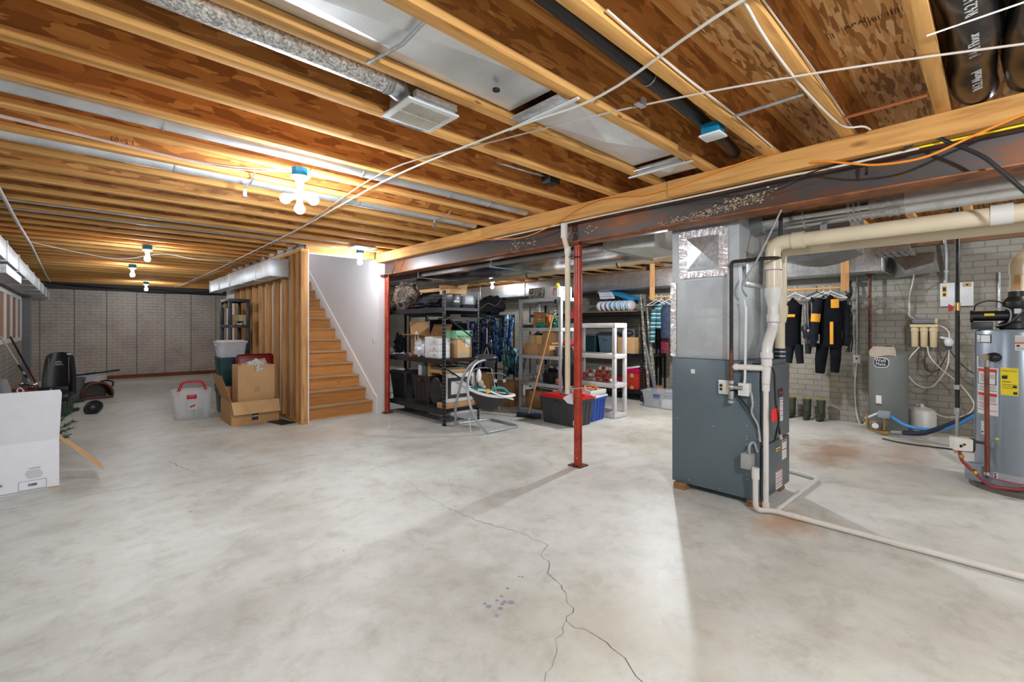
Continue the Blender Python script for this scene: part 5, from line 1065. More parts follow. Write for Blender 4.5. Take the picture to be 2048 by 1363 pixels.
def carton(x, y, z, w, d, h, lb, rz=0, mat=None, tape=True, open_=None, name='cardboard_box', group=None, tapem=None, cat='box', marks=None):
    """cardboard box; open_ = dict of flap angles for sides px nx py ny"""
    mat = mat or CARD; t = thing(name, lb, cat, (x, y, z), rz, group); w2, d2 = w / 2, d / 2
    if not open_:
        MB().box(-w2, w2, -d2, d2, 0, h, .003).build('box', mat, t)
        if tape:
            for s_ in (-1, 1):
                MB().box(-.028, .028, s_ * d2 - .0008, s_ * d2 + .0008, h - .09, h).box(-.028, .028, s_ * d2 - .0008, s_ * d2 + .0008, 0, .08).build('tape', tapem or TAPE, t)
            MB().box(-.028, .028, -d2, d2, h, h + .001).build('tape', tapem or TAPE, t)
    else:
        e = .004
        MB().box(-w2, w2, -d2, -d2 + e, 0, h).box(-w2, w2, d2 - e, d2, 0, h).box(-w2, -w2 + e, -d2 + e, d2 - e, 0, h).box(w2 - e, w2, -d2 + e, d2 - e, 0, h).box(-w2 + e, w2 - e, -d2 + e, d2 - e, 0, e).build('box', mat, t)
        for sd, (ang, ln) in open_.items():
            a = R(ang); o = math.cos(a) * ln; u = math.sin(a) * ln
            if sd == 'px': P4 = [(w2 - e, -d2, h), (w2 - e, d2, h), (w2 + o, d2 - .01, h + u), (w2 + o, -d2 + .01, h + u)]
            if sd == 'nx': P4 = [(-w2 + e, -d2, h), (-w2 + e, d2, h), (-w2 - o, d2 - .01, h + u), (-w2 - o, -d2 + .01, h + u)]
            if sd == 'py': P4 = [(-w2, d2 - e, h), (w2, d2 - e, h), (w2 - .01, d2 + o, h + u), (-w2 + .01, d2 + o, h + u)]
            if sd == 'ny': P4 = [(-w2, -d2 + e, h), (w2, -d2 + e, h), (w2 - .01, -d2 - o, h + u), (-w2 + .01, -d2 - o, h + u)]
            nn = (Vector(P4[1]) - Vector(P4[0])).cross(Vector(P4[3]) - Vector(P4[0])).normalized() * .004
            MB().prism(P4, nn).build('flap', mat if sd != 'ny' else CARDL, t)
        if tape: MB().box(-.03, .03, -d2 - .001, -d2, h * .1, h * .3).build('tape', tapem or TAPE, t)
    if marks:
        for (x0, x1, z0, z1, m_) in marks: MB().box(x0, x1, -d2 - .0015, -d2 - .0003, z0, z1).build('print', m_, t)
    return t
# --- floor totes before the white shelf
tb = tote(5.0, 4.18, 0.001, .44, .70, .40, CHAR, RED, 'black tote with bright red lid in front of the plastic shelves')
MB().box(-.215, -.2135, -.31, -.29, .03, .10).build('price_label', PAPER, tb)
tote(5.43, 4.13, 0.001, .46, .40, .38, BLUE, WHITE, 'blue tote with white lid beside the red-lidded tote', rz=6, lidh=.045)
t = thing('cord_tray', 'cream tray on the blue tote holding orange and black cords', 'tray', (5.44, 4.12, .384)); MB().box(-.19, .19, -.17, .17, 0, .012, .004).box(-.19, .19, -.17, -.16, .012, .06, .004).box(-.19, .19, .16, .17, .012, .06, .004).box(-.19, -.18, -.16, .16, .012, .06).box(.18, .19, -.16, .16, .012, .06).build('tray', WHITE, t)
ORC = flat('orange_cord', (.80, .25, .02), .5); rn = random.Random(4)
def coil(n, r, h, sd):
    rr = random.Random(sd); return catmull([((r + rr.uniform(-.03, .02)) * math.cos(i * .9 + sd), (r + rr.uniform(-.03, .02)) * .9 * math.sin(i * .9 + sd), .012 + h * rr.random()) for i in range(n)], 5)
solo(MB().tube(coil(22, .13, .09, 1), .005, 6), 'extension_cord', ORC, 'tangled orange extension cord heaped in the cream tray', 'cord', loc=(5.44, 4.12, .394))
solo(MB().tube(coil(16, .11, .07, 2), .005, 6), 'extension_cord', BLACK, 'tangled black cord heaped in the cream tray', 'cord', loc=(5.44, 4.12, .394))
solo(MB().box(-.04, .04, -.13, .13, 0, .03, .008, rot=(0, 0, 20)).box(-.02, .02, -.05, .12, .03, .05, .006).tube([(-.05, -.08, .03), (.05, .0, .07), (.0, .12, .03)], .010, 8), 'hand_tool', flat('grey_tool', (.22, .22, .23), .4, .5), 'grey hand tools lying on the red tote lid', 'tool', loc=(4.98, 4.12, .402))
solo(MB().blob((0, 0, .03), (.09, .07, .035), .3, 4, 2, 3), 'crumpled_plastic', flat('red_plastic_scrap', (.5, .03, .03), .35), 'crumpled red plastic piece on the red tote lid', 'plastic', loc=(4.98, 3.95, .402))
# tall black bag standing on the totes behind the post
t = thing('garment_bag', 'tall black fabric bag standing on the totes behind the near red post', 'bag', (5.32, 4.42, .40)); mb = MB()
mb.sheet(lambda u, v: (-.02 + .045 * math.sin(7 * u + 3 * v), -.16 + .32 * u, .02 + .62 * v), 1, 1, .001); mb.bm.free(); mb = MB()
mb.blob((0, 0, .33), (.09, .17, .34), .12, 5, 4, 4, flatz=-.325).build('bag', CLOTHB, t); MB().tube(catmull([(-.09, -.08, .1), (-.11, -.05, .35), (-.07, -.02, .6)], 5), .006, 6).build('piping', flat('piping_grey', (.2, .2, .22), .5), t)
solo(MB().blob((0, 0, .05), (.07, .10, .06), .25, 4, 5, 3, flatz=-.05), 'cloth_bundle', flat('magenta_cloth', (.40, .02, .10), .8), 'magenta cloth bundle on top of the tall black bag', 'cloth', loc=(5.32, 4.40, 1.06))
# clear storage bin by the wall
t = tote(7.15, 3.88, .001, .42, .60, .30, CLEAR, CLEAR, 'clear plastic bin of small things on the floor by the furnace', ribs=False, handles=flat('blue_latch', (.01, .12, .45), .4), taper=.9)
for i, (x, y, w, d, h, m_, lb) in enumerate([(-.1, -.15, .14, .16, .14, PAPER, 'white carton inside the clear bin'), (.06, -.10, .12, .2, .18, flat('steel_blue', (.08, .14, .2), .5), 'slate blue box inside the clear bin'), (-.08, .1, .16, .2, .12, flat('grey_thing', (.25, .27, .28), .6), 'grey box inside the clear bin'), (.08, .14, .1, .1, .2, flat('rose_thing', (.5, .08, .14), .5), 'rose coloured packet inside the clear bin')]):
    solo(MB().box(-w / 2, w / 2, -d / 2, d / 2, 0, h, .008), 'packed_box', m_, lb, 'box', loc=(7.15 + x, 3.88 + y, .014))
# broom
t = thing('push_broom', 'push broom with long wooden handle leaning on the grey shelf', 'broom', (4.86, 4.80, 0))
MB().tube([(0, 0, .06), (.275, -.25, 1.53)], .0125, 12).build('handle', LUMZ, t); MB().tube([(0, 0, .03), (.03, -.03, .16)], .016, 10).build('socket', STEEL, t)
MB().box(-.035, .035, -.20, .20, .045, .07, .006, rot=(0, 0, 12)).build('broom_block', flat('blue_broom', (.03, .06, .16), .5), t); MB().box(-.03, .03, -.195, .195, 0.002, .0445, .002, rot=(0, 0, 12)).build('bristles', flat('dark_bristles', (.03, .035, .05), .9, bump=.8), t)
# ---------------------------------------------------------------- things on the near black rack
ZB, ZM, ZT = .2205, .9105, 1.6205
carton(3.99, 6.12, ZM, .36, .52, .30, 'open cardboard box with raised flaps on the middle rack shelf', mat=CARD, tape=False, open_={'nx': (8, .22), 'py': (75, .24), 'px': (70, .2)})
t = thing('shopping_bag', 'white plastic shopping bag with loop handles on the middle rack shelf', 'bag', (3.70, 5.92, ZM))
MB().blob((0, 0, .12), (.07, .13, .13), .22, 5, 7, 4, flatz=-.119).build('bag', flat('thin_white_plastic', (.62, .64, .68), .35, bump=.3), t)
MB().tube(catmull([(-.02, .10, .20), (-.02, .12, .30), (-.02, .08, .36), (-.02, .04, .30), (-.02, .03, .2)], 5), .016, 8, flat=.3).build('handle', flat('thin_white_plastic', (.62, .64, .68), .35), t)
for i, (y, z, w, h, lb) in enumerate([(5.66, ZM, .13, .30, 'tall plain white carton beside the shopping bag'),]):
    solo(MB().box(-.07, .07, -w / 2, w / 2, 0, h, .002), 'white_carton', WHITE, lb, 'box', loc=(3.72, y, z))
for i in range(3):
    t = thing('white_carton', ['lowest of the three stacked small white cartons on the rack', 'middle one of the three stacked small white cartons on the rack', 'topmost of the three stacked small white cartons on the rack'][i], 'box', (3.74, 5.47, ZM + .094 * i), group='stacked white cartons')
    MB().box(-.10, .10, -.11, .11, .0005, .0925, .003).build('box', WHITE, t); MB().box(-.1012, -.1, -.03, .03, .02, .06).build('black_mark', flat('grey_print', (.45, .45, .46), .6), t)
MGREEN = flat('mint_green', (.22, .50, .30), .5)
c_ = carton(4.03, 5.42, ZM, .26, .30, .27, 'kraft carton with green printing under the green produce box', mat=CARDL, tape=False)
text('STRONG', 'green_lettering', .075, flat('pale_green_print', (.35, .52, .42), .6), c_, face((4.03, 5.2685, ZM + .03), (0, -1, 0)), xs=.75)
t = thing('green_box', 'pale green printed produce box on top of the kraft carton', 'box', (4.02, 5.42, ZM + .271)); MB().box(-.15, .15, -.16, .16, 0, .12, .003).build('box', MGREEN, t); text('BIO NET GREEN', 'dark_lettering', .032, flat('dark_green_ink', (.0, .06, .05), .6), t, face((4.02, 5.2592, ZM + .295), (0, -1, 0))); MB().cyl((.11, -.1602, .085), (.11, -.1615, .085), .022, n=16).build('round_mark', flat('dark_green_ink', (0, .06, .05), .6), t)
solo(MB().box(-.05, .05, -.001, .001, 0, .12, rot=(4, 0, 0)), 'loose_note', flat('cream_paper', (.68, .66, .62), .6), 'loose cream leaflet hanging on the front of the kraft carton', 'paper', loc=(4.08, 5.262, ZM + .15))
tote(3.87, 6.62, ZB, .36, .52, .44, BLACK, CHAR, 'black tote with rounded lid on the lowest rack shelf, left one', taper=.8)
tote(3.80, 5.88, ZB, .30, .50, .42, BLACK, None, 'black tote without lid on the lowest rack shelf, next to the frames', taper=.8)
solo(MB().sph((0, 0, .21), .20, (.25, .8, 1.05), 24), 'round_cushion', BLACK, 'large black rounded disc leaning at the rack corner post', 'cushion', loc=(3.70, 5.50, ZB))
for i, (y, h, w, m_, lb) in enumerate([(5.86, .62, .05, flat('grey_green', (.10, .13, .11), .6), 'dark green board standing in the open black tote'), (5.72, .60, .04, CARD, 'orange wooden frame standing in the open black tote'), (5.97, .55, .05, WHITE, 'white packet standing in the open black tote')]):
    solo(MB().box(-.10, .10, -w / 2, w / 2, 0, h, .004, rot=(3, 0, 0)), 'upright_board', m_, lb, 'board', loc=(3.80, y, ZB + .02))
solo(MB().cyl((0, 0, 0), (0, 0, .35), .045, n=16).cyl((0, 0, .35), (0, 0, .39), .02, n=12).cyl((-.03, 0, .39), (.05, 0, .40), .012, n=8), 'fire_extinguisher', DRED, 'dark red fire extinguisher on the lowest rack shelf', 'extinguisher', loc=(4.05, 6.18, ZB))
def pframe(x0, x1, y, z0, z1, lb, lean=.0, outer=None, inner=None):
    t = thing('picture_frame', lb, 'picture frame', ((x0 + x1) / 2, y, z0)); w = (x1 - x0) / 2; h = z1 - z0
    o = MB().box(-w, w, 0, .02, 0, h, .003).build('mount_board', outer or PAPER, t)
    m = MB(); a = .12 * h * 1.2
    m.box(-w + a, w - a, -.008, -.0005, h - a - .05, h - a).box(-w + a, w - a, -.008, -.0005, a, a + .05).box(-w + a, -w + a + .05, -.008, -.0005, a + .05, h - a - .05).box(w - a - .05, w - a, -.008, -.0005, a + .05, h - a - .05)
    m.build('dark_frame', CHAR, t); MB().box(-w + a + .05, w - a - .05, -.003, -.0006, a + .05, h - a - .05).build('picture', inner or flat('cream_print', (.62, .60, .55), .6), t); return t
pframe(3.645, 4.18, 5.225, .30, .70, 'large white mounted frame with dark inner border on the lowest rack shelf')
solo(MB().box(3.64, 4.19, 5.21, 5.40, .2205, .295, .003), 'flat_carton', CARD, 'flat cardboard carton under the white mounted frame', 'box')
solo(MB().box(3.66, 4.10, 5.26, 5.62, .7, .75, .003), 'flat_carton', CARD, 'flat cardboard lying above the white mounted frame', 'box').location.z = .701
for i, (z, m_, lb) in enumerate([(.752, flat('grey_green', (.10, .13, .11), .6), 'grey flat case on the cardboard above the frame')]): solo(MB().box(-.18, .18, -.14, .14, 0, .03, .003), 'flat_case', m_, lb, 'case', loc=(3.86, 5.44, z))
solo(MB().box(3.67, 4.15, 5.265, 5.275, .2965, .69), 'backing_board', CARD, 'cardboard backing behind the white mounted frame', 'board')
solo(MB().tube(coil(14, .09, .06, 6), .012, 8), 'copper_ornament', COPPER, 'coppery twisted thing on the grey flat case', 'ornament', loc=(3.92, 5.45, .778))
# top shelf: camouflage cover, dark covers, boxes
CAMO = spotted('brown_camouflage', (.10, .07, .05), [(.20, .14, .10), (.045, .035, .03), (.16, .12, .09)], 9, .85)
t = thing('camouflage_cover', 'crumpled brown camouflage cover heaped on the rack top at the left', 'cover', (3.78, 6.45, ZT))
mb = MB().blob((0, 0, .17), (.17, .30, .19), .20, 4, 3, 5, flatz=-.168).blob((.02, .02, .34), (.13, .20, .11), .24, 4, 8, 4); mb.build('cloth', CAMO, t)
mb = MB(); rn = random.Random(12)
for k in (0, 2, 5): mb.tube(catmull([(-.12 + rn.uniform(-.05, .03), -.25 + .09 * k, .40 - .05 * abs(k - 3)), (-.19, -.22 + .09 * k, .28), (-.20 + rn.uniform(-.02, .02), -.20 + .08 * k, .15), (-.17, -.22 + .08 * k, .03)], 5), .007, 6)
mb.build('pale_piping', flat('pale_piping', (.22, .17, .14), .7), t)
solo(MB().blob((0, 0, .075), (.15, .40, .08), .2, 5, 9, 4, flatz=-.074), 'fabric_cover', CLOTHB, 'folded black cloth cover lying on the rack top, middle', 'cover', loc=(3.85, 5.90, ZT))
solo(MB().blob((0, 0, .13), (.20, .44, .14), .22, 4, 14, 4, flatz=-.129), 'fabric_cover', flat('charcoal_cloth', (.02, .021, .024), .7, bump=.4), 'charcoal cloth heap behind the camouflage cover', 'cover', loc=(4.02, 5.95, ZT))
solo(MB().tube(catmull([(-.1, .12, .03), (-.13, .0, .02), (-.08, -.14, .03), (.05, -.18, .04), (.1, 0, .03)], 5), .022, 10), 'looped_strap', CLOTHB, 'black padded loop hanging at the left end of the rack top', 'strap', loc=(3.72, 6.95, ZT))
solo(MB().box(-.13, .13, -.16, .16, 0, .035, .004).box(-.12, .12, -.15, .15, .0355, .05, .003), 'black_case', CLOTHB, 'thin black case under the grey projector', 'case', loc=(4.08, 5.36, ZT))
t = thing('black_box', 'black box with white label on the rack top', 'box', (3.87, 5.36, ZT)); MB().box(-.07, .07, -.12, .12, 0, .19, .004).build('box', BLACK, t); MB().box(-.05, .04, -.1215, -.1205, .08, .105).build('label', PAPER, t); MB().box(.0, .03, -.1215, -.1205, .13, .15).build('label', PAPER, t)
t = thing('projector', 'pale grey slotted appliance on the rack top', 'appliance', (4.10, 5.34, ZT + .052)); MB().box(-.10, .10, -.12, .12, 0, .13, .012).build('housing', flat('appliance_grey', (.45, .47, .50), .4), t); MB().box(-.09, .09, -.122, -.1205, .01, .03).box(-.09, .09, -.122, -.1205, .10, .12).build('vent', flat('vent_grey', (.3, .31, .33), .5), t)
carton(4.05, 5.85, ZT + .26, .34, .75, .05, 'long flat cardboard box lying over the dark covers on the rack top', mat=CARD, tape=False).rotation_euler.z = R(4)
carton(3.93, 5.42, ZT + .202, .28, .26, .065, 'orange-brown open shallow carton above the black labelled box', mat=CARDL, tape=False, open_={'px': (60, .1), 'py': (70, .08)})
carton(4.75, 7.15, 1.95, .30, .34, .11, 'cardboard box on the far rack near the bare bulb', mat=CARD, tape=True)
solo(MB().box(4.5, 5.1, 6.98, 7.45, 1.6005, 1.948, .02), 'stacked_case', CLOTHB, 'black case under the cardboard box on the far rack', 'case')
# ---------------------------------------------------------------- far black rack contents
t = thing('duffel_bag', 'long black duffel bag peaked at its right end, on the far rack top', 'bag', (5.75, 7.15, 1.601))
MB().sheet(lambda u, v: (-.62 + 1.24 * u, -.24 + .48 * v, .16 + .24 * u * u + .03 * math.sin(9 * u + 4 * v) - .28 * abs(v - .5) ** 2 * 2 * (1 - .3 * u)), 24, 8, .01).blob((-.15, 0, .125), (.50, .26, .14), .15, 4, 3, 4, flatz=-.124).blob((.44, 0, .19), (.24, .22, .22), .15, 4, 5, 4, flatz=-.189).build('bag', CLOTHB, t)
MB().tube(catmull([(-.3, -.25, .15), (-.1, -.26, .12), (.1, -.25, .22), (.3, -.25, .18), (.5, -.22, .33)], 5), .006, 6).build('grey_piping', flat('piping_grey', (.2, .2, .22), .5), t)
solo(MB().box(-.12, .12, -.004, .004, 0, .09), 'label_card', flat('grey_card', (.45, .46, .46), .6), 'small grey label card on the front of the far rack', 'label', loc=(5.06, 6.905, 1.50))
for i, (x, w, h, m_, lb) in enumerate([(4.95, .36, .58, flat('near_black_cloth', (.006, .006, .012), .8), 'black upright suitcase left on the far rack middle shelf'), (5.33, .32, .52, flat('navy_luggage', (.008, .012, .035), .7), 'navy suitcase right on the far rack middle shelf')]):
    t = thing('suitcase', lb, 'suitcase', (x, 7.18, .911)); MB().box(-w / 2, w / 2, -.17, .17, 0.03, h, .05).build('shell', m_, t)
    MB().tube([(-.08, 0, h - .01), (-.08, 0, h + .02), (.08, 0, h + .02), (.08, 0, h - .01)], .012, 8).build('handle', BLACK, t); MB().box(-w / 2 + .05, w / 2 - .05, -.178, -.1705, h * .35, h * .37).build('zip', CHAR, t); MB().cyl((-.1, -.1, .02), (-.1, -.13, .02), .02, n=12).cyl((.1, -.1, .02), (.1, -.13, .02), .02, n=12).build('wheels', BLACK, t)
solo(MB().box(-.17, .17, -.12, .12, 0.0, .34, .03), 'duffel_bag', DRED, 'dark red bag on the far rack shelf behind the rack corner', 'bag', loc=(4.95, 6.80, .0005))
solo(MB().blob((0, 0, .17), (.26, .18, .18), .25, 5, 21, 4, flatz=-.169), 'olive_jacket_heap', flat('olive_cloth', (.045, .038, .022), .85, bump=.4), 'olive brown cloth heap on the far rack beside the open cardboard box', 'cloth', loc=(4.70, 7.2, .911))
solo(MB().blob((0, 0, .16), (.05, .14, .16), .3, 6, 23, 4, flatz=-.159), 'black_gear_bag', CLOTHB, 'black strappy gear bag at the left end of the middle rack shelf', 'bag', loc=(3.95, 6.98, ZM))
solo(MB().box(-.05, .05, -.22, .22, 0, .10, .02).sph((-.03, .1, .12), .05), 'silver_wrap', FOIL, 'crumpled silver wrapping at the left end of the middle rack shelf', 'wrapping', loc=(3.72, 6.86 + .2, ZM + .0))
solo(MB().tube([(0, 0, 0), (.05, .05, .30)], [.035, .05], 10), 'green_bottle_bag', flat('leaf_green', (.03, .10, .03), .6), 'green rolled item standing behind the open cardboard box', 'roll', loc=(4.62, 7.35, 1.20 - .289))
# tripod
t = thing('tripod', 'slim silver tripod standing behind the baby swing', 'tripod', (4.98, 5.9, 0))
MB().tube([(0, 0, 1.04), (0, 0, 1.34)], .011, 10).build('centre_column', STEEL, t); MB().sph((0, 0, 1.04), .035).cyl((0, 0, 1.34), (0, 0, 1.37), .02, n=10).build('hub', BLACK, t)
for a in (20, 150, 265): MB().tube([(0, 0, 1.03), (.36 * math.cos(R(a)), .36 * math.sin(R(a)), .005)], [.011, .007], 10).build('leg', STEEL, t)
# folded blue umbrellas / beach chairs
BLUF = spotted('blue_foil_cloth', (.03, .12, .36), [(.01, .03, .10), (.10, .28, .55), (.45, .62, .80), (.02, .10, .25)], 13, .25, metal=.35, stretch=(1, 1, .6)); TEALF = spotted('teal_cloth', (.03, .13, .18), [(.01, .03, .06), (.08, .26, .32), (.25, .45, .5)], 12, .35, stretch=(1, 1, .6))
def folded(loc, w, h, m1, lb, seed, n=7, rot=-43):
    t = thing('folded_canopy', lb, 'folded canopy', loc, rot); mb = MB()
    mb.sheet(lambda u, v: (-w / 2 * (1 - .35 * (1 - v)) + w * (1 - .35 * (1 - v)) * u, .045 * math.sin(2 * math.pi * n * u + seed) * (1.1 - v) - .03 * noise.noise(Vector((5 * u, 4 * v, seed))) * 3, .02 + h * v + .03 * math.sin(9 * u + seed)), 60, 16, .006)
    mb.build('pleated_cloth', m1, t)
    for k in range(3): MB().tube([(-w / 2 + w * (k + .5) / 3, -.08, h * .95), (-w / 2 * .6 + w * .6 * (k + .6) / 3, -.09, .01)], .010, 8).build('rib', BLACK, t)
    return t
folded((5.55, 6.20, .72), .50, .80, BLUF, 'bright blue shiny folded canopy hanging beside the grey shelf', 1)
folded((5.26, 6.42, .60), .50, .86, spotted('purple_blue_cloth', (.03, .04, .12), [(.01, .01, .03), (.10, .12, .28), (.3, .35, .5)], 12, .3, metal=.2), 'dark purple-blue folded canopy left of the bright blue one', 3)
folded((5.66, 5.95, .46), .50, .50, TEALF, 'teal folded canopy fanning out below the bright blue one', 5)
folded((5.42, 6.60, .02), .44, .75, flat('near_black_cloth', (.006, .006, .012), .8), 'black folded canopy reaching the floor behind the swing', 7)
solo(MB().tube([(5.62, 6.16, .0), (5.58, 6.18, 1.56)], .012, 8).tube([(5.30, 6.44, .0), (5.28, 6.40, 1.5)], .012, 8).tube([(5.62, 6.16, 1.54), (5.28, 6.40, 1.5)], .012, 8), 'canopy_stand', BLACK, 'black tube stand that carries the folded blue canopies', 'stand')
solo(MB().blob((0, 0, .03), (.04, .035, .035), .15, 3, 3, 3), 'work_glove', flat('glove_olive', (.35, .33, .18), .8), 'yellowish work glove on the teal canopy', 'glove', loc=(5.42, 5.9, .90 - .3))
carton(5.05, 6.25, .001, .42, .42, .56, 'brown carton standing on the floor behind the swing', mat=CARD, rz=-20)
carton(5.42, 5.80, .001, .32, .30, .42, 'brown carton half hidden behind the swing seat', mat=CARDD, rz=10)
solo(MB().box(3.95, 4.75, 5.75, 6.1, .0, .03, .008).cyl((4.1, 5.8, .05), (4.1, 6.0, .05), .02, n=10), 'white_tray', PAPER, 'flat white board lying on the floor below the frames', 'board')
# easel stool far behind
t = thing('white_stool', 'small white A-frame seen beyond the red post', 'stool', (4.45, 8.9, 0))
MB().tube([(-.15, 0, 0), (-.04, 0, .92)], .018, 8).build('leg', WHITE, t); MB().tube([(.15, 0, 0), (.04, 0, .92)], .018, 8).build('leg', WHITE, t); MB().box(-.12, .12, -.02, .02, .66, .70).build('cross_bar', WHITE, t); MB().box(-.06, .06, -.03, .03, .90, .95).build('top', WHITE, t)
# ---------------------------------------------------------------- grey shelf contents
carton(5.42, 4.70, 1.801, .30, .30, .17, 'white gift box with red candy cane print on the grey shelf top', mat=WHITE, tape=False, marks=None, rz=0)
c_ = bpy.data.objects[[o.name for o in bpy.data.objects if o.get('label', '').startswith('white gift box')][0]]
mb = MB().tube(catmull([(-.1515, -.04, .03), (-.1515, -.04, .11), (-.1515, -.06, .135), (-.1515, -.08, .12)], 5), .009, 6); mb.build('candy_cane', REDINK, c_)
MB().tube([(-.05, -.1515, .13), (.05, -.1515, .15)], .006, 6).tube([(0, -.1515, .13), (0, -.1515, .03)], .006, 6).build('candy_cane', REDINK, c_)
c_ = carton(5.40, 5.03, 1.801, .26, .34, .17, 'black and cream patterned gift box on the grey shelf top', tape=False, mat=spotted('damask_print', (.50, .46, .38), [(.06, .055, .05), (.52, .48, .40), (.08, .07, .06)], 20, .7))
t = thing('flag_pole', 'white pole with yellow ball behind the grey shelf front post', 'pole', (5.17, 4.42, 1.35)); MB().cyl((5.175, 4.50, 1.802), (5.175, 4.50, 1.95), .013, n=12).build('pole', PVCW, t, world=True); MB().sph((5.175, 4.50, 1.975), .034).build('ball', YEL, t, world=True)
t.location = t.location
# wooden stable, ceramic tree on tier 2
t = thing('wooden_stable', 'small wooden nativity stable on the second tier of the grey shelf', 'stable', (5.40, 4.98, 1.341))
ob_ = wood('stable_wood', 1, (.45, .20, .06), (.22, .09, .03)); m = MB(); 
for i in range(5): m.box(-.13, -.12, -.17, .12, .005 + i * .045, .045 + i * .045)
m.build('plank_wall', ob_, t); MB().hexa([(-.14, -.19, .17), (.13, -.19, .17), (.13, .13, .235), (-.14, .13, .235)][0:4], [(-.14, -.19, .185), (.13, -.19, .185), (.13, .13, .25), (-.14, .13, .25)]).build('roof', ob_, t)
MB().box(-.13, .12, -.175, -.165, 0, .17).box(-.13, -.11, -.165, -.15, 0, .17).box(.10, .12, .10, .12, 0, .22).build('frame', ob_, t)
t = thing('ceramic_tree', 'green ceramic Christmas tree with snow tips on the grey shelf', 'tree figurine', (5.32, 4.68, 1.341)); mb = MB()
for k in range(6): mb.lathe([(.082 - .012 * k, .03 + .034 * k), (.045 - .006 * k, .068 + .034 * k)], (0, 0, 0), 12)
mb.cyl((0, 0, 0), (0, 0, .04), .05, n=16).cyl((0, 0, .2), (0, 0, .26), .02, .003, n=10).build('tree', flat('glazed_green', (.01, .09, .05), .2), t); mb = MB(); rn = random.Random(9)
for k in range(40):
    a = rn.random() * 6.28; z = rn.uniform(.04, .22); r_ = .082 * (1 - (z - .03) / .25); mb.sph((r_ * math.cos(a), r_ * math.sin(a), z), .006, n=6)
mb.sph((0, 0, .265), .010, n=8).build('snow_tips', PAPER, t)
solo(MB().blob((0, 0, .045), (.07, .11, .05), .25, 5, 31, 4, flatz=-.044), 'green_ornament', flat('glazed_teal', (.03, .25, .17), .3), 'teal glazed ornament on the grey shelf beside the stable', 'ornament', loc=(5.29, 4.93, 1.341))
solo(MB().box(-.07, .07, -.08, .08, 0, .05, .006), 'dark_tin', flat('brown_tin', (.06, .045, .02), .4), 'dark brown tin at the left of the grey shelf second tier', 'tin', loc=(5.32, 5.25, 1.341))
solo(MB().box(-.04, .04, -.03, .03, 0, .03, .003), 'cream_box', WHITE, 'tiny cream box on the dark brown tin', 'box', loc=(5.32, 5.22, 1.392))
# tier 3: cartons and grey bin
for (x, y, z, w, d, h, mm, lb) in [(5.41, 5.13, .911, .34, .30, .17, CARD, 'long brown carton, bottom left on the third tier of the grey shelf'), (5.43, 4.85, .911, .36, .24, .17, CARD, 'brown carton, bottom middle on the third tier of the grey shelf'), (5.43, 5.04, 1.082, .34, .26, .14, CARDL, 'shallow brown carton stacked upper left on the third tier'), (5.43, 4.80, 1.082, .32, .20, .20, CARD, 'taller brown carton stacked upper right on the third tier')]:
    o = carton(x, y, z, w, d, h, lb, mat=mm, tape=False); MB().box(-w / 2 - .001, -w / 2, -.022, .022, .0, h).build('tape', TAPE, o)
solo(MB().box(-.12, .12, -.09, .09, 0, .01).cyl((-.12, .03, .02), (.12, .03, .02), .012, n=8).cyl((-.12, 0, .02), (.12, 0, .02), .012, n=8).cyl((-.12, -.03, .02), (.12, -.03, .02), .012, n=8), 'rolled_papers', CHAR, 'dark rolled sheets on the upper left carton of the grey shelf', 'rolls', loc=(5.42, 5.06, 1.223))
tote(5.42, 4.585, .911, .30, .17, .14, flat('bin_grey', (.20, .22, .23), .45), None, 'small open grey bin on the third tier of the grey shelf', ribs=False, handles=False)
# tier 4: glassware, black things, pumpkin bowl
GLS = flat('cut_glass', (.75, .78, .80), .08, trans=.85, var=.02)
for i, (y, h, r_, lb) in enumerate([(5.20, .13, .055, 'stemmed glass dish with lid, leftmost on the fourth tier'), (5.08, .15, .06, 'round glass jar beside the lidded dish'), (4.97, .12, .05, 'small glass vase behind the broom handle')]):
    solo(MB().lathe([(.03, 0), (.035, .005), (.012, .03), (r_, .06), (r_ * 1.05, h * .65), (r_ * .6, h * .8), (.012, h * .9), (.015, h), (0, h + .01)]), 'glass_dish', GLS, lb, 'glassware', loc=(5.32, y, .481))
solo(MB().box(-.12, .12, -.10, .10, 0, .16, .02), 'black_appliance', BLACK, 'black boxy appliance on the fourth tier of the grey shelf', 'appliance', loc=(5.38, 4.79, .481))
solo(MB().lathe([(.10, .0), (.13, .03), (.15, .07), (.14, .10), (.06, .12), (0, .125)]), 'serving_cover', GALVM, 'shiny silver serving lid behind the broom on the fourth tier', 'lid', loc=(5.48, 4.86, .66 - .018))
t = thing('pumpkin_bowl', 'orange pumpkin bowl with white rim on the fourth tier of the grey shelf', 'bowl', (5.30, 4.56, .481)); mb = MB()
mb.lathe([(.03, 0), (.06, .015), (.07, .045), (.062, .07), (.05, .068), (.04, .02)], n=24).build('bowl', flat('pumpkin_orange', (.80, .24, .01), .35), t); MB().lathe([(.058, .07), (.066, .072), (.066, .08), (.056, .082)], n=24).build('rim', PAPER, t)
solo(MB().blob((0, 0, .05), (.05, .07, .055), .3, 4, 6, 3, flatz=-.049), 'plush_toy', flat('brown_plush', (.10, .06, .06), .9), 'small brown plush above the pumpkin bowl', 'toy', loc=(5.45, 4.56, .481))
# bottom tier
carton(5.43, 5.12, .061, .30, .34, .27, 'brown carton on the bottom tier of the grey shelf', mat=CARDD)
solo(MB().blob((0, 0, .09), (.15, .2, .095), .3, 5, 16, 4, flatz=-.089), 'black_cloth_heap', CLOTHB, 'black cloth heap on the bottom tier of the grey shelf', 'cloth', loc=(5.43, 4.75, .061))
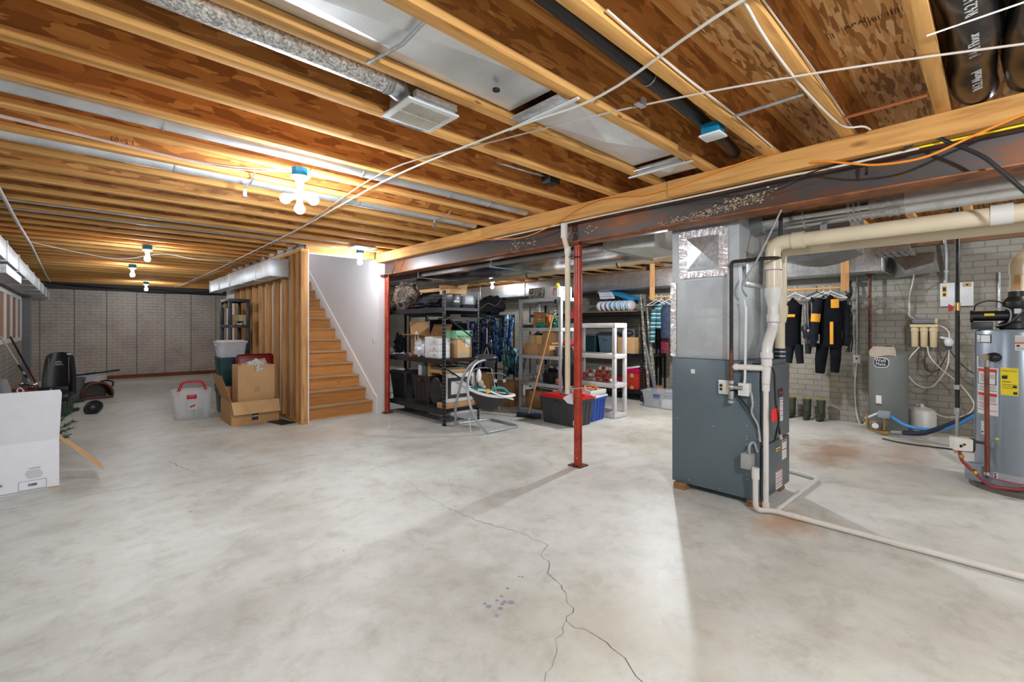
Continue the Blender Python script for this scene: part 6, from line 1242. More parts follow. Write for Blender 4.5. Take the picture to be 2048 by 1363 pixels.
# red ball thing behind top tier
solo(MB().cyl((0, 0, 0), (-.05, -.03, 0), .085, n=28), 'red_lantern', DRED, 'round red lid hanging behind the grey shelf, near the red post', 'lid', loc=(6.3, 5.15, 1.56 + .02))
solo(MB().tube([(6.28, 5.14, 1.645 + .02), (6.28, 5.14, 2.3), (6.3, 5.16, 2.475)], .003, 6), 'hanging_string', CLOTHB, 'black string that carries the round red lid', 'string')
# ---------------------------------------------------------------- white shelf contents
OC = [flat('ornament_red', (.45, .01, .015), .15, .6), flat('ornament_green', (.12, .30, .03), .15, .5), flat('ornament_silver', (.75, .75, .75), .15, .9), flat('ornament_gold', (.62, .38, .08), .18, .9), flat('ornament_white', (.75, .72, .72), .3)]
on = ['red', 'green', 'silver', 'gold', 'white']
o0 = {}
rn = random.Random(21); spots = []
for zi, z in enumerate([.521, .582, .640, .696]):
    n = [20, 18, 16, 9][zi]
    for i in range(n):
        spots.append((5.785 + .066 * (i % 2) + rn.uniform(-.004, .004), 3.97 + .031 * i + (zi % 2) * .015, z, rn.uniform(.026, .030)))
for i, (x, y, z, r_) in enumerate(spots):
    k = rn.choice([0, 0, 0, 1, 2, 2, 3, 4])
    if k not in o0:
        t = thing('christmas_ornament', 'glossy %s ball ornament in the heap on the white shelf' % on[k], 'ornament', (x, y, z), group='christmas ball ornaments'); MB().sph((0, 0, r_), r_).build('ball', OC[k], t); MB().cyl((0, 0, 2 * r_), (0, 0, 2 * r_ + .008), .006, n=8).build('cap', BRASS, t); o0[k] = t
    else: c = ctree(o0[k]); c.location = (x, y, z)
solo(MB().sheet(lambda u, v: (.02 * math.sin(4 * u), -.35 + .7 * u, .27 * v), 12, 4, .002), 'clear_film', flat('thin_clear_film', (.9, .9, .92), .1, alpha=.08), 'clear plastic film around the heap of ornaments', 'plastic film', loc=(5.755, 4.27, .521))
solo(MB().tube(catmull([(0, 0, 0), (-.01, .01, .08), (.01, -.01, .16), (-.01, .0, .26)], 5), .010, 8), 'striped_candle', stripes('candy_stripe', 'Z', [(0, (.7, .7, .7)), (.5, (.4, .01, .02))], .04), 'red and white twisted stick among the ornaments', 'stick', loc=(5.90, 4.0, .521))
# ---------------------------------------------------------------- wall rack contents
RZ = .861
tote(7.60, 5.72, RZ, .34, .50, .36, flat('deep_teal', (.008, .035, .045), .45), flat('plum_clear', (.20, .12, .16), .3), 'dark teal tote with clear plum lid on the wall rack', ribs=False)
tote(7.60, 5.22, RZ, .34, .46, .40, flat('slate_blue', (.10, .15, .19), .45), flat('dark_navy_lid', (.02, .03, .05), .4), 'slate blue tote with navy lid on the wall rack', lidh=.07)
carton(7.58, 4.77, RZ, .34, .36, .30, 'tan cardboard box on the wall rack middle shelf, right of the slate tote', mat=CARDL)
solo(MB().sph((0, 0, .07), .075, (1.2, 2.0, .9), 24), 'sleeping_bag', flat('dark_navy_lid', (.02, .03, .05), .4), 'dark rolled sleeping bag on the tan cardboard box', 'roll', loc=(7.58, 4.86, RZ + .302))
o = carton(7.60, 4.66, .201, .30, .26, .29, 'red cardboard box with tan tape on the lowest wall rack shelf', mat=flat('red_card', (.50, .03, .015), .6), tape=False)
MB().box(-.152, -.15, -.035, .035, .22, .29).box(-.152, -.15, -.035, .035, 0, .06).build('tape', CARDL, o)
t = thing('pink_container', 'magenta container with white lid tilted on the red cardboard box', 'container', (7.58, 4.66, .492)); MB().box(-.12, .12, -.12, .12, 0, .09, .015).build('body', flat('magenta_plastic', (.55, .0, .08), .4), t); MB().box(-.125, .125, -.13, .12, .092, .13, .012, rot=(-10, 0, 0)).build('lid', PAPER, t)
carton(7.68, 4.98, .201, .3, .26, .2, 'dark red box behind the white shelf leg on the wall rack', mat=DRED, tape=False)
solo(MB().box(-.09, .09, -.09, .09, 0, .28, .004), 'book_stack', CARDD, 'brown upright folder beside the rack post near the clear bin', 'folder', loc=(7.70, 4.30, .0))
MB()
# striped pillow and towel on rack top
PILL = stripes('blue_pink_stripes', 'Y', [(0, (.72, .60, .62)), (.42, (.55, .68, .76)), (.58, (.08, .32, .50)), (.72, (.55, .68, .76)), (.86, (.72, .66, .68))], .105)
solo(MB().box(-.26, .27, -.62, .60, 0, .02, .002), 'plywood_board', CARDD, 'brown board lying on the wall rack top', 'board', loc=(7.68, 5.25, 1.641))
t = thing('striped_pillow', 'puffy blue and pink striped floor cushion on the wall rack top', 'cushion', (7.62, 5.13, 1.662)); mb = MB(); vs0 = []
for k in range(7): mb.sph((0, -.33 + .11 * k, .105), .105, (1.5, .72, 1.0), 18)
mb.build('tufted_body', PILL, t)
solo(MB().sheet(lambda u, v: (.02 * math.sin(3 * u), -.15 + .30 * u + .1 * v, .10 * math.sin(2.4 * v + .4) + .14 * v), 10, 10, .07), 'folded_pad', stripes('blue_pink_stripes_flat', 'Z', [(0, (.72, .60, .62)), (.45, (.3, .5, .62)), (.6, (.75, .72, .73)), (.85, (.12, .32, .46))], .09), 'striped pad folded up on top of the striped cushion', 'cushion', loc=(7.58, 5.30, 1.92 - .05))
solo(MB().sheet(lambda u, v: (-.12 + .24 * v, -.27 + .54 * u, .02 + .17 * u ** 1.2 - .06 * abs(v - .5)), 10, 8, .06), 'blue_cushion', flat('bright_blue_cloth', (.01, .20, .42), .7), 'plain bright blue pad behind the striped cushion', 'cushion', loc=(7.70, 4.98, 1.90 - .01))
solo(MB().tube([(0, 0, 0), (.03, .05, .10), (-.03, -.02, .2), (.05, -.1, .31)], [.05, .07, .05, .02], 8).tube([(.0, .02, .15), (-.03, .12, .30)], [.04, .01], 8).sph((0, -.03, .08), .07), 'antler_decoration', CARDD, 'brown reindeer-shaped decoration at the left of the wall rack top', 'decoration', loc=(7.55, 6.05, 1.641))
# camouflaged poles leaning by the lattice frame
CAM2 = spotted('grey_camouflage', (.05, .045, .035), [(.35, .34, .28), (.03, .03, .025), (.20, .18, .12), (.5, .48, .42)], 25, .7)
for i, (x, y, xt, yt, h, m_, lb) in enumerate([(7.30, 4.20, 7.38, 4.44, 1.95, CAM2, 'camouflage wrapped pole leaning by the rack end, left one'), (7.30, 4.08, 7.36, 4.30, 1.70, CAM2, 'camouflage wrapped pole leaning by the rack end, right one'), (7.26, 4.02, 7.36, 4.40, 1.35, flat('grey_tube_b', (.12, .13, .16), .4), 'slate grey tube leaning by the rack end'), (7.32, 4.34, 7.39, 4.16, 1.50, BLACK, 'black tube crossing the camouflage poles by the rack end')]):
    solo(MB().tube([(x, y, 0), ((x + xt) / 2, (y + yt) / 2, h / 2), (xt, yt, h)], [.022, .035, .014], 12), 'leaning_pole', m_, lb, 'pole')
# ---------------------------------------------------------------- baby swing
sw_ = thing('baby_swing', 'grey tube-framed baby swing with white rimmed seat and hanging toys', 'baby swing', (3.95, 4.75, 0))
TUB = flat('swing_grey_tube', (.36, .38, .42), .3, .3)
MB().tube(arcpath([(3.745, 5.10, .10), (3.75, 5.12, .016), (4.33, 5.06, .016), (4.30, 4.42, .016), (3.72, 4.42, .016), (3.66, 4.43, .10)], .09, 6), .0175, 14).build('base_tube', TUB, sw_, world=True)
MB().tube(catmull([(3.66, 4.43, .09), (3.56, 4.47, .25), (3.52, 4.51, .42), (3.54, 4.57, .58), (3.62, 4.64, .74), (3.76, 4.70, .86), (3.95, 4.74, .905), (4.15, 4.76, .90)], 6), .0175, 14).build('front_upright', TUB, sw_, world=True)
MB().tube(catmull([(3.745, 5.10, .09), (3.73, 5.08, .25), (3.73, 4.99, .52), (3.76, 4.92, .72), (3.84, 4.87, .85), (3.98, 4.84, .915), (4.12, 4.82, .92)], 6), .0175, 14).build('rear_upright', TUB, sw_, world=True)
MB().sph((4.04, 4.80, .935), .16, (1.0, .72, .30), 24, rot=(0, 0, -40)).build('motor_housing', flat('swing_charcoal', (.05, .055, .065), .25), sw_, world=True)
MB().lathe([(.09, 0), (.075, -.05), (.05, -.10), (.0, -.11)], (4.07, 4.76, .90), 20).build('drive_cone', flat('swing_brown', (.035, .03, .03), .5), sw_, world=True)
MB().tube(catmull([(4.06, 4.74, .80), (3.92, 4.84, .79), (3.82, 4.86, .72), (3.80, 4.80, .58), (3.84, 4.70, .47), (3.93, 4.60, .40), (4.03, 4.54, .385)], 6), .009, 10).build('seat_arm', TUB, sw_, world=True)
MB().tube(catmull([(4.0, 4.76, .73), (4.08, 4.70, .725), (4.16, 4.62, .72), (4.20, 4.58, .69)], 5), .005, 8).build('toy_bar', TUB, sw_, world=True)
ST = Matrix.Translation((3.97, 4.66, .45)) @ Matrix.Rotation(R(-42), 4, 'Z') @ Matrix.Rotation(R(10), 4, 'Y')
mb = MB().at(ST); mb.tube([(.33 * math.cos(a) * (1 if math.cos(a) > 0 else .95), .17 * math.sin(a), .03 + .02 * math.cos(2 * a)) for a in [i * math.pi / 18 for i in range(36)]], .024, 12, closed=True, flat=.8); mb.build('seat_rim', flat('swing_white', (.78, .77, .73), .35), sw_, world=True)
mb = MB().at(ST); mb.lathe([(.02, -.22), (.10, -.20), (.19, -.10), (.27, -.01), (.315, .03), (.29, .03), (.22, -.03), (.12, -.08), (.0, -.09)], (0, 0, 0), 32, 1.0, .5); mb.build('seat_shell', flat('swing_brown', (.035, .03, .03), .5), sw_, world=True)
mb = MB().at(ST); mb.sph((-.12, 0, .035), .12, (1.4, .95, .35), 20).sph((.12, 0, .0), .11, (1.2, .9, .4), 20); mb.build('seat_cushion', flat('swing_teal', (.01, .20, .24), .6), sw_, world=True)
mb = MB().at(ST); mb.tube(catmull([(.0, -.12, .05), (.10, -.10, .12), (.2, -.02, .10), (.28, .0, .02)], 5), .02, 10); mb.build('crotch_strap', flat('swing_teal2', (.02, .26, .27), .6), sw_, world=True)
mb = MB().at(ST); mb.tube(catmull([(-.15, -.17, .06), (.0, -.19, .07), (.15, -.18, .04), (.32, -.05, .0)], 5), .02, 10, flat=.6); mb.build('side_tray', flat('swing_white', (.78, .77, .73), .35), sw_, world=True)
mb = MB().at(ST)
for k in range(8): mb.sph((.02 * math.cos(k * .785) - .02, -.205, .07 + .02 * math.sin(k * .785)), .012, (1, .5, 1), 8)
mb.build('sunflower', flat('sunflower_yellow', (.85, .50, .02), .5), sw_, world=True)
def star(c, r, mat, nm):
    c = Vector(c); d = Vector((.73, -.69, 0)); MB().prism([c + d * (r * (1 if i % 2 == 0 else .48)) * math.sin(i * math.pi / 5) + Vector((0, 0, r * (1 if i % 2 == 0 else .48) * math.cos(i * math.pi / 5))) for i in range(10)], (.012, .013, 0)).build(nm, mat, sw_, world=True)
star((4.10, 4.68, .62), .035, PAPER, 'hanging_star'); star((4.19, 4.60, .62), .033, flat('star_grey', (.5, .5, .55), .6), 'hanging_star')
MB().tube([(4.10, 4.68, .72), (4.10, 4.68, .655)], .002, 6).tube([(4.19, 4.60, .69), (4.19, 4.60, .65)], .002, 6).build('toy_cord', CHAR, sw_, world=True)
MB().sph((3.86, 4.74, .70), .045, (.9, .6, 2.1), 16).build('white_back_rest_toy', flat('toy_white', (.7, .75, .78), .5), sw_, world=True); MB().sph((3.88, 4.72, .60), .04, (1, .8, 1.2), 12).sph((3.91, 4.70, .55), .03).build('plush', flat('plush_beige', (.45, .38, .30), .9), sw_, world=True)
solo(MB().tube([(3.80, 4.68, .0), (3.80, 4.68, .006)], .01, 8).tube([(3.60, 4.58, .01), (3.585, 4.60, .2)], .005, 8), 'thin_white_stick', PAPER, 'thin white stick standing by the swing front tube', 'stick')
# ================================================================ left side
# big white box with raised flap, standing at an angle
BWH = flat('white_card', (.84, .85, .90), .6, var=.02); rzb = 3.0
bx = thing('white_box', 'large open white carton with raised flap at the left edge', 'box', (-.13, 5.44, 0), rzb)
w, d, h = .73, .36, .405
MB().box(-w, 0, 0, .005, .012, h).box(-w, 0, d - .005, d, .0, h).box(-w, -w + .005, .005, d - .005, 0, h).box(-.005, 0, .005, d - .005, 0, h).box(-w + .005, -.005, .005, d - .005, .0, .005).build('box', BWH, bx)
MB().prism([(-w, 0, h), (0, 0, h), (.012, -.13, h + .40), (.0, -.137, h + .425), (-w + .0, -.137, h + .425)], (0, .005, .0015)).build('front_flap', BWH, bx)
MB().prism([(.001, .004, h + .008), (.001, .30, h + .008), (.285, .28, .085), (.285, -.005, .075)], (-.0035, 0, -.0035)).build('side_flap', CARDL, bx)
MB().prism([(-w, d, h), (0, d, h), (.0, d + .16, h + .1), (-w, d + .16, h + .1)], (0, .002, -.004)).build('rear_flap', CARDL, bx)
GP = flat('grey_print', (.45, .45, .46), .6)
F = Matrix.Rotation(R(90), 4, 'X')
def ft(s_, x, z, size, al='CENTER', m_=None): return text(s_, 'printing', size, m_ or INK, bx, Matrix.Translation((x, -.0012, z)) @ F, ex=.0004, align=al, world=False)
ft('096', -.345, .075, .035); ft('WARNING', -.145, .185, .014)
mb = MB()
for i in range(8): mb.box(-.20 + .004 * abs(i - 3), -.095 - .004 * abs(i - 4), -.0014, -.0002, .170 - i * .0088, .174 - i * .0088)
mb.build('small_print', GP, bx)
MB().box(-.235, -.075, -.0014, -.0002, .0885, .0905).box(-.235, -.075, -.0014, -.0002, .0185, .0205).box(-.235, -.233, -.0014, -.0002, .0205, .0885).box(-.077, -.075, -.0014, -.0002, .0205, .0885).build('label_border', INK, bx)
mb = MB(); rn = random.Random(1); x = -.180
while x < -.130: q = rn.choice([.001, .002, .003]); mb.box(x, x + q, -.0014, -.0002, .045, .066); x += q + rn.choice([.001, .002])
mb.build('barcode', INK, bx); ft('\u2191', -.38, .56, .03)
MB().box(-.06, -.001, -.012, .06, 0, .011).build('torn_corner', CARDL, bx)
# fir sprig sticking out
t = thing('artificial_tree', 'green artificial fir branches poking out of the white carton', 'artificial tree', (-.10, 5.62, .3)); mb = MB(); rn = random.Random(6)
for k in range(6):
    a = Vector((-.12, .06, .06 + .02 * k)); b = a + Vector((.14 + .02 * (k % 3), -.03 + .03 * (k % 2), .02 + .045 * k))
    mb.tube([a, b], .004, 6)
    for i in range(90):
        u = rn.random(); p = a.lerp(b, u); dr = Vector((rn.uniform(-1, 1), rn.uniform(-1, 1), rn.uniform(-1, 1))).normalized() * .03 + (b - a) * .1; mb.tube([p, p + dr], [.0022, .0008], 3)
tag(mb.build('needles', flat('fir_green', (.02, .07, .02), .7, var=.4), t), kind=None)
# bucket seat
CS = flat('seat_black', (.012, .012, .016), .35, var=.2)
t = thing('bucket_seat', 'black bucket seat with white logo on the floor at the far left', 'seat', (-.26, 9.95, 0), -12)
def seatback(u, v):
    x = (u - .5) * 2; wv = .185 * (1 - .28 * v ** 3); return (x * wv, .10 + .05 * v - .05 * x * x, .30 + .66 * v * (1 - .10 * x ** 4))
mb = MB(); mb.sheet(seatback, 14, 14, .07); mb.build('backrest', CS, t)
MB().tube([(-.12, .06, .48), (-.115, .065, .88)], .006, 6).tube([(.12, .06, .48), (.115, .065, .88)], .006, 6).build('piping', flat('piping_grey', (.2, .2, .22), .5), t)
MB().box(-.20, .20, -.30, .12, .24, .36, .05).build('seat_cushion', CS, t); MB().box(-.16, .16, -.25, .12, 0, .239, .01).build('base', BLACK, t); MB().box(-.24, .19, -.33, -.27, .385, .46, .01).build('front_bar', BLACK, t); MB().sph((.01, -.335, .43), .014).build('knob', STEEL, t)
MB().tube([(.035 * math.cos(a), .051, .80 + .02 * math.sin(a)) for a in [i * math.pi / 10 for i in range(20)]], .003, 6, closed=True).tube([(-.02, .05, .80), (0, .05, .812), (.02, .05, .80)], .004, 6).box(-.06, .06, .046, .05, .762, .768).build('white_logo', PAPER, t)
# trash can
t = thing('trash_can', 'round grey plastic waste bin behind the bucket seat', 'bin', (-.09, 11.65, 0)); MB().lathe([(.12, 0), (.125, .005), (.155, .38), (.165, .385), (.165, .42), (.155, .42), (.15, .39), (.118, .02)], n=32).build('bin', flat('bin_grey_dark', (.12, .125, .14), .4), t)
tote(.14, 12.85, .001, .50, .34, .36, CLEARG, None, 'clear plastic storage bin behind the brown pet carrier', ribs=False, rz=-30, handles=False)
solo(MB().blob((0, 0, .06), (.10, .08, .07), .3, 4, 3, 3, flatz=-.059), 'red_white_cloth', spotted('red_white_print', (.6, .6, .6), [(.5, .03, .05), (.6, .6, .6)], 12), 'red and white cloth inside the clear bin at the far left', 'cloth', loc=(.10, 12.82, .02))
solo(MB().tube([(-.25, 12.50, .385), (.62, 13.25, .415)], .022, 10).tube([(.1, 12.8, .40), (.22, 12.91, .41)], .028, 10), 'black_pole', BLACK, 'long black pole lying across the clear bin at the far left', 'pole')
t = thing('pet_carrier', 'brown rimmed arched pet carrier on the floor, open front', 'pet carrier', (.20, 11.75, 0), 12)
BR = flat('brown_rim', (.13, .035, .02), .5); arc = [(.21 * math.cos(R(a)) * (1.0 if abs(math.cos(R(a))) < .9 else 1), 0, .10 + .21 * math.sin(R(a))) for a in range(0, 181, 12)]
P_ = [(.225, 0, .03)] + [(.22 * math.cos(R(a)), 0, .09 + .22 * math.sin(R(a))) for a in range(0, 181, 12)] + [(-.225, 0, .03)]
MB().tube([(p[0], -.17, p[2]) for p in P_], .022, 10, closed=True).build('front_rim', BR, t); MB().tube([(p[0] * .9, .17, p[2] * .95) for p in P_], .02, 10, closed=True).build('rear_rim', BR, t)
n_ = len(P_); mb = MB(); mb.sheet(lambda u, v: (lambda i, f: tuple((Vector(P_[i]) * (1 - f) + Vector(P_[min(i + 1, n_ - 1)]) * f) + Vector((0, -.17 + .34 * v, 0))))(min(int(u * (n_ - 1)), n_ - 2), u * (n_ - 1) - min(int(u * (n_ - 1)), n_ - 2)), n_ - 1, 2, .006)
mb.build('shell', flat('carrier_dark', (.04, .03, .03), .6), t); MB().box(-.2, .2, -.16, .16, .001, .03, .004).build('floor_pad', flat('cream_paper', (.68, .66, .62), .6), t); MB().box(-.19, .19, .165, .17, .03, .28).build('back_wall', flat('carrier_grey', (.15, .14, .13), .7), t); MB().tube(catmull([(.08, .0, .31), (.16, -.05, .33), (.24, -.10, .30), (.22, -.15, .22)], 5), .015, 8).build('strap', BLACK, t)
# wheel
t = thing('spare_wheel', 'black spare wheel with silver hub tilted on the floor', 'wheel', (.12, 9.66, .001), rot=(R(58), 0, R(-30))); 
for pn, f_, m_ in (('tyre', lambda m: m.tube([(.105 * math.cos(a), .108 + .105 * math.sin(a), 0) for a in [i * math.pi / 16 for i in range(32)]], .020, 10, closed=True), BLACK), ('rim', lambda m: m.cyl((0, .108, -.012), (0, .108, .012), .09, n=28), flat('wheel_dark', (.03, .03, .035), .3)), ('hub', lambda m: m.cyl((0, .108, .0125), (0, .108, .024), .03, n=6), STEEL)):
    f_(MB()).build(pn, m_, t)
for (x, y, lb, l_) in [(-.12, 11.25, 'black rubber-ended bar on the floor below the grey bin', .16), (-.13, 10.1, 'short black bar on the floor behind the fir branches', .10)]:
    solo(MB().tube([(x - l_, y - l_, .03), (x + l_, y + l_, .03)], .03, 12), 'black_bar', CHAR, lb, 'bar')
# sticks leaning at the left wall
t = thing('hockey_stick', 'pale stick with black taped bands leaning on the left wall', 'stick', (-.34, 10.23, 0)); a_, b_ = Vector((-.875, 10.29, 1.21)), Vector((-.36, 10.23, .01))
MB().tube([a_, b_], .013, 8).build('shaft', flat('pale_stick', (.50, .45, .36), .5), t, world=True)
for u0, u1 in ((.36, .45), (.49, .54), (.75, .9)): MB().tube([a_.lerp(b_, u0), a_.lerp(b_, u1)], .015, 8).build('tape_band', BLACK, t, world=True)
t = thing('hockey_stick', 'black and red stick leaning on the left wall behind the pale one', 'stick', (-.45, 11.88, 0)); a_, b_ = Vector((-.875, 11.60, 1.19)), Vector((-.46, 11.88, .01))
MB().tube([a_, a_.lerp(b_, .5)], .014, 8).build('black_half', BLACK, t, world=True); MB().tube([a_.lerp(b_, .5), b_], .014, 8).build('red_half', flat('stick_red', (.16, .02, .01), .4), t, world=True)
# heap of sports gear by the wall
carton(-.62, 9.72, .001, .36, .34, .30, 'brown carton under the terracotta tub by the left wall', mat=CARDD, rz=10)
solo(MB().lathe([(.13, 0), (.14, .005), (.19, .12), (.20, .125), (.20, .14), (.18, .14), (.13, .02)], n=28), 'terracotta_tub', flat('terracotta', (.26, .045, .02), .6), 'terracotta plastic tub heaped with gear by the left wall', 'tub', loc=(-.60, 9.78, .302))
rn = random.Random(17)
for i, (x, y, z, m_, lb) in enumerate([(-.50, 9.72, .47, STEEL, 'shiny golf club head in the terracotta tub, right one'), (-.56, 9.78, .48, flat('blue_grey_metal', (.10, .14, .2), .3, .6), 'blue-grey golf club head in the terracotta tub'), (-.63, 9.84, .47, STEEL, 'silver golf club head in the terracotta tub, left one')]):
    t = thing('golf_club', lb, 'golf club', (x, y, z - .12)); MB().sph((0, 0, .16), .045, (1.3, .8, .6), 14, rot=(20, 10, 40 * i)).build('head', m_, t); MB().tube([(0, 0, .16), (.03, .06, .0)], .006, 8).build('shaft', STEEL, t)
solo(MB().tube([(0, 0, 0), (.0, .02, .10), (-.03, .02, .22), (-.04, 0, .34)], [.06, .07, .07, .05], 14), 'grey_shoe', flat('shoe_grey', (.30, .30, .31), .6), 'grey upright boot against the left wall', 'boot', loc=(-.74, 9.28, .30))
solo(MB().box(-.09, .09, -.12, .12, 0, .2995, .01), 'black_case', BLACK, 'black case on the floor under the grey boot', 'case', loc=(-.76, 9.28, 0.0))
solo(MB().blob((0, 0, .23), (.10, .10, .235), .2, 4, 40, 4, flatz=-.229), 'black_gear_bag', CLOTHB, 'black gear bag in the left corner with a white hook on it', 'bag', loc=(-.60, 8.9, .0))
solo(MB().tube(catmull([(0, 0, 0), (-.03, .0, .06), (.0, .0, .09), (.03, 0, .05), (.01, .0, .02), (.08, -.03, .0)], 5), .008, 8), 'white_hook', PAPER, 'white plastic hook on the black gear bag', 'hook', loc=(-.58, 8.88, .452))
solo(MB().box(-.82, .0, 14.6, 15.0, 0.0, .12, .01), 'low_white_box', flat('cream_paper', (.68, .66, .62), .6), 'low pale box on the floor before the far wall corner', 'box')
# boards along the far wall
solo(MB().box(.45, 3.2, 15.86, 15.90, 0, .09).box(.6, 2.9, 15.80, 15.855, 0, .05), 'floor_boards', wood('dark_boards', 0, (.25, .09, .04), (.12, .04, .02)), 'dark reddish boards lying along the foot of the far wall', 'board')
# clear tote with red handle
t = tote(1.21, 8.28, .001, .52, .40, .42, CLEARG, None, 'clear plastic tote with raised red handle', ribs=True, handles=False, rz=-4)
MB().tube(arcpath([(-.18, -.16, .37), (-.12, -.14, .55), (.12, -.14, .55), (.18, -.16, .37)], .05, 5), .013, 10, flat=1.4).build('red_handle', RED, t); MB().box(-.07, .05, -.203, -.194, .30, .36, .004).build('red_latch', RED, t)
lb_ = MB().box(-.06, .05, -.199, -.1965, .14, .25).build('paper_insert', PAPER, t); MB().prism([(-.04, -.2005, .17), (.03, -.2005, .19), (.035, -.2005, .22), (-.03, -.2005, .20)], (0, .001, 0)).build('red_picture', REDINK, lb_)
for (x, y, w_, h_, m_, lb2) in [(1.12, 8.30, .18, .14, PAPER, 'white packet inside the clear tote'), (1.32, 8.28, .14, .10, flat('steel_blue', (.08, .14, .2), .5), 'slate packet inside the clear tote')]: solo(MB().box(-w_ / 2, w_ / 2, -.1, .1, 0, h_, .01), 'packed_box', m_, lb2, 'box', loc=(x, y, .015))
# open carton and carton on top
t = carton(1.79, 7.46, .001, .60, .66, .325, 'open brown carton on the floor with its flaps folded out, below another carton', mat=CARD, tape=False, open_={'ny': (-62, .19), 'nx': (72, .38), 'py': (80, .15)})
MB().box(-.05, .03, -.3325, -.331, .05, .17).build('black_label', INK, t); MB().box(-.045, .025, -.3335, -.3326, .10, .115).build('label_print', PAPER, t)
t = carton(1.83, 7.42, .007, .47, .34, .80, 'tall square carton of papers standing in the open carton', mat=CARDL, tape=False, open_={'py': (88, .004)})
MB().box(-.035, .035, -.1712, -.1702, .72, .80).box(-.035, .035, -.1712, -.1702, .42, .50).build('tape', TAPE, t)
solo(MB().box(-.17, .17, -.02, .02, 0, .26, .003, rot=(0, -12, 8)), 'rolled_carton', CARDL, 'slim cardboard piece sticking out of the tall carton', 'cardboard', loc=(1.85, 7.44, .60))
solo(MB().blob((0, 0, .10), (.14, .10, .11), .35, 5, 2, 4), 'crumpled_paper', PAPER, 'crumpled white paper in the tall carton', 'paper', loc=(1.86, 7.36, .655))
solo(MB().box(-.2, .2, -.13, .13, 0, .59, .01), 'inner_carton', CARDD, 'brown filler block inside the tall carton', 'box', loc=(1.83, 7.42, .013))
# leaning red lid
solo(MB().box(-.26, .26, -.012, .012, 0, .93, .05, rot=(0, 0, 0)).box(-.22, .22, -.022, -.0125, .05, .88, .009), 'red_tote_lid', DRED, 'large dark red tote lid standing upright behind the cartons', 'lid', loc=(1.99, 7.98, .001))
tote(1.77, 8.55, .001, .40, .36, .44, flat('teal_tote', (.012, .06, .07), .45), None, 'teal tote at the bottom of the stack by the black shelf', ribs=False)
tote(1.77, 8.55, .43, .40, .36, .44, flat('teal_tote', (.012, .06, .07), .45), None, 'teal tote in the middle of the stack by the black shelf', ribs=False)
tote(1.77, 8.53, .87, .42, .36, .27, flat('cloudy_white', (.55, .57, .62), .4), WHITE, 'cloudy white lidded tote on top of the teal totes', ribs=True)
t = thing('wooden_box', 'small tan wooden case on the second tier of the black shelf', 'box', (1.97, 8.98, 1.391)); MB().box(-.13, .13, -.10, .10, .06, .17, .005).box(-.13, -.06, -.1, .1, 0, .06).box(.07, .13, -.1, .1, 0, .06).build('case', flat('tan_case', (.45, .36, .18), .6), t); MB().box(-.04, .05, -.095, .05, 0, .025, .003).build('white_paper', PAPER, t)
solo(MB().blob((0, 0, 0), (.05, .05, .045), .3, 4, 9, 3), 'straw_basket', flat('straw', (.35, .24, .08), .9), 'small straw ornament hanging under the top tier of the black shelf', 'ornament', loc=(1.86, 9.28, 1.72))
t = thing('floor_register', 'black floor mat lying at the foot of the stud wall', 'mat', (2.06, 7.02, 0)); MB().box(-.1, .1, -.25, .25, .0005, .012, .003, rot=(0, 0, 12)).build('mat', BLACK, t)
# ================================================================ cables on the ceiling
def cable(nm, pts, r, m_, lb, k=6): return solo(MB().tube(catmull(pts, k), r, 8), nm, m_, lb, 'cable')
CW = flat('cream_cable', (.66, .62, .55), .5); GRC = flat('grey_cable', (.45, .38, .32), .6)
cable('ceiling_cable', [(1.62, -.2, 2.46), (1.65, .59, 2.462), (1.82, 1.31, 2.455), (1.76, 1.91, 2.46), (1.68, 3.02, 2.455), (1.72, 4.2, 2.45), (1.79, 5.36, 2.455), (1.84, 8.0, 2.45), (1.90, 11.0, 2.455), (1.90, 15.6, 2.45)], .0065, CW, 'thick cream cable strung under the joists from the near beam to the far wall')
cable('ceiling_cable', [(2.9, -.35, 2.468), (2.40, .5, 2.468), (2.07, 1.25, 2.468), (1.82, 2.1, 2.468), (1.60, 3.0, 2.466), (1.72, 4.6, 2.462), (1.84, 5.8, 2.464), (1.93, 8.0, 2.46), (2.0, 11.0, 2.462), (1.96, 15.4, 2.46)], .005, GRC, 'thin grey-brown cable running beside the thick cream cable')
cable('ceiling_cable', [(XL, 3.55, 2.46), (.0, 3.70, 2.47), (.7, 3.72, 2.46), (1.12, 3.48, 2.465)], .006, GRC, 'brown cable along the joist to the three-bulb lamp, left side')
cable('ceiling_cable', [(XL, 3.45, 2.44), (-.1, 3.60, 2.45), (.6, 3.66, 2.45), (1.12, 3.44, 2.462)], .006, flat('rose_cable', (.42, .28, .24), .6), 'pinkish cable along the joist to the three-bulb lamp')
cable('ceiling_cable', [(-.5, 8.6, 2.46), (.0, 8.9, 2.40), (.45, 8.9, 2.36), (.9, 8.7, 2.46), (1.3, 8.5, 2.40), (1.8, 8.6, 2.44)], .006, CW, 'cream cable sagging between joists near the middle lamp')
cable('ceiling_cable', [(1.3, .60, 2.475), (1.67, .605, 2.472), (1.88, .62, 2.472), (2.15, .63, 2.472), (2.58, .63, 2.472), (3.10, .60, 2.472), (3.20, .52, 2.47), (3.28, .50, 2.47)], .0055, CW, 'white cable stapled along the second joist, left strand')
cable('ceiling_cable', [(1.3, .575, 2.50), (2.0, .575, 2.51), (2.5, .57, 2.50), (3.2, .575, 2.49)], .004, GRC, 'brown speaker wire along the second joist, right strand')
cable('ceiling_cable', [(1.4, .98, 2.5), (1.91, .985, 2.49), (2.3, .98, 2.49), (2.66, .985, 2.5), (3.2, .985, 2.49)], .005, CW, 'white cable running along the joist beside the blue box')
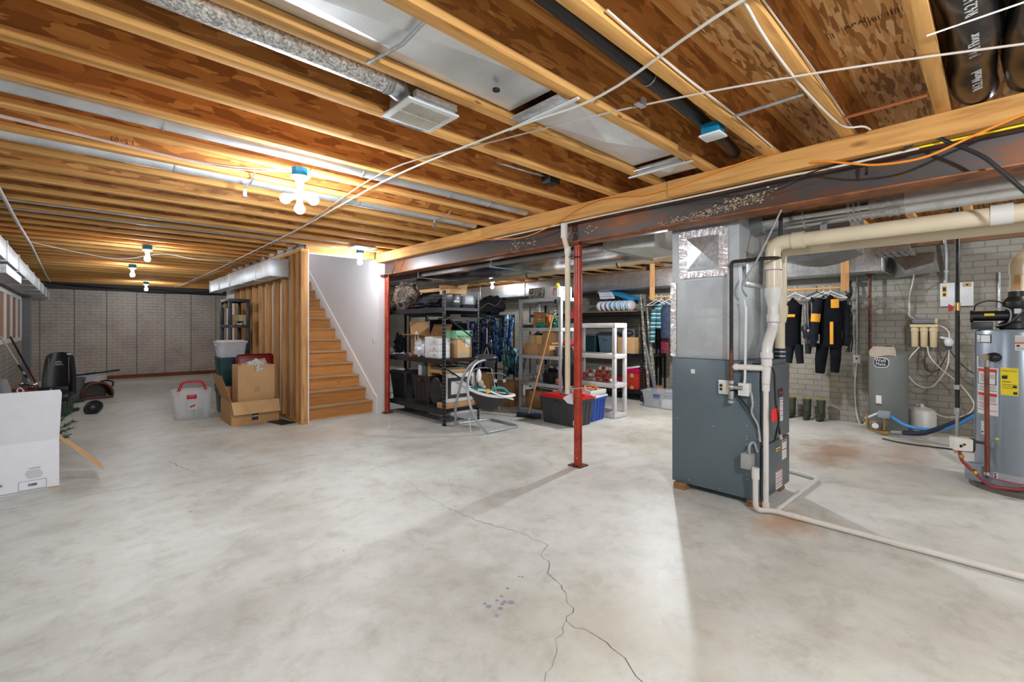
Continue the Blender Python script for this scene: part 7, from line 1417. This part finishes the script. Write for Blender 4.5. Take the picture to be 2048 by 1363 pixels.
for (x, y0, y1, m_, nm, lb, r_) in [(2.55, .645, .97, GALV, 'metal_strap', 'bright metal strap crossing between the second and third joists', .009), (3.0, .235, .575, COPPER, 'copper_tube', 'copper tube crossing between the last two joists', .009), (2.39, -.35, .19, WIREW, 'ceiling_wire', 'white cord crossing under the black flex ducts', .0035)]:
    solo(MB().tube([(x, y0, 2.472), (x, y1, 2.472)], r_, 8, flat=1), nm, m_, lb, 'cable')
cable('orange_cord', [(3.31, 1.95, 2.41), (3.31, 2.34, 2.465), (3.31, 2.67, 2.42), (3.31, 2.98, 2.32), (3.31, 3.39, 2.27), (3.31, 3.96, 2.33), (3.325, 4.5, 2.39), (3.32, 5.2, 2.42)], .005, ORC, 'thin orange cord looping over the nailer board left of the post')
cable('orange_cord', [(3.31, 1.95, 2.41), (3.31, 1.7, 2.415), (3.31, 1.5, 2.44), (3.31, 1.25, 2.47), (3.31, 1.02, 2.49)], .005, ORC, 'thin orange cord climbing the nailer board above the furnace')
cable('orange_cord', [(3.31, .80, 2.37), (3.29, .72, 2.35), (3.28, .59, 2.30), (3.28, .46, 2.26), (3.28, .27, 2.25), (3.28, .08, 2.31), (3.28, -.09, 2.36), (3.30, -.35, 2.42)], .0065, ORC, 'thick orange cord hanging under the nailer board at the right')
cable('yellow_cable', [(3.40, 1.3, 2.34), (3.395, .95, 2.342), (3.39, .8, 2.335), (3.395, .5, 2.342), (3.395, -.3, 2.342)], .006, YEL, 'yellow cable tucked under the nailer board')
cable('white_cable', [(3.39, 3.9, 2.338), (3.385, 2.5, 2.34), (3.385, 1.5, 2.335), (3.385, 1.0, 2.337), (3.385, .7, 2.33), (3.385, .3, 2.335)], .007, CW, 'white cable clipped under the nailer board')
cable('black_cable', [(3.40, 1.9, 2.33), (3.38, 1.45, 2.30), (3.36, 1.2, 2.265), (3.37, .95, 2.29), (3.38, .75, 2.335), (3.39, .3, 2.34)], .005, BLACK, 'thin black cable drooping across the beam face above the furnace')
cable('black_cable', [(3.36, .36, 2.34), (3.35, .26, 2.38), (3.33, .17, 2.31), (3.33, .06, 2.215), (3.33, -.01, 2.12), (3.33, -.09, 2.0), (3.33, -.2, 1.85)], .010, BLACK, 'thick black cable hanging from the board over the round duct at the right')
solo(MB().box(3.405, 3.412, .53, .545, 2.25, 2.345).box(3.402, 3.41, .525, .55, 2.30, 2.31), 'zip_tie', BLACK, 'black zip tie hanging on the beam face at the right', 'tie')
cable('orange_cord', [(3.44, 6.42, 2.14), (3.44, 6.43, 1.9), (3.45, 6.50, 1.7), (3.46, 6.48, 1.5)], .006, flat('rust_orange_rope', (.5, .2, .06), .8), 'orange rope hanging by the dark red post')
solo(MB().tube([(3.41, 6.25, 2.16), (3.41, 6.1, 2.34)], .005, 8), 'dark_wire', BLACK, 'short dark wire across the beam end near the stairs', 'cable')
# white pipe with tee alongside the near post
t = thing('white_downpipe', 'cream drain pipe strapped beside the near red post, ending in a plastic cover', 'pipe', (3.43, 2.78, .9))
MB().tube(arcpath([(3.385, 2.86, 2.34), (3.385, 2.86, 2.20), (3.43, 2.855, 2.10), (3.43, 2.855, .70)], .05, 5), .026, 18).build('pipe', PVC, t, world=True)
MB().cyl((3.385, 2.86, 2.34), (3.385, 2.86, 2.20), .033, n=18).cyl((3.43, 2.855, 2.12), (3.43, 2.855, 2.06), .032, n=18).build('fitting', PVCW, t, world=True)
MB().tube([(3.495 + .075 * math.cos(a) * 1.0, 2.825 + .065 * math.sin(a), 2.02) for a in [i * math.pi / 12 for i in range(24)]], .005, 6, closed=True).build('tie', BLACK, t, world=True)
MB().tube([(3.495 + .075 * math.cos(a) * 1.0, 2.825 + .065 * math.sin(a), .76) for a in [i * math.pi / 12 for i in range(24)]], .007, 6, closed=True).build('clamp', STEEL, t, world=True)
MB().hexa([(3.43, 2.86, .61), (3.46, 2.81, .60), (3.47, 2.82, .60), (3.44, 2.87, .61)], [(3.40, 2.89, .66), (3.42, 2.81, .71), (3.47, 2.82, .71), (3.45, 2.90, .67)]).build('plastic_cover', flat('pale_plastic_bag', (.62, .63, .64), .3), t, world=True)
cable('far_wall_cable', [(-.3, 15.9, 2.42), (.6, 15.85, 2.38), (1.4, 15.85, 2.30), (2.2, 15.88, 2.33), (3.2, 15.9, 2.42)], .012, BLACK, 'black cable sagging along the top of the far wall')
cable('far_wall_cable', [(-.6, 15.9, 2.44), (.3, 15.86, 2.36), (1.6, 15.85, 2.38), (2.6, 15.88, 2.30), (3.2, 15.9, 2.40)], .012, BLACK, 'second black cable crossing the top of the far wall')
solo(MB().box(-.82, 3.2, 15.90, 15.99, 2.30, 2.479), 'rim_beam', flat('dark_rim', (.06, .05, .045), .8), 'dark band of sill along the top of the far wall', 'board')
solo(MB().box(XR - .06, XR - .002, YB, 15.8, 2.40, 2.479), 'rim_board', wood('dark_sill', 1, (.22, .12, .06), (.12, .06, .03)), 'wooden sill plate along the top of the right brick wall', 'board')
import OpenImageIO as oiio,sys
b=oiio.ImageBuf('/workdir/render_main.png');import numpy as np
a=(b.get_pixels(oiio.FLOAT)[:,:,:3]*255)
for n,(x,y) in dict(front=(300,600),front2=(150,560),mid=(330,480),mid2=(500,450),right=(850,560),right2=(900,470),farfloor=(150,400),farwall=(130,330),rwall=(900,300),rwall2=(860,390),ceil=(250,60),flange=(560,60),white=(350,350),furn=(720,400),box=(25,420),heater=(990,360),plate=(700,170),plen=(700,320),post=(578,350),beam=(900,160)).items():
    print(n,a[y-6:y+6,x-6:x+6].mean((0,1)).round())
